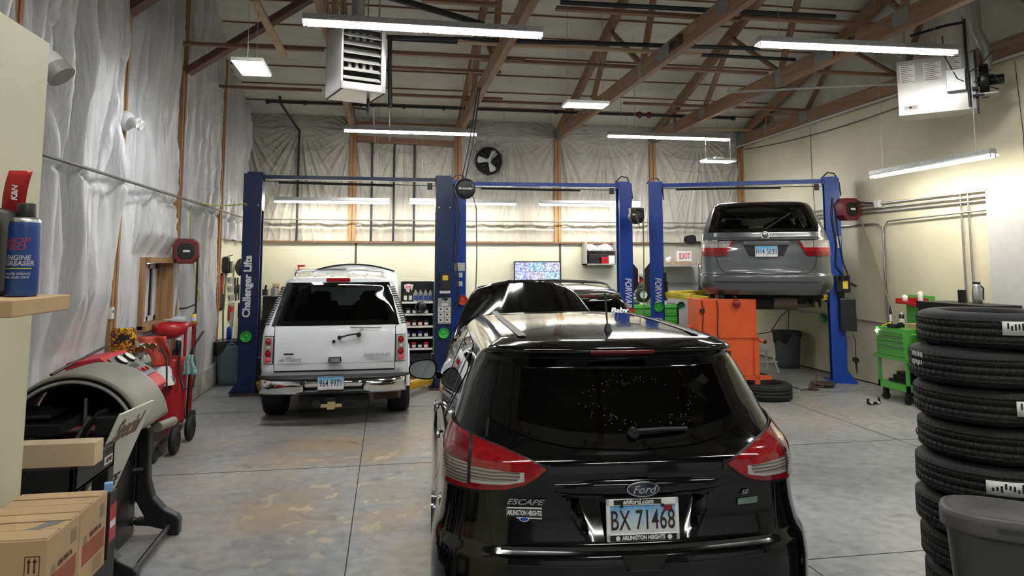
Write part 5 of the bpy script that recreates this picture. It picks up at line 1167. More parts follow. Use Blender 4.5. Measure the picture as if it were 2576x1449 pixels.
def heater_right():
    c = at(2279, 293, Y=8.0); t = thing('unit_heater', 'large grey gas heater with papers and fan hanging at upper right', 'heater', (c.x, c.y, c.z), -R(44))
    w, d, h = 1.02, .50, .86
    MB().b2((0, 0, 0), (w, d, h)).build('cabinet', 'heater', t, bev=.006)
    t.scale = (.86, .86, .86); t.location = (c.x+.18, c.y+.35, c.z+.08)
    MB().b2((.66, -.12, .28), (.90, 0, .60)).build('control_box', 'galv', t, bev=.004)
    for a, b, n in (((.04, -.004, .50), (.25, 0, .80), 0), ((.36, -.004, .50), (.60, 0, .80), 1), ((.68, -.004, .62), (.86, 0, .84), 2), ((.08, -.004, .08), (.26, 0, .15), 3)):
        p = MB().b2(a, b).build('paper_sheet', 'paper', t)
        mb = MB()
        k = max(1, int((b[2]-a[2])/.03))
        for i in range(k):
            if n != 3: mb.b2((a[0]+.02, -.005, a[2]+.015+.03*i), (b[0]-.02-.03*(i % 3), -.004, a[2]+.022+.03*i))
        if n == 3: mb.b2((.15, -.006, .10), (.18, -.004, .135)).b2((.10, -.006, .114), (.24, -.004, .119))
        mb.build('printed_lines', 'ink', p)
    MB().lathe([(.24, 0), (.26, .03), (.26, .10), (.24, .12)], (w+.05, .25, .45), 26, 0, 'x').build('fan_shroud', 'black_metal', t)
    for k in range(4):
        a = PI/2*k+.4; MB().bar((w+.1, .25+.04*math.cos(a), .45+.04*math.sin(a)), (w+.1, .25+.22*math.cos(a), .45+.22*math.sin(a)), .02, .12).build('fan_blade', 'black_metal', t)
    MB().cyl((w+.02, .25, .45), (w+.36, .25, .45), .075, n=18).build('fan_motor', 'black_metal', t)
    MB().b2((w, 0, .20), (w+.28, .5, .225)).build('motor_shelf', 'heater', t)
    MB().b2((w, 0, .0), (w+.03, .5, .86)).build('rear_frame', 'black_metal', t)
    MB().tube([(.93, -.08, 1.35), (.93, -.08, .75), (.94, -.08, .02)], .02).cyl((.93, -.08, .45), (.93, -.08, .52), .035, n=10).cyl((.94, -.08, .18), (1.12, -.06, .18), .018, n=8).cyl((.94, -.08, .30), (1.05, -.08, .28), .02, n=8).tube([(.93, -.08, 1.3), (.7, .1, 1.35), (.2, .2, 1.30)], .022).build('gas_pipe', 'pipe_black', t)
    for q in ([(.64, -.05, 1.15), (.65, -.05, .85), (.80, -.14, .45), (.88, -.13, .4)], [(.9, -.1, .5), (1.1, -.1, .62), (1.25, .1, .85)], [(1.0, -.02, .4), (1.2, 0, .3), (1.3, .15, .28)], [(1.05, -.05, .5), (1.25, .0, .48), (1.3, .15, .4)]): MB().tube([Vector(v) for v in q], .008).build('wire', 'cable', t)
    MB().tube([(w+.15, .25, .6), (w+.15, .25, .95), (w+.05, .3, 1.25), (w+.05, .3, 2.2)], .075, 16).build('flue_pipe', 'galv', t)
    for x, y in ((.1, .1), (.9, .1), (.1, .4), (.9, .4)): MB().cyl((x, y, h), (x, y, h+.6), .008, n=6).build('hanger_rod', 'steel', t)
heater_right()
pipe('strut_channel', [at(1830, 232, Y=10.2), at(2275, 210, Y=8.9)], .02, 'grey_paint', 'thin grey strut bar running to the left side of right heater', 'bar')
# exhaust fan
t = thing('exhaust_fan', 'round black exhaust fan in foil-wrapped opening on back wall', 'fan', (2.08, 14.86, 4.16), 0)
MB().lathe([(.275, -.02), (.295, -.03), (.30, .03), (.275, .04)], (0, 0, 0), 40, 0, 'y').build('shroud', 'black_metal', t)
MB().cyl((0, .10, 0), (0, .12, 0), .275, n=32).build('shutter', 'black_matte', t)
for k in range(7): MB().b2((-.26*math.cos(math.asin(min(1, abs(-.24+.08*k)/.275))), .085, -.25+.08*k), (.26*math.cos(math.asin(min(1, abs(-.24+.08*k)/.275))), .09, -.235+.08*k)).build('shutter_slat', 'black_metal', t)
for k in range(3):
    a = 2*PI*k/3+.95; MB().prism([(.05, -.03), (.23, -.075), (.25, .02), (.22, .075), (.05, .03)], 'xz', -.01, .0).xf(Matrix.Rotation(-a, 4, 'Y')).build('blade', 'steel', t)
MB().cyl((0, -.05, 0), (0, .08, 0), .052, n=20).build('motor', 'grey_paint', t)
for a in range(4): MB().bar((0, -.03, 0), (.29*math.cos(a*PI/2+.8), -.03, .29*math.sin(a*PI/2+.8)), .012, .012).build('guard_arm', 'black_metal', t)
for r_ in (.10, .16, .22): MB().torus((0, -.035, 0), r_, .0025, 'y', 36, 6).build('guard_ring', 'black_metal', t)
def foil(u, v):
    a = 2*PI*u; s = max(abs(math.cos(a)), abs(math.sin(a))); r_ = .30+(.44/s*1.0-.30)*v; return (r_*math.cos(a), .04+.03*math.sin(a*19+v*9)*math.sin(v*7+a*3)+.06*v, r_*math.sin(a))
MB().grid(foil, 160, 16).build('foil_wrap', 'foil', t)
# ---------------------------------------------------------------- back wall fittings
t = thing('wall_screen', 'wall screen split into security camera views, behind the dark suv', 'screen', (3.14, 14.93, 1.72), 0)
MB().b2((-.50, -.03, -.30), (.50, .05, .31)).build('bezel', 'black_plastic', t)
def scr(i, cols):
    m_, nt, b, N, L = node_mat('screen_view_%d' % i, .3); tc = N('ShaderNodeTexCoord'); v = N('ShaderNodeTexVoronoi'); v.inputs['Scale'].default_value = 9+.7*i; n = N('ShaderNodeTexNoise'); n.inputs['Scale'].default_value = 5+.5*i; n.inputs['Distortion'].default_value = .1; L(tc.outputs['Object'], n.inputs[0]); L(n.outputs['Color'], v.inputs['Vector'])
    r = N('ShaderNodeValToRGB'); e = r.color_ramp.elements; e[0].position = .1; e[0].color = (.02, .02, .04, 1); e[1].position = .9; e[1].color = (*cols[1], 1); e.new(.35).color = (*cols[0], 1); L(v.outputs['Distance'], r.inputs[0])
    b.inputs['Base Color'].default_value = (0, 0, 0, 1); L(r.outputs[0], b.inputs['Emission Color']); b.inputs['Emission Strength'].default_value = .5; return m_
vw = [((.25, .27, .6), (.75, .78, 1)), ((.15, .35, .65), (.8, .9, 1)), ((.3, .28, .5), (.8, .8, 1)), ((.25, .25, .6), (.7, .75, 1)), ((.3, .25, .4), (.75, .75, .9)), ((.15, .3, .4), (.7, .8, 1)), ((.3, .3, .6), (.7, .7, .95)), ((.05, .5, .1), (.4, .9, .4))]
for i in range(8):
    c_, r_ = i % 3, i//3
    MB().b2((-.485+c_*.325, -.034, .10-r_*.195), (-.485+c_*.325+.318, -.03, .10-r_*.195+.19)).build('camera_view', scr(i, vw[i]), t)
t = thing('wall_cabinet', 'open grey wall cabinet with cloths and tool cases on the back wall', 'cabinet', (4.50, 14.75, 1.95), 0)
MB().b2((-.36, 0, 0), (-.31, .25, .5)).b2((.33, 0, 0), (.36, .25, .5)).b2((-.36, 0, 0), (.36, .25, .03)).b2((-.36, .23, 0), (.36, .25, .5)).b2((-.33, .02, .3), (.34, .25, .32)).build('shell', 'grey_paint', t)
for i, (x, w_, m_, lb, z) in enumerate(((-.15, .22, 'black_plastic', 'black tool case in the open wall cabinet', .19), (.10, .15, 'red', 'red box in the open wall cabinet', .14), (.25, .13, 'paper', 'stack of pale cases at right in the open wall cabinet', .17))):
    o = MB().b2((-w_/2, 0, 0), (w_/2, .16, z)).b2((-w_/2-.003, -.004, z*.62), (w_/2+.003, .0, z*.68)).build('tool_case', m_, loc=(4.5+x, 14.79, 1.98), bev=.006); tag(o, lb, 'case')
for i, (x, r_) in enumerate(((-.2, .14), (.12, .17))):
    def cl(u, v, x=x, r_=r_): a = 2*PI*u; q = math.sin(PI*v/2); return (r_*q*math.cos(a)*1.1, .09*q*math.sin(a), .10*math.cos(PI/2*v)*(1+.25*math.sin(3*a+i))+.012*math.sin(9*a+v*8))
    o = MB().grid(cl, 30, 10).build('cloth_bundle', 'paper', loc=(4.5+x, 14.88, 2.275)); tag(o, ('left', 'right')[i]+' crumpled pale cloth bundle on top shelf of the wall cabinet', 'cloth')
# exit sign shelf
o = MB().b2((5.7, 14.5, 1.955), (6.65, 14.95, 1.985)).build('wall_shelf', 'cardboard'); tag(o, 'thin brown shelf under the exit sign, right of third lift column', 'shelf')
t = thing('exit_sign', 'white exit sign with red letters standing on the shelf behind the minivan', 'sign', (6.30, 14.52, 2.02), 0)
MB().b2((-.16, 0, .0), (.16, .05, .23)).build('sign_face', 'white', t, bev=.006)
text('lettering', 'EXIT', 'pinktext', t, (0, -.002, .115), size=.175, bold=.002, ext=.001, sx=.72)
o = MB().b2((6.16, 14.53, 1.985), (6.44, 14.75, 2.02)).build('box', 'cardboard'); tag(o, 'flat brown box under the exit sign', 'box')
for i, (x, w_) in enumerate(((5.80, .16), (6.0, .14))):
    o = MB().ell((0, 0, .07), (w_/2, .07, .07), 14).ell((.02, 0, .10), (w_/3, .06, .05), 12).build('plastic_bag', 'paper', loc=(x, 14.7, 1.985)); tag(o, ('pale bag at the far left of the exit sign shelf', 'pale bag next to the exit sign on its shelf')[i], 'bag')
# green tool chest at back
t = thing('tool_chest', 'wide green tool chest against back wall between the blue lift columns', 'tool chest', (5.50, 14.35, 0), 0)
MB().b2((-.57, 0, .12), (.53, .55, 1.12)).build('cabinet', 'green', t, bev=.01); MB().b2((.53, 0, .1), (.56, .56, 1.13)).build('side_trim', 'black_plastic', t)
for c_ in range(3):
    for k in range(6):
        x = -.555+c_*.36; z = .16+k*.155
        d_ = MB().b2((x, -.015, z), (x+.345, 0, z+.145)).build('drawer', 'green', t, bev=.003); MB().b2((x+.01, -.03, z+.12), (x+.335, -.012, z+.14)).build('handle', 'lime', d_)
for sx_ in (-.5, .45): MB().cyl((sx_-.02, .1, .06), (sx_+.02, .1, .06), .06).build('caster', 'black_matte', t)
for i in range(7):
    o = MB().box((0, 0, .02), (.09+.02*(i % 3), .1, .03+.02*(i % 2)), rz=i*.7).build('hand_tool', ['steel', 'black_plastic', 'paper'][i % 3], loc=(5.02+i*.15, 14.5, 1.12)); tag(o, f'small tool lying on the green chest, {["first","second","third","fourth","fifth","sixth","seventh"][i]} from its left end', 'tool', 'tools on the green chest')
# items on the back wall between columns
def disc(name, label, c, r_, mt, inner=None, th=.05, cat='disc'):
    o = MB().lathe([(r_*.55, -th), (r_*.9, -th), (r_, -th*.5), (r_, 0), (r_*.55, 0)], (0, 0, 0), 30, 0, 'y').build(name, mt, loc=c)
    if inner: MB().cyl((0, -th*.4, 0), (0, 0, 0), r_*.56, n=24).build('core', inner, o)
    return tag(o, label, cat)
disc('hose_coil', 'coiled black hose hung on back wall between the blue columns', (5.50, 14.95, 1.31), .17, 'black_plastic', 'paper')
o = disc('grinder_wheel', 'round grey and red disc hung on the wall above the coiled hose', (5.42, 14.95, 1.63), .13, 'grey_paint', 'red'); 
o = MB().b2((-.05, -.07, -.09), (.04, -.05, .07)).b2((-.05, -.072, -.11), (.04, -.05, -.05), 1).build('product_card', ['paper', 'red'], loc=(5.35, 14.95, 1.63)); tag(o, 'white and red packaged item hung in front of the round grey disc', 'package')
o = MB().ell((0, 0, 0), (.11, .06, .11), 16).ell((.1, 0, -.09), (.09, .05, .09), 14).build('respirator', 'black_plastic', loc=(5.72, 14.93, 1.58)); tag(o, 'black bulky hung gear right of the grey disc on back wall', 'gear')
for i in range(6):
    o = MB().b2((-.035, -.02, -.05), (.035, 0, .05)).b2((-.03, -.022, 0), (.03, -.02, .03), 1).build('hanging_pack', ['paper', 'black_plastic'], loc=(5.12+.1*(i % 3), 14.98, 1.42-.16*(i//3))); tag(o, f'small hanging pack on pegboard left of hose coil, {["top left","top middle","top right","bottom left","bottom middle","bottom right"][i]}', 'package', 'small packs on the pegboard')
o = MB().tube([(0, 0, 0), (.03, -.03, -.09)], .012).bar((-.01, -.02, .01), (.13, -.02, .01), .03, .04).build('heat_gun', 'red', loc=(-1.78, 14.97, 1.93)); tag(o, 'small red handled tool hung on pegboard above the white truck', 'tool')
o = MB().b2((-.07, -.03, -.09), (.07, 0, .09)).b2((-.05, -.032, -.05), (.05, -.03, .03), 1).build('wall_box', ['cardboard', 'black_plastic'], loc=(-2.2, 14.98, 1.5)); tag(o, 'small brown box on back wall right of left navy column', 'box')
# bench with clutter behind the truck
t = thing('workbench', 'dark cluttered workbench against back wall between navy column and truck', 'workbench', (-1.9, 14.5, 0), 0)
MB().b2((-.55, -.1, .85), (.75, .45, .92)).build('bench_top', 'black_metal', t)
for x in (-.5, .7): MB().b2((x-.04, -.05, 0), (x+.04, .4, .85)).build('leg', 'black_metal', t)
MB().b2((-.5, .2, .92), (.7, .42, 1.35)).build('back_shelf', 'black_matte', t)
for i in range(7):
    o = MB().box((0, 0, .06), (.09, .1, .12+.04*(i % 3)), rz=i).cyl((0, 0, .1), (.02, 0, .2), .02).build('bench_part', ['black_metal', 'grey_paint', 'rust'][i % 3], loc=(-2.35+.18*i, 14.62, 1.37)); tag(o, f'dark metal part on the bench shelf behind the truck, {["first","second","third","fourth","fifth","sixth","seventh"][i]} from left', 'part', 'parts on the back bench')
o = MB().prism([(0, 0), (.16, .05), (.18, .42), (.02, .40)], 'xz', 0, .12).build('parts_container', 'dkgreen', loc=(-2.1, 14.35, .92)); tag(o, 'dark green container leaning on the bench behind navy column', 'container')
# oil rack
t = thing('display_rack', 'black oil display rack with white shelf edges left of right navy column', 'rack', (.60, 14.55, 0), 0)
MB().b2((-.33, .0, .05), (-.30, .42, 1.62)).b2((.30, .0, .05), (.33, .42, 1.62)).b2((-.33, .38, .05), (.33, .42, 1.62)).b2((-.33, 0, .05), (.33, .42, .2)).build('frame', 'black_metal', t)
sh = [.30, .52, .74, .98, 1.22]
for z in sh: s0 = MB().b2((-.3, 0, z-.02), (.3, .4, z)).build('shelf', 'black_metal', t); MB().b2((-.31, -.012, z-.03), (.31, 0, z+.008)).build('shelf_edge', 'white_enamel', s0)
MB().prism([(-.27, .13), (-.17, .15), (-.07, .13), (-.10, .02), (-.17, -.03), (-.24, .02)], 'xz', .36, .375).build('header_badge', 'paper', t, loc=(0, 0, 1.42)); text('header_text', 'BEST', 'pinktext', t, (-.17, .358, 1.50), size=.07, bold=.001, sx=.8)
def bottle(label, loc, mt, h=.24, w=.10, grp=None):
    o = MB().prism([(-w/2, 0), (w/2, 0), (w/2, h*.72), (w*.15, h*.88), (w*.15, h*.95), (-w*.15, h*.95), (-w*.15, h*.88), (-w/2, h*.60)], 'xz', 0, .07).build('oil_bottle', mt, loc=loc, bev=.012)
    MB().cyl((0, .035, h*.93), (0, .035, h*1.02), .018, n=10).build('cap', 'black_plastic', o); MB().b2((-w*.36, -.002, h*.15), (w*.36, 0, h*.5)).build('label', 'paper' if mt != 'steel' else 'blueprint', o)
    return tag(o, label, 'bottle', grp)
pos = ['first', 'second', 'third', 'fourth', 'fifth', 'sixth']
for i in range(6): bottle(f'{("dark","dark","silver","silver","silver","silver")[i]} oil bottle on the top rack shelf, {pos[i]} from left', (.36+i*.10, 14.58, 1.22), 'black_plastic' if i < 2 else 'steel', .25, .088, 'oil bottles on the top rack shelf')
r2 = random.Random(5)
for j, z in enumerate(sh[:4]):
    for i in range(4 if j else 4):
        o = MB().b2((-.045, 0, 0), (.045, .08, .09+.03*((i+j) % 2))).b2((-.035, -.002, .02), (.035, 0, .07), 1).build('filter_box', [['black_plastic', 'navy', 'red', 'black_plastic'][(i*2+j) % 4], 'paper'], loc=(.42+i*.12, 14.57, z)); tag(o, f'small boxed can on the rack, {["lowest","second lowest","middle","second highest"][j]} shelf, {pos[i]} from left', 'can', 'boxed cans on the lower rack shelves')
o = MB().torus((0, 0, 0), .10, .02, 'y').ell((.03, 0, .02), (.08, .05, .09), 14).build('headphones', 'black_plastic', loc=(.66, 14.5, 1.11)); tag(o, 'black glossy round object hanging on the oil rack', 'headset')
# ---------------------------------------------------------------- orange cabinet, tyres, bins on right
t = thing('tool_cabinet', 'tall orange metal tool cabinet seen from its back, under the minivan', 'cabinet', (4.92, 9.85, 0), -R(6))
MB().b2((-.44, 0, .90), (.43, .50, 1.465)).build('top_chest', 'orange', t, bev=.006)
mb = MB()
for a, b in (((-.42, .02, .33), (.38, .55, .90)), ((.38, .0, .02), (.45, .06, .9)), ((.38, .5, .02), (.45, .56, .9)), ((-.42, 0, .02), (-.36, .06, .9)), ((-.42, .5, .02), (-.36, .56, .9)), ((-.42, 0, .02), (.45, .56, .14)), ((-.42, 0, .30), (.62, .05, .36)), ((.38, 0, .86), (.45, .56, .92))): mb.b2(a, b)
mb.build('frame', 'orange', t); MB().b2((-.35, -.008, .36), (.34, .02, .80)).build('door', 'orange', t, bev=.003)
MB().b2((-.10, -.012, .60), (.02, -.008, .72)).build('rating_label', 'black_plastic', t)
MB().b2((-.08, -.014, .64), (.0, -.012, .655)).b2((-.08, -.014, .68), (.0, -.012, .69)).build('label_print', 'gold', t)
MB().cyl((.44, .1, .87), (.56, .1, .84), .025, n=12).cyl((.56, .1, .84), (.60, .1, .83), .028, n=12, m=1).build('push_handle', ['orange', 'black_plastic'], t)
for x, m_ in ((-.39, 'cable'), (-.17, 'cable')): MB().tube([(x, -.02, 1.45), (x+.015, -.03, 1.3), (x, -.02, 1.0), (x+.03, -.02, .82)], .008).build('power_cord', m_, t)
MB().b2((-.42, -.05, 1.27), (-.36, -.01, 1.33)).b2((-.18, -.04, .75), (-.13, -.01, .84), 1).build('plug', ['black_plastic', 'cardboard2'], t)
for sx_ in (-.35, .38): MB().cyl((sx_-.025, .08, .06), (sx_+.025, .08, .06), .06).build('caster', 'black_matte', t)
MB().b2((-.52, .05, .86), (-.42, .5, .92)).build('side_shelf', 'orange', t)
MB().cyl((.05, .2, .04), (.05, .2, .34), .045, n=14).build('jack_stand', 'red', t)
o = MB().ell((0, 0, 0), (.055, .05, .065), 16).build('ear_muff', 'ppe', loc=(5.03, 9.78, 1.40)); MB().tube([(0, .0, .05), (0, .03, .11), (0, .10, .10)], .014).build('headband', 'black_plastic', o); tag(o, 'crimson ear muff hung over the back of the orange cabinet', 'ear muffs')
o = MB().b2((0, 0, 0), (.10, .1, .06)).build('tool_tray', 'black_metal', loc=(4.8, 9.9, 1.465)); tag(o, 'small dark tray on top of the orange cabinet', 'tray')
o = MB().lathe([(0, 0), (.045, 0), (.045, .03), (.025, .04), (.03, .12), (.035, .125), (.02, .16), (0, .165)], (0, 0, 0), 18).build('spray_bottle', 'reddish', loc=(4.45, 10.1, .92)); tag(o, 'small red bottle on the side shelf of the orange cabinet', 'bottle')
def tire(name, label, c, r_=.33, w=.21, ry=0, grp=None, treads=True):
    ri = r_*.62; k = 60
    prof = [(ri, .02), (ri+.012, .004), (r_*.80, .0), (r_*.93, .012), (r_*.985, .03), (r_, .05)]
    for j in range(1, 5):
        z = w*j/5; prof += [(r_, z-.005), (r_-.008, z-.004), (r_-.008, z+.004), (r_, z+.005)]
    prof += [(r_, w-.05), (r_*.985, w-.03), (r_*.93, w-.012), (r_*.80, w), (ri+.012, w-.004), (ri, w-.02), (ri, .02)]
    mb = MB().lathe(prof, (0, 0, 0), 72)
    if treads:
        for i in range(k):
            a = 2*PI*i/k
            for z0, z1, sk in ((w*.21, w*.39, .035), (w*.41, w*.59, -.035), (w*.61, w*.79, .035), (.022, w*.19, .0), (w*.81, w-.022, .0)):
                p = Vector((math.cos(a)*(r_+.001), math.sin(a)*(r_+.001), z0)); q = Vector((math.cos(a+sk)*(r_+.001), math.sin(a+sk)*(r_+.001), z1))
                if z0 < .03: p.x *= .978; p.y *= .978
                if z1 > w-.03: q.x *= .978; q.y *= .978
                mb.bar(p, q, .0035, .0012, 1, up=(math.cos(a), math.sin(a), 0))
    o = mb.build(name, ['rubber', 'black_matte'], loc=c); return tag(o, label, 'tire', grp)
tire('tire', 'used tyre lying flat on floor right of the orange cabinet, front one', (5.56, 9.98, 0), .36, .24, treads=False); MB().cyl((0, 0, .08), (0, 0, .15), .22).build('rim', 'steel', bpy.data.objects['tire'])
o = tire('tire', 'used wheel lying flat behind the front used tyre', (5.66, 10.78, 0), .36, .24, treads=False); MB().lathe([(0, .2), (.05, .2), (.12, .18), (.2, .2), (.225, .22)], (0, 0, 0), 24).build('rim', 'steel', o)
def trashcan(label, c, h, r0, r1, mt, bag=True, rz=0, square=False):
    n = 36; f = (lambda a: 1/max(abs(math.cos(a)), abs(math.sin(a)))**.7) if square else (lambda a: 1)
    def g(u, v): a = 2*PI*u; r_ = (r0+(r1-r0)*v)*f(a)*.9; return (r_*math.cos(a), r_*math.sin(a), .005+(h-.005)*v)
    t = MB().grid(g, n, 8).cyl((0, 0, .005), (0, 0, .02), r0*.9, n=n).torus((0, 0, h-.02), r1*.92, .014, 'z', 36, 6).build('trash_can', mt, loc=c, rz=rz, sol=.004)
    if bag:
        def bg(u, v): a = 2*PI*u; r_ = (r1*1.0+.012)*f(a)*.93-(.02*v); return (r_*math.cos(a), r_*math.sin(a), h+.012-(.13+.09*math.sin(a*2+1)+.06*math.sin(5*a))*v)
        MB().grid(bg, 48, 8).build('bin_liner', 'black_plastic', t, sol=.003)
    return tag(t, label, 'trash can')
trashcan('round grey trash can with black liner against the right wall', (7.60, 12.80, 0), .68, .23, .28, 'bingrey')
trashcan('blue-grey trash can with black liner in the back left corner', (-2.52, 12.75, 0), .70, .24, .30, 'binblue', square=True)
t = thing('step_stool', 'small white step stool on floor between orange cabinet and trash can', 'stool', (6.85, 12.45, 0), 0)
MB().b2((-.18, -.12, .37), (.18, .12, .40)).build('step_top', 'white_enamel', t, bev=.01); MB().b2((-.22, -.2, .18), (.22, -.1, .20)).build('lower_step', 'white_enamel', t)
for x in (-1, 1):
    for y in (-1, 1): MB().bar((x*.15, y*.1, .38), (x*.24, y*.19, 0), .03, .03).build('leg', 'white_enamel', t)
o = MB().b2((7.9, 13.15, 1.05), (7.95, 13.27, 1.15)).build('outlet_box', 'grey_paint'); tag(o, 'grey outlet box low on the right wall above the trash can', 'outlet')
pipe('extension_cord', [(7.9, 13.2, 1.08), (7.6, 13.0, .95), (7.2, 12.7, .68), (6.6, 12.2, .70), (6.2, 11.9, .85)], .008, 'cable', 'thin black cord drooping from the right wall outlet leftwards', 'cord')
pipe('extension_cord', [(7.92, 13.24, 1.05), (7.9, 13.25, .75), (7.9, 13.2, .3)], .007, 'cable', 'cord hanging straight down from the right wall outlet', 'cord')
t = thing('brake_caliper_bracket', 'small black brake bracket with white dust caps on the floor by green cart', 'car part', (6.80, 9.28, 0), .2)
MB().tube([(-.10, 0, .09), (-.11, 0, .03), (-.05, 0, .02), (.05, 0, .02), (.11, 0, .03), (.10, 0, .09)], .018).build('bracket', 'black_metal', t)
for x in (-.055, .07): MB().cyl((x, -.03, .03), (x, .0, .03), .014).build('cap', 'white', t)
o = MB().lathe([(0, .02), (.10, .02), (.17, .035), (.20, .05), (.20, .06), (.12, .05), (0, .04)], (0, 0, 0), 30).build('brake_shield', 'rust', loc=(6.98, 10.75, 0)); tag(o, 'rusty round brake drum plate lying on the floor under minivan', 'car part')
o = MB().cyl((0, 0, 0), (0, 0, .05), .07).tube([(-.25, -.05, .02), (0, 0, .04), (.1, .05, .22)], .012).tube([(.0, 0, .04), (.16, -.03, .06)], .015).build('wheel_hub', 'rust', loc=(6.62, 10.45, 0)); tag(o, 'rusty wheel hub assembly lying left of the round brake plate', 'car part')
o = MB().tube([(-.08, 0, .02), (.0, .02, .04), (.08, -.01, .02)], .014).build('control_arm', 'rust', loc=(6.35, 10.55, 0)); tag(o, 'small rusty part on the floor left of the hub', 'car part')
o = MB().lathe([(.24, -.03), (.30, -.03), (.33, 0), (.30, .04), (.24, .04)], (0, 0, 0), 30, 0, 'y').build('tire', 'rubber', loc=(6.5, 13.6, .33)); tag(o, 'tyre standing upright behind the orange cabinet near back wall', 'tire')
# green cart
t = thing('tool_cart', 'green wheeled tool cart with drawers by the right wall, lamp on its corner', 'tool cart', (7.22, 9.72, 0), -PI/2)
# local x runs along the wall towards the viewer, local y towards the wall
MB().b2((0, 0, .62), (.62, .5, 1.04)).build('drawer_case', 'green', t, bev=.005)
mb = MB()
for a, b in (((0, 0, .18), (.04, .04, .62)), ((.58, 0, .18), (.62, .04, .62)), ((0, .46, .18), (.04, .5, .62)), ((.58, .46, .18), (.62, .5, .62)), ((0, 0, .18), (.62, .5, .27)), ((-.06, -.01, .60), (.68, .51, .65))): mb.b2(a, b)
mb.build('frame', 'green', t); MB().b2((0, 0, 1.035), (.62, .5, 1.052)).build('top_tray', 'green', t)
for k, (z, h) in enumerate(((.94, .06), (.865, .065), (.79, .065), (.66, .12))):
    d_ = MB().b2((.03, -.012, z), (.59, 0, z+h)).build('drawer', 'green', t, bev=.003); MB().b2((.04, -.024, z+h-.014), (.58, -.008, z+h-.002)).build('handle', 'steel', d_)
MB().cyl((.66, .05, .98), (.66, .45, .98), .018).build('push_handle', 'green', t)
MB().b2((.04, .50, 1.04), (.60, .53, 1.52)).build('lid', 'green', t, bev=.004); text('lid_text', 'U.S. GENERAL', 'white', t, (.34, .495, 1.34), (PI/2, 0, 0), .06, .001, 0, .001, .9)
MB().b2((-.03, .38, 1.38), (.26, .50, 1.42)).b2((-.03, .38, 1.38), (-.02, .5, 1.46)).b2((.28, .38, 1.36), (.56, .50, 1.40)).b2((.05, .48, 1.4), (.5, .5, 1.48)).build('magnetic_tray', 'red', t)
for x in (.08, .54):
    for y in (.06, .44): MB().cyl((x-.02, y, .055), (x+.02, y, .055), .055).b2((x-.03, y-.03, .10), (x+.03, y+.03, .18)).build('caster', 'black_matte', t)
MB().ell((.03, -.016, .99), (.02, .012, .02), 10).build('work_lamp', 'panel', t)
def can(label, loc, r_, h, mt, cap='white', cat='can'):
    o = MB().lathe([(0, 0), (r_, 0), (r_, h*.82), (r_*.6, h*.88), (r_*.35, h*.9), (0, h*.9)], (0, 0, 0), 18).build('spray_can', mt, loc=loc); MB().cyl((0, 0, h*.88), (0, 0, h), r_*.45, n=12).build('cap', cap, o); MB().lathe([(r_*1.01, h*.25), (r_*1.01, h*.6)], (0, 0, 0), 18).build('label', 'paper', o); return tag(o, label, cat)
can('dark spray can standing on the green cart', (7.45, 9.45, 1.05), .035, .22, 'black_metal'); can('black tall tube standing on the green cart', (7.40, 9.62, 1.05), .018, .30, 'black_plastic', 'black_plastic'); can('white can in the red tray of the green cart lid', (7.66, 9.62, 1.42), .04, .10, 'white'); can('white can with yellow top in the red tray of green cart', (7.66, 9.30, 1.40), .035, .20, 'paper', 'yellow2')
o = MB().b2((7.42, 9.2, 1.05), (7.66, 9.34, 1.12)).build('box', 'cardboard'); tag(o, 'small brown box on top of the green cart', 'box')
o = MB().b2((0, 0, 0), (.10, .18, .06)).bar((.05, .0, .05), (.05, -.1, .08), .03, .05).build('power_tool', 'black_plastic', loc=(7.22, 9.3, 1.05), bev=.01); tag(o, 'black power tool at the front edge of the green cart top', 'tool')
o = MB().tube([(0, 0, 0), (.06, -.1, .05), (.02, -.18, .0)], .012).build('air_nozzle', 'yellow2', loc=(7.3, 9.68, 1.06)); tag(o, 'yellow hose nozzle lying on the green cart corner', 'nozzle')
o = MB().b2((7.30, 9.2, .27), (7.6, 9.6, .31)).b2((7.34, 9.25, .31), (7.55, 9.55, .37)).b2((7.36, 9.3, .37), (7.58, 9.5, .42)).build('tool_pile', 'black_metal'); tag(o, 'dark flat trays stacked on the lower shelf of green cart', 'tray')
# dark tool box beyond the tyres
t = thing('roll_cabinet', 'black cabinet top showing above the tyre stack by right wall', 'cabinet', (7.35, 7.82, 0), 0)
MB().b2((0, 0, .1), (.5, 1.15, 1.36)).build('body', 'black_metal', t); MB().b2((-.02, -.02, 1.36), (.5, 1.17, 1.46)).build('top', 'black_plastic', t)
o = MB().lathe([(0, 0), (.055, 0), (.06, .05), (.06, .17), (.045, .22), (.045, .25), (0, .26)], (0, 0, 0), 20).build('thermos', 'steel', loc=(7.7, 8.32, 1.46)); MB().cyl((0, 0, .25), (0, 0, .28), .045).tube([(.05, 0, .24), (.10, 0, .2), (.09, 0, .05), (.05, 0, .04)], .01).build('lid_and_handle', 'black_plastic', o); tag(o, 'steel thermos jug on the black cabinet behind the tyre stack', 'thermos')
o = MB().b2((7.62, 8.5, 1.46), (7.70, 8.56, 1.63)).build('bottle_box', 'black_plastic'); tag(o, 'small dark bottle left of the steel thermos', 'bottle')
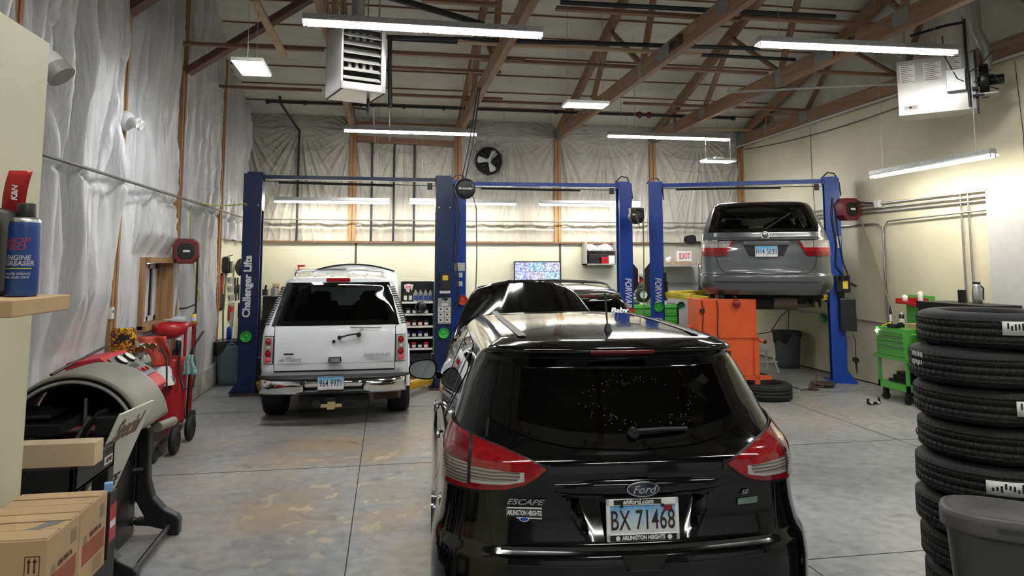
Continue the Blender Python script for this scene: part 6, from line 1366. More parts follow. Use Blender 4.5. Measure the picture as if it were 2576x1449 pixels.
# ---------------------------------------------------------------- foreground left
o = struct(MB().b2((-1.62, -1.5, 0), (-1.5, 3.40, 2.975)).build('wall_partition', 'cream', bev=.004))
t = thing('wall_shelf', 'rough wooden shelf board on a black bracket, fixed to the cream partition', 'shelf', (-1.5, 1.81, 1.884), 0)
MB().b2((0, -.12, 0), (.715, .16, .038)).build('board', 'cardboard', t, bev=.003); MB().b2((0, -.02, -.09), (.61, .04, 0)).build('bracket', 'black_matte', t)
c0 = at(52, 752, Y=1.85)
t = MB().lathe([(0, 0), (.031, .0), (.033, .006), (.033, .176), (.031, .186), (.024, .197), (0, .199)], (0, 0, 0), 32).build('spray_can', 'blueprint', loc=(c0.x, 1.85, 1.924)); t.scale = (1, 1, .92)
tag(t, 'blue degreaser spray can with black cap on the wooden shelf', 'spray can')
MB().lathe([(.0316, .186), (.0305, .192), (.0235, .199), (0, .2)], (0, 0, 0), 32).build('shoulder_ring', 'steel', t)
MB().lathe([(.020, .197), (.0205, .200), (.0195, .232), (.018, .235), (0, .235)], (0, 0, 0), 24).build('cap', 'black_plastic', t)
M['canred'] = mat('can_print_red', (0.35, 0.05, 0.09), 0.4)
M['limeprint'] = mat('lime_print', (0.45, 0.65, 0.05), 0.4)
def wrap_text(name, s, mt, par, r_, z, size, a0, sx=1.0, shear=.0, bold=0.0, n_=1.0):
    o = text(name, s, mt, par, (0, 0, 0), (0, 0, 0), size, bold, shear, .0, 1.0)
    for v in o.data.vertices:
        a = a0+v.co.x*sx/r_; y = v.co.y; v.co = (r_*math.sin(a), -r_*math.cos(a), z+y)
    o.location = (0, 0, 0); return o
wrap_text('label_text', 'SHOP', 'canred', t, .0334, .138, .022, -.20, 1.1, .25, .0005); wrap_text('label_text', 'PRO', 'canred', t, .0334, .122, .022, -.20, 1.1, .25, .0005)
wrap_text('label_text', 'ENGINE', 'silvertext', t, .0334, .096, .0165, .02, .95, .12, .0005); wrap_text('label_text', 'DEGREASER', 'silvertext', t, .0334, .082, .0165, -.14, .95, .12, .0005)
wrap_text('label_text', 'DISSOLVES GREASE,', 'silvertext', t, .0334, .056, .0072, -.1, 1.1, 0, .0002); wrap_text('label_text', 'GRIME, AND DIRT', 'silvertext', t, .0334, .047, .0072, -.1, 1.1, 0, .0002)
MB().lathe([(.0335, .068), (.0335, .0705)], (0, 0, 0), 24, a0=-2.6, a1=-.6).build('label_stripe', 'limeprint', t)
o = MB().b2((0, 0, 0), (.10, .12, .205)).build('case', 'black_plastic', loc=(c0.x-.142, 1.79, 1.924), bev=.012); tag(o, 'black plastic case at the left edge of the wooden shelf', 'case')
t = thing('display_tag', 'bent red display strip with white print standing behind the blue spray can', 'display tag', (c0.x-.06, 1.92, 1.924), 0)
MB().b2((-.02, 0, 0), (.035, .03, .19)).build('card', 'black_plastic', t)
MB().grid(lambda u, v: (-.022+.052*u+.018*v*v, -.006-.02*math.sin(PI*v*.5)+.0*u, .17+.13*v+.0*u), 4, 12).build('red_strip', 'red', t, sol=.0015)
text('label_text', 'K&N', 'paper', t, (.012, -.028, .245), (PI/2, -PI/2, 0), .018, .0005, .2); text('label_text', 'K&N', 'paper', t, (.01, -.002, .155), (PI/2, 0, 0), .022, .0004, .2)
t = thing('vent_pipe', 'white plastic pipe elbow sticking out past the cream partition', 'pipe', tuple(at(120, 160, Y=3.75)), 0)
MB().tube([(-.35, 0, .06), (-.08, 0, .05), (0, 0, .01), (.04, 0, -.03)], .062, 20).build('pipe', 'white_enamel', t); MB().tube([(.03, 0, -.02), (.07, 0, -.065)], .066, 20).build('coupling', 'grey_paint', t)
# cartons
def carton(label, loc, w, d, h, front):
    t = MB().b2((0, 0, 0), (w, d, h)).build('carton', 'cardboard', loc=loc, bev=.004); tag(t, label, 'box')
    f = MB().b2((.0, .005, h+.0005), (w-.004, d*.36, h+.003)).b2((.0, d*.70, h+.0005), (w-.004, d-.005, h+.003)).build('top_flap', 'cardboard', t)
    MB().b2((0, d*.36, h), (w, d*.365, h+.0035)).b2((0, d*.695, h), (w, d*.70, h+.0035)).build('flap_gap', 'cardboardprint', t)
    if front:
        mb = MB()
        for a, b in (((-.068, -.001, -.055), (-.020, 0, -.052)), ((-.068, -.001, -.118), (-.020, 0, -.115)), ((-.068, -.001, -.118), (-.065, 0, -.052)), ((-.023, -.001, -.118), (-.020, 0, -.052))): mb.b2((w+a[0], a[1], h+a[2]), (w+b[0], b[1], h+b[2]))
        for x in (-.054, -.036): mb.b2((w+x-.003, -.001, h-.108), (w+x+.003, 0, h-.068)).prism([(w+x-.007, h-.072), (w+x+.007, h-.072), (w+x, h-.058)], 'xz', -.001, 0)
        mb.build('handling_marks', 'ink', t)
        text('carton_text', 'SAE 0W-16', 'ink', t, (w-.155, -.001, h-.150), size=.040, bold=.0012, sx=.85); MB().b2((w-.30, -.001, h-.26), (w-.02, 0, h-.172)).build('print_block', 'printred', t)
    mb = MB().b2((w, .03, h-.21), (w+.001, d-.02, h-.135)); mb.build('print_block', 'printred', t)
    text('carton_text', 'SAE 0W-16', 'ink', t, (w+.0015, d*.56, h-.115), (PI/2, 0, PI/2), .026, .0008, 0, .0003, .9)
    MB().cyl((w, d*.2, h-.12), (w+.001, d*.2, h-.12), .018, n=20).build('print_dot', 'cardboardprint', t); MB().b2((w, d*.72, h-.085), (w+.0008, d*.90, h-.035)).build('print_mark', 'cardboardprint', t)
    MB().b2((w, d*.52, h-.275), (w+.0008, d*.88, h-.222)).build('print_mark', 'cardboardprint', t)
    return t
c1_ = at(120, 1357, Y=2.75); c2_ = at(255, 1250, Y=3.28)
zt = c1_.z; bw = .318
ca = carton('brown oil carton marked SAE 0W-16 at the bottom left, nearer of two', (c1_.x-bw, 2.75, zt-.29), bw, .262, .29, True)
cb_ = carton('brown oil carton directly behind the nearer one', (c1_.x-bw, 3.018, zt-.29), bw, .262, .29, False)
MB().prism([(.20, .105), (.235, .10), (.285, .15), (.305, .20), (.27, .205), (.235, .165), (.225, .13)], 'xy', .2902, .2915).build('dark_stain', 'stain', ca)
t = thing('utility_shelf', 'low black plastic stand carrying the two oil cartons', 'stand', (c1_.x-.36, 2.72, 0), 0)
MB().b2((0, 0, zt-.33), (.36, .6, zt-.29)).build('shelf', 'black_plastic', t); MB().b2((0, 0, .15), (.36, .6, .19)).build('shelf', 'black_plastic', t)
for x in (.0, .31):
    for y in (.0, .55): MB().b2((x, y, 0), (x+.05, y+.05, zt-.33)).build('leg', 'black_plastic', t)
# utility cart behind
cx1 = -1.60
t = thing('utility_cart', 'black two-shelf utility cart behind the oil cartons, carrying a long carton', 'cart', (cx1-.95, 4.2, 0), 0)
w_, d_, h_ = .95, .56, .93
mb = MB()
for z in (h_-.14, .18): mb.b2((0, 0, z), (w_, d_, z+.03)); mb.b2((0, 0, z), (w_, .035, z+.14)).b2((0, d_-.035, z), (w_, d_, z+.14)).b2((w_-.035, 0, z), (w_, d_, z+.14)).b2((0, 0, z), (.035, d_, z+.14))
mb.build('tray', 'black_plastic', t, bev=.008)
for x in (0, w_-.09):
    for y in (0, d_-.09): MB().b2((x, y, .12), (x+.09, y+.09, h_-.12)).build('post', 'black_plastic', t, bev=.008); 
for x in (.1, w_-.1):
    for y in (.08, d_-.08): MB().cyl((x-.02, y, .06), (x+.02, y, .06), .06).build('caster', 'black_matte', t)
MB().b2((w_, d_-.16, h_-.10), (w_+.002, d_-.04, h_-.055)).build('cart_label', 'paper', t); text('label_text', 'ULINE', 'ink', t, (w_+.003, d_-.10, h_-.077), (PI/2, 0, PI/2), .035, .0006)
b0 = at(236, 1176, Y=4.22)
o = MB().b2((-.75, 0, 0), (0, .12, .120)).build('carton', 'cardboard2', loc=(b0.x, 4.22, h_), bev=.003); tag(o, 'long light brown carton lying on top of the black utility cart', 'box')
o = MB().ell((0, 0, 0), (.09, .07, .02), 14).build('paper_scrap', 'paper', loc=(-1.72, 4.62, h_+.015)); tag(o, 'white crumpled paper on the far corner of the utility cart', 'paper')
for i, (x, z_, m_) in enumerate(((-1.87, .33, 'paper'), (-2.05, .33, 'steel'))):
    can(('pale bottle on the lower shelf of the utility cart', 'steel can on the lower shelf of the utility cart')[i], (x, 4.4, .21), .04, .22, m_)
b0 = at(258, 1380, Y=3.62)
o = MB().b2((-.03, 0, 0), (.02, .09, .235)).b2((.020, .005, .02), (.022, .085, .18), 1).b2((.022, .01, .08), (.023, .075, .11), 2).build('package', ['black_plastic', 'red', 'paper'], loc=(b0.x, 3.62, b0.z), bev=.002); tag(o, 'red and white product package squeezed between cartons and cart', 'package')
o = MB().b2((-.06, .0, 0), (.02, .09, b0.z)).build('crate', 'black_plastic', loc=(b0.x, 3.62, 0)); tag(o, 'narrow black crate under the red and white package', 'crate')
o = MB().b2((-.02, 0, 0), (.015, .04, .035)).build('wipe_sheet', 'bluewipe', loc=(b0.x, 3.66, b0.z+.235), rz=.3); tag(o, 'light blue folded wipe on top of the red and white package', 'wipe')
b0 = at(285, 1449, Z=0.05)
o = MB().lathe([(0, .30), (.12, .30), (.19, .25), (.205, .20), (.20, .05), (.16, 0), (0, 0)], (0, 0, 0), 28).torus((0, 0, .27), .17, .014).build('plastic_tub', 'black_plastic', loc=(-1.62, 4.0, 0)) ; o.location = (-1.30, 3.85, 0); tag(o, 'black lidded plastic tub on the floor beside the utility cart', 'tub')
# sign stand
t = thing('sign_stand', 'black plastic rolling sign stand with two A-shaped legs near the floor', 'sign stand', (-1.80, 5.86, 0), 0)
def leg_poly():
    R_ = [(.07, .78), (.08, .74), (.08, .50), (.085, .40), (.12, .28), (.20, .19), (.29, .14), (.31, .11), (.31, .0), (.24, .0), (.20, .045), (.10, .075), (0, .085)]
    return [(-x, z) for x, z in R_[::-1]][1:] and ([(x, z) for x, z in R_]+[(-x, z) for x, z in R_[::-1][1:]])
for y in (0, -.92):
    g = MB(); P = leg_poly()
    # solid web built as two side halves around the triangular window
    tri = [(.075, .125), (0, .26), (-.075, .125)]
    right = [(0, .78), (.06, .79), (.08, .74), (.08, .50), (.085, .40), (.12, .28), (.20, .19), (.29, .14), (.31, .11), (.31, 0), (.24, 0), (.20, .045), (.10, .075), (0, .085), (0, .125), (.075, .125), (0, .26)]
    left = [(-x, z) for x, z in right][::-1]
    g.prism(right, 'xz', -.045, .045).prism(left, 'xz', -.045, .045)
    l = g.build('leg', 'black_plastic', t, loc=(0, y, 0), bev=.012)
    MB().b2((-.045, -.055, .48), (.045, -.045, .50)).b2((-.05, -.05, .46), (.05, .05, .475), 1).build('latch', ['steel', 'black_matte'], l)
MB().cyl((.24, .02, .07), (.24, -.92, .05), .020, n=14).cyl((-.24, .02, .07), (-.24, -.92, .05), .020, n=14).build('cross_bar', 'black_plastic', t)
for x in (-.27, .27): MB().cyl((x-.025, -1.0, .04), (x+.025, -1.0, .04), .042).build('wheel', 'black_plastic', t)
A_, B_ = at(299, 1042, Y=4.72), at(383, 1006, Y=5.28)
t = thing('leaning_sign', 'white corrugated sign reading Special in brown script, leaning at the stand', 'sign', tuple(A_), 0)
ex = (B_-A_); dn = Vector((-.30, .0, -.78))
def sp_(u, v, o_=0): return ex*u+dn*v
nrm = ex.cross(dn).normalized(); nrm = nrm if nrm.x > 0 else -nrm
MB().add([sp_(0, 0), sp_(1, 0), sp_(1, 1), sp_(0, 1)], [(0, 1, 2, 3)]).build('panel', 'signwhite', t, sol=.012)
mb = MB()
for v in (.02, .37, .40, .62, .82):
    mb.add([sp_(0, v)+nrm*.007, sp_(1, v)+nrm*.007, sp_(1, v+.008)+nrm*.007, sp_(0, v+.008)+nrm*.007], [(0, 1, 2, 3)])
mb.build('groove_line', 'cardboard2', t)
xu = ex.normalized(); zu = -(dn-xu*dn.dot(xu)).normalized(); nn = xu.cross(zu)
rotm = Matrix((xu, zu, nn)).transposed()
def sign_text(s, u, v, size, mt, sh=.0, sx=1.0, bold=.004):
    o = text('lettering', s, mt, t, (0, 0, 0), (0, 0, 0), size, bold, sh, .0005, sx); o.rotation_euler = rotm.to_euler(); o.location = sp_(u, v)+nn*.015; return o
sign_text('Special', .44, .15, .185, 'brownprint', .30, .78, .005); sign_text('A/C', .30, .46, .12, 'darktext', .15, .9); sign_text('CHARGE', .48, .62, .12, 'darktext', .15, .95, .005); sign_text('UP', .5, .80, .13, 'darktext', .15, .95, .006)
# wheel balancer
g0 = at(172, 1112, Y=5.30)
t = thing('wheel_balancer', 'wheel balancer with big curved taupe wheel guard and dark tool tray at left', 'wheel balancer', (g0.x, 5.30, 0), 0)
def gd(u, v):
    a = R(8)+(R(176))*u; y = .0+.55*v; r_ = .455+.0*v
    if v < .2: r_ = .455-.02*(1-v/.2)**2
    return (r_*math.cos(a), y, g0.z+r_*math.sin(a)*.96)
MB().grid(gd, 48, 14).build('wheel_guard', 'taupe', t, sol=.012)
def gd2(u, v): a = R(8)+R(176)*u; r_ = .445-.07*v; return (r_*math.cos(a), .006+.02*v, g0.z+r_*math.sin(a)*.96)
MB().grid(gd2, 48, 4).build('guard_rim', 'black_plastic', t, sol=.01)
MB().lathe([(0, .53), (.44, .53)], (0, 0, g0.z), 30, 0, 'y', R(8), R(182)).build('guard_back', 'black_matte', t, sol=.01)
MB().tube([tuple(gd2(i/40, .55))[:1]+(-.004,)+tuple(gd2(i/40, .55))[2:] for i in range(41)], .012, 8).build('rim_bead', 'grey_paint', t)
MB().b2((.16, -.03, g0.z+.02), (.36, .05, g0.z+.17)).build('guard_latch', 'black_plastic', t, bev=.02)
MB().b2((-.55, .15, 0), (.25, .60, g0.z-.12)).b2((-.60, -.18, g0.z-.12), (.12, .60, g0.z-.03)).build('machine_body', 'black_plastic', t, bev=.015)
MB().b2((-.55, -.1, g0.z+.06), (-.02, .35, g0.z+.14)).b2((-.5, -.05, g0.z+.16), (-.1, .3, g0.z+.19)).build('upper_tray', 'black_metal', t, bev=.01)
MB().cyl((-.0, .25, g0.z), (-.0, .25, g0.z+.24), .014).cyl((.02, .1, g0.z+.0), (.09, .1, g0.z+.14), .018).build('shaft', 'steel', t)
MB().cyl((.42, .45, g0.z-.02), (.42, .45+.4, g0.z-.06), .035).build('guard_pivot', 'taupe', t)
for i, (x, m_) in enumerate(((-.32, 'red'), (-.24, 'red'))):
    o = MB().tube([(0, 0, 0), (.08, .03, .01), (.16, .05, 0)], .009).build('pliers', m_, loc=(g0.x+x, 5.2+.04*i, g0.z-.012)); tag(o, ('left red handled pliers on the balancer tray', 'right red handled pliers on the balancer tray')[i], 'pliers')
o = MB().cyl((0, 0, 0), (.10, .02, .0), .016, n=12).cyl((.1, .02, 0), (.15, .03, 0), .009, n=10).build('socket_tool', 'steel', loc=(g0.x-.14, 5.17, g0.z-.01)); tag(o, 'chrome socket tool on the balancer tray', 'tool')
o = MB().tube([(0, 0, 0), (.03, 0, .1), (.1, 0, .2), (.16, 0, .22)], .02).build('clamp_arm', 'black_plastic', loc=(g0.x+.06, 5.35, g0.z-.03)); tag(o, 'black bent clamp arm rising from the balancer tray', 'arm')
# red machine
t = thing('service_machine', 'red recycling machine with grey gauge console behind the taupe wheel guard', 'machine', (-2.74, 6.9, 0), 0)
MB().prism([(-.02, .45), (.40, .45), (.56, .72), (.66, .86), (.60, .93), (.26, 1.17), (-.02, 1.13)], 'xz', 0, .60).build('casing', 'redcase', t, bev=.015)
s_a, s_b = Vector((.585, .05, .945)), Vector((.275, .05, 1.165)); dd = (s_a-s_b)
n_ = Vector((-dd.z, 0, dd.x)).normalized(); n_ = n_ if n_.z > 0 else -n_
def con(u, v, h=.008): p = s_b+dd*(.08+.84*u)+Vector((0, .50*v, 0)); return p+n_*h
MB().add([con(0, 0), con(1, 0), con(1, 1), con(0, 1)], [(0, 1, 2, 3)]).build('console', 'consolegrey', t, sol=.004)
for u, v in ((.22, .30), (.22, .70), ): MB().cyl(con(u, v, .008), con(u, v, .03), .06, n=24).cyl(con(u, v, .03), con(u, v, .034), .052, n=24, m=1).build('gauge', ['black_plastic', 'paper'], t)
MB().add([con(.45, .3, .013), con(.62, .3, .013), con(.62, .7, .013), con(.45, .7, .013)], [(0, 1, 2, 3)]).build('display', 'black_plastic', t)
for k in range(4): MB().cyl(con(.78, .2+.2*k, .01), con(.78, .2+.2*k, .03), .022, n=14).build('knob', 'red', t)
MB().grid(lambda u, v: (-.25+.80*u, -.05+.015*math.sin(19*u)+.02*math.sin(7*v+9*u), .30+.42*v-.04*math.sin(3*u)), 40, 16).build('dust_cover', 'redcloth', t, sol=.006)
MB().b2((0, .05, .08), (.35, .5, .48)).build('base', 'black_plastic', t, bev=.02)
pipe('padded_bar', [(-2.70, 6.5, 1.09), (-2.66, 7.5, 1.20)], .012, 'black_metal', 'thin black rail above the red machine by the left wall', 'bar')
o = MB().box((0, 0, 0), (.06, .55, .12)).build('padded_bar', 'black_plastic', loc=(-2.68, 8.1, 1.10), bev=.02); tag(o, 'black padded bar leaning at left wall behind red machine', 'bar')
o = MB().b2((0, 0, 0), (.12, .16, .14)).cyl((.06, -.08, .07), (.06, 0, .07), .02).build('wall_valve', 'steel', loc=(XL+.28, 8.08, 1.02), bev=.01); tag(o, 'small steel fitting at the foot of the wooden post, left wall', 'fitting')
# gas cylinders with mask
t = thing('gas_cylinder', 'maroon gas cylinder near the left wall, behind the red machine', 'gas cylinder', tuple(at(331, 900, Y=8.0))[:1]+(8.0, 0), 0)
def cyl_body(t, r_, h, m1):
    MB().lathe([(0, .02), (r_, .02), (r_, h), (r_*.93, h+.05), (r_*.6, h+.10), (r_*.3, h+.12), (0, h+.12)], (0, 0, 0), 28).build('tank', m1, t)
    MB().lathe([(r_*1.01, h-.04), (r_*.945, h+.05), (r_*.61, h+.102), (0, h+.125)], (0, 0, 0), 28).build('shoulder', 'grey_paint', t)
    MB().cyl((0, 0, h+.1), (0, 0, h+.20), .022).cyl((-.05, 0, h+.17), (.10, -.02, h+.19), .018).cyl((.10, -.05, h+.19), (.10, .0, h+.19), .035).cyl((.04, -.05, h+.2), (.04, 0, h+.2), .03).build('regulator', 'brass', t)
cyl_body(t, .095, .93, 'cyl_maroon')
t = thing('gas_cylinder', 'green gas cylinder right of the maroon one', 'gas cylinder', tuple(at(360, 900, Y=8.25))[:1]+(8.25, 0), 0); cyl_body(t, .085, .93, 'dkgreen')
m_, nt, b, N, L = node_mat('flame_mask', .25); tc = N('ShaderNodeTexCoord'); n = N('ShaderNodeTexNoise'); n.inputs['Scale'].default_value = 16; n.inputs['Detail'].default_value = 4; n.inputs['Distortion'].default_value = 2.5; L(tc.outputs['Object'], n.inputs[0])
r = N('ShaderNodeValToRGB'); e = r.color_ramp.elements; e[0].position = .44; e[0].color = (.004, .003, .002, 1); e[1].position = .62; e[1].color = (.75, .55, .02, 1); e.new(.50).color = (.45, .09, .01, 1); L(n.outputs['Fac'], r.inputs[0]); L(r.outputs[0], b.inputs['Base Color']); M['flame'] = m_
mk = at(303, 860, Y=7.9)
def msk(u, v):
    a = PI*u; z = -.17+.30*v; w_ = .125*math.sin(PI*(.22+.5*v))**.8; return (-w_*math.cos(a)*1.0, -.11*math.sin(a)*(.6+.4*v), z)
t = MB().grid(msk, 24, 16).build('welding_mask', 'flame', loc=(-2.62, 7.86, mk.z+.02), rz=.35, sol=.004); tag(t, 'welding mask with yellow flame pattern hung on the maroon cylinder', 'welding mask')
MB().b2((-.05, -.112, .01), (.05, -.105, .06)).build('visor', 'black_plastic', t)
pipe('gas_hose', [(-2.36, 8.2, 1.12), (-2.28, 8.15, 1.0), (-2.27, 8.16, .7), (-2.3, 8.1, .4)], .010, 'cable', 'black hose hanging from the green cylinder regulator', 'hose')
t = MB().grid(lambda u, v: (.32*u-.13+.03*math.sin(5*v), .03*math.sin(9*u+3*v), .34*v), 14, 12).build('hanging_bag', 'bagorange', loc=(-2.66, 8.9, .82), sol=.012); tag(t, 'orange-red cloth bag with dark print under the red drain bowl', 'bag')
text('bag_print', 'YOU', 'ink', t, (.08, -.045, .18), (PI/2, 0, 0), .06, .002)
o = MB().grid(lambda u, v: (.16*math.cos(2*PI*u)*(1-.5*v*v)+.015*math.sin(9*u+6*v), .12*math.sin(2*PI*u)*(1-.5*v*v), .22*v+.0*u), 26, 8).build('plastic_bag', 'paper', loc=(-2.58, 8.98, .60)); tag(o, 'white plastic bag under the orange-red bag', 'bag')
t = thing('welder_cart', 'dark low cart under gas cylinders with large black wheel', 'cart', (-2.35, 8.35, 0), 0)
MB().b2((-.36, -.45, .12), (.08, .45, .18)).build('frame', 'black_metal', t)
for x, y in ((.17, .45), (.17, -.15)): MB().torus((0, 0, 0), .105, .035, 'x').cyl((-.02, 0, 0), (.02, 0, 0), .09).build('wheel', 'rubber', t, loc=(x, y, .14))
# oil drain
t = thing('oil_drain', 'red oil drain tank with raised red bowl and black wheels by left wall', 'oil drain', (-2.58, 9.45, 0), 0)
MB().lathe([(0, .10), (.165, .10), (.17, .12), (.17, .82), (.16, .85), (0, .86)], (0, 0, 0), 32).build('tank', 'red', t)
MB().cyl((-.04, 0, .87), (-.04, 0, 1.10), .022).build('pole', 'steel', t)
MB().lathe([(0, 1.10), (.05, 1.10), (.14, 1.15), (.185, 1.16), (.195, 1.265), (.205, 1.265), (.195, 1.145), (.06, 1.08), (0, 1.08)], (-.04, 0, 0), 36).build('bowl', 'red', t)
for x, y in ((.10, -.17), (.22, .10), (-.16, -.14), (.2, .22)): MB().cyl((x-.025, y, .085), (x+.025, y, .085), .085, n=22).cyl((x+.025, y, .085), (x+.03, y, .085), .05, n=16, m=1).build('wheel', ['rubber', 'black_metal'], t)
MB().tube([(.18, .05, .1), (.20, .05, .9), (.24, .12, 1.02), (.30, .2, 1.14)], .014).tube([(.05, -.19, .5), (.0, -.22, .75), (.08, -.2, .98)], .015).build('handle', 'black_metal', t)
MB().torus((-.08, -.21, .60), .09, .012, 'z').torus((-.08, -.21, .57), .09, .012, 'z').tube([(.12, -.16, .95), (.14, -.2, .7), (.2, -.22, .5), (.30, -.2, .52), (.31, -.15, .7), (.24, 0, .95)], .014).build('hose', 'cable', t)
o = MB().lathe([(0, 0), (.035, 0), (.035, .15), (.02, .18), (.02, .2), (0, .2)], (0, 0, 0), 16).build('spray_can', 'black_metal', loc=(-2.50, 9.38, .885)); MB().cyl((0, 0, .18), (0, 0, .21), .03).build('cap', 'white', o); tag(o, 'dark spray can with white cap on the red oil drain', 'spray can')
M['rag'] = mat('rag_teal', (.25, .42, .38), .8, var=.4, scale=40); o = MB().grid(lambda u, v: (.10*(u-.5)*(1.7-v)+.01*math.sin(7*v), .015*math.sin(14*u), -.24*(1-v)), 12, 8).build('rag', 'rag', loc=(-2.33, 9.26, .90), sol=.005); tag(o, 'pale teal patterned rag hanging from the oil drain handle', 'rag')
t = thing('rolling_jack', 'small black wheeled jack between the balancer and the oil drain', 'jack', (-2.45, 8.25, 0), 0)
MB().b2((.02, -.9, .05), (.12, -.2, .13)).build('frame', 'black_metal', t)
for y in (-.85, -.35): MB().torus((0, 0, 0), .075, .03, 'x').cyl((-.02, 0, 0), (.02, 0, 0), .05, m=0).build('wheel', 'rubber', t, loc=(.16, y, .105))
o = MB().b2((0, 0, 0), (.26, .45, .03)).b2((.02, .02, -.85), (.05, .05, 0)).b2((.21, .02, -.85), (.24, .05, 0)).b2((.02, .39, -.85), (.05, .43, 0)).b2((.21, .39, -.85), (.24, .43, 0)).build('side_table', 'red', loc=(-2.76, 9.78, 1.18))
for v in o.data.vertices:
    if v.co.z < -.5: v.co.z = -1.18
tag(o, 'small red topped table under the window', 'table')
o = MB().lathe([(0, 0), (.045, .01), (.05, .12), (.02, .17), (.015, .26), (0, .26)], (0, 0, 0), 18, 0, 'x').build('spray_bottle', 'sky_white', loc=(-2.58, 9.95, 1.265)); o.rotation_euler = (0, 0, PI); tag(o, 'clear spray bottle lying on the red table by the window', 'bottle')
can('small yellow bottle standing by the window', (-2.50, 10.05, 1.21), .03, .14, 'yellow2', 'navy')
# wall lights and fittings on the left wall
t = thing('security_light', 'white twin-head security light on the wooden post of the left wall', 'light', (XL+.12, 8.12, 3.52), 0)
MB().ell((0, 0, 0), (.10, .09, .11), 20).build('base', 'white_enamel', t); 
for dy in (-.05, .07): MB().lathe([(0, 0), (.03, 0), (.055, .06), (.058, .10), (.05, .10), (0, .07)], (0, 0, 0), 18, 0, 'x').xf(Matrix.Translation((.06, dy, .0)) @ Matrix.Rotation(.4, 4, 'Y')).build('lamp_head', 'white_enamel', t)
MB().cyl((-.06, 0, -.1), (-.06, 0, -.6), .006).build('cable', 'cable', t)
o = MB().b2((0, 0, 0), (.03, .07, .12)).b2((.03, .02, .06), (.032, .05, .09), 1).build('thermostat', ['white_enamel', 'black_plastic'], loc=(XL+.06, 8.12, 1.42)); tag(o, 'small white thermostat on the wooden post of the left wall', 'thermostat')
# pegboard corner clutter
px0 = XL+.04
def peg(name, mb, mts, y, z, lab, cat='tool', rx=0): o = mb.build(name, mts, loc=(px0, y, z)); o.rotation_euler = (rx, 0, 0); return tag(o, lab, cat)
peg('hanging_gloves', MB().b2((.01, -.12, -.10), (.10, .02, .12)).b2((.02, -.05, -.16), (.12, .14, .05)).cyl((.02, -.1, .12), (.12, .1, .16), .01), 'black_plastic', 13.45, 1.98, 'black gloves and gear hung high on the corner pegboard', 'gloves')
peg('football_shape', MB().lathe([(0, -.17), (.05, -.13), (.085, -.05), (.09, 0), (.085, .05), (.05, .13), (0, .17)], (.10, 0, 0), 20), 'black_plastic', 14.35, 1.92, 'black pointed oval funnel hung on the corner pegboard', 'funnel')
t_ = MB().b2((.0, -.30, -.32), (.03, -.26, .32)).b2((.0, -.30, -.32), (.03, -.05, -.28)).b2((.0, -.30, .28), (.03, -.05, .32)); peg('wire_rack', t_, 'red', 13.55, 1.50, 'red metal frame on the corner pegboard', 'rack')
for k in range(4):
    mb = MB().b2((0, -.16, -.02), (.05, .16, .02))
    for q in range(7): mb.cyl((.03, -.13+.044*q, -.10), (.03, -.13+.044*q, 0), .012, n=8)
    peg('socket_rail', mb, 'steel', 13.95+.06*k, 1.72-.16*k, f'silver socket rail on the corner pegboard, {["top","second","third","bottom"][k]} one', 'rack')
peg('red_tool_case', MB().b2((.0, -.10, -.12), (.06, .12, .12)), 'red', 14.05, 1.08, 'red tool case at the bottom of the corner pegboard', 'case')
peg('yellow_strap', MB().prism([(-.08, -.25), (.0, -.30), (.10, .24), (-.02, .26)], 'yz', .02, .04), 'hosekhaki', 13.50, 1.62, 'khaki strap hung in the corner pegboard', 'strap')
for k in range(4): peg('hand_tool', MB().b2((.01, -.03, -.12), (.03, .03, .10)).cyl((.02, 0, -.2), (.02, 0, -.05), .014), ['black_metal'], 14.35+.13*k, 1.62-.14*(k % 2), f'black hand tool on the corner pegboard, {["first","second","third","fourth"][k]} from left', 'tool')
for k, (dx, m_, L_) in enumerate(((-.18, 'dkgreen', 1.1), (-.05, 'steel', .8), (.05, 'black_metal', .95), (.12, 'wood', 1.0), (.2, 'black_plastic', .75))):
    o = MB().tube([(0, 0, 0), (.02*(k-2), .04, L_)], .014).box((.02*(k-2), .04, L_-.1), (.05, .03, .25)).build('long_handle', m_, loc=(-2.52+dx, 12.8, .35)); tag(o, f'long handled tool standing in the corner trash can, {["first","second","third","fourth","fifth"][k]} from left', 'tool')
o = MB().lathe([(0, 0), (.04, 0), (.04, .18), (.02, .22), (0, .22)], (0, 0, 0), 16).build('bottle', 'blue', loc=(-2.6, 12.72, .72)); tag(o, 'blue bottle poking out of the corner trash can', 'bottle')
# ---------------------------------------------------------------- tyre stack and bin, right foreground
lefts = [(2305, 812), (2286, 905), (2298, 995), (2309, 1080), (2303, 1160), (2303, 1245), (2316, 1325), (2328, 1420), (2336, 1500)]
names = ['top tyre of the new tyre stack, with white label', 'second tyre from the top of the stack, with chalk marks', 'third tyre from the top of the stack, sticker at its right', 'fourth tyre from the top of the new stack', 'fifth tyre from the top, wide paper label on its tread', 'sixth tyre from the top, level with the bin lid', 'seventh tyre from the top, left of the grey bin', 'eighth tyre from the top, lowest with a visible paper label', 'bottom tyre of the stack, standing on the floor']
RT, WT_, YT = .345, .193, 3.72
tts = []
for i, (px, py) in enumerate(lefts):
    p = at(px, py, Y=YT); ang = math.atan2(p.x, p.y); cx = p.x+RT*math.cos(ang)*1.0; cy = YT-RT*math.sin(ang)
    o = tire('tire', names[i], (cx, cy, (8-i)*WT_), RT, WT_); o.rotation_euler = (0, 0, i*.7); tts.append((o, cx, cy))
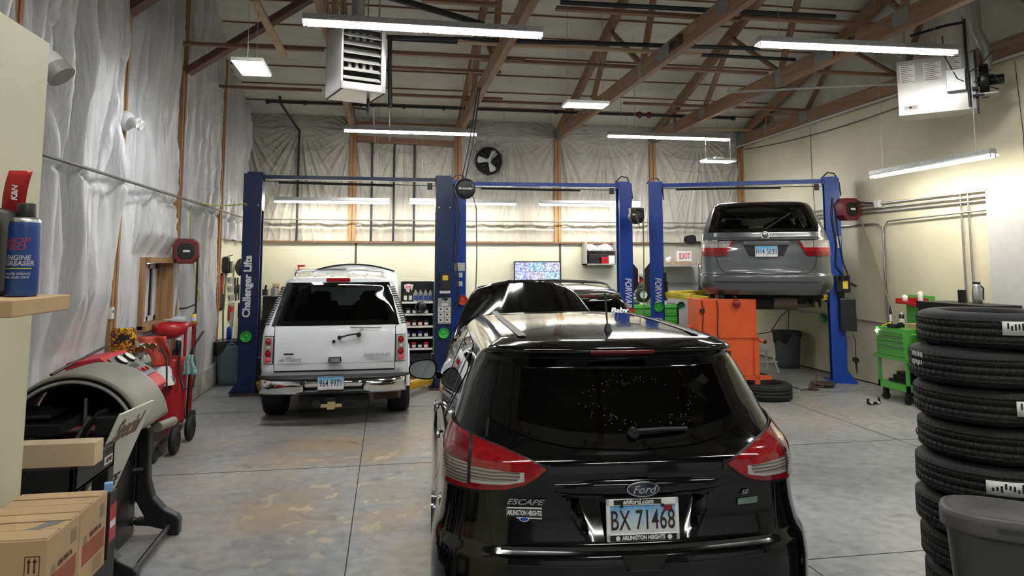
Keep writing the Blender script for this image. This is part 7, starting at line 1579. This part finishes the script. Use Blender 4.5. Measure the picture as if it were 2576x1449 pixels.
def sticker(i, a0, a1, z0, z1, name='label_sticker'):
    o, cx, cy = tts[i]; rz = o.rotation_euler.z
    mb = MB().lathe([(RT+.0045, z0), (RT+.0045, z1)], (0, 0, 0), 14, 0, 'z', a0-rz, a1-rz)
    l = mb.build(name, 'paper', o, sol=.001)
    m2 = MB(); r3 = random.Random(i)
    for k in range(14):
        a = a0+(a1-a0)*(.08+.85*k/14); h0 = z0+.015+r3.random()*.02; m2.lathe([(RT+.0062, h0), (RT+.0062, min(z1-.008, h0+.012+.05*r3.random()))], (0, 0, 0), 2, 0, 'z', a-rz, a+(a1-a0)*.03-rz)
    m2.build('sticker_print', 'black_plastic', l)
sticker(0, R(-123), R(-78), .085, .155); sticker(2, R(-111), R(-70), .07, .145); sticker(3, R(-103), R(-60), .08, .155); sticker(4, R(-135), R(-85), .065, .135); sticker(5, R(-113), R(-65), .10, .16); sticker(7, R(-173), R(-158), .05, .12)
o, cx, cy = tts[1]; mb = MB(); r3 = random.Random(9)
for k in range(16):
    a = R(-200)+R(18)*k/16-o.rotation_euler.z; z = .085+.045*(k % 2)
    mb.lathe([(RT+.002, z+.01*r3.random()), (RT+.002, z+.03)], (0, 0, 0), 1, 0, 'z', a, a+R(1.2))
mb.build('chalk_marks', 'paper', o)
# bin
t = thing('kitchen_bin', 'dark grey plastic bin with rounded lid in front of the tyre stack', 'bin', (2.83, 2.98, 0), -R(38))
def sup(w, d, a, n=3.2): c_, s_ = math.cos(a), math.sin(a); return (w*math.copysign(abs(c_)**(2/n), c_), d*math.copysign(abs(s_)**(2/n), s_))
HB = .86
def bb(u, v): x, y = sup(.185+.055*v, .13+.035*v, 2*PI*u, 4.5); return (x, y, .01+(HB-.09)*v)
MB().grid(bb, 56, 8).b2((-.16, -.11, 0), (.16, .11, .02)).build('body', 'bindark', t)
def lid(u, v):
    pr = [(1.0, -.085), (1.03, -.08), (1.035, -.02), (1.0, .0), (.94, .004), (.92, .001), (.6, .014), (0, .020)]
    k = min(int(v*7), 6); f = v*7-k; s_ = pr[k][0]*(1-f)+pr[k+1][0]*f; z = pr[k][1]*(1-f)+pr[k+1][1]*f
    x, y = sup(.255, .18, 2*PI*u, 2.7); return (x*s_*(1-.0*y), y*s_, HB+z)
MB().grid(lid, 56, 28).build('lid', 'binlid', t)
MB().b2((-.05, -.188, HB-.05), (.05, -.178, HB-.03)).build('latch', 'bindark', t)
q0 = at(2312, 1092, Z=0); o = MB().torus((0, 0, 0), .035, .008, 'y').b2((-.02, -.02, -.045), (.02, .02, -.02)).build('small_caster', 'maroon', loc=(q0.x, q0.y, .045)); tag(o, 'small red wheeled item on the floor behind the tyre stack', 'caster')
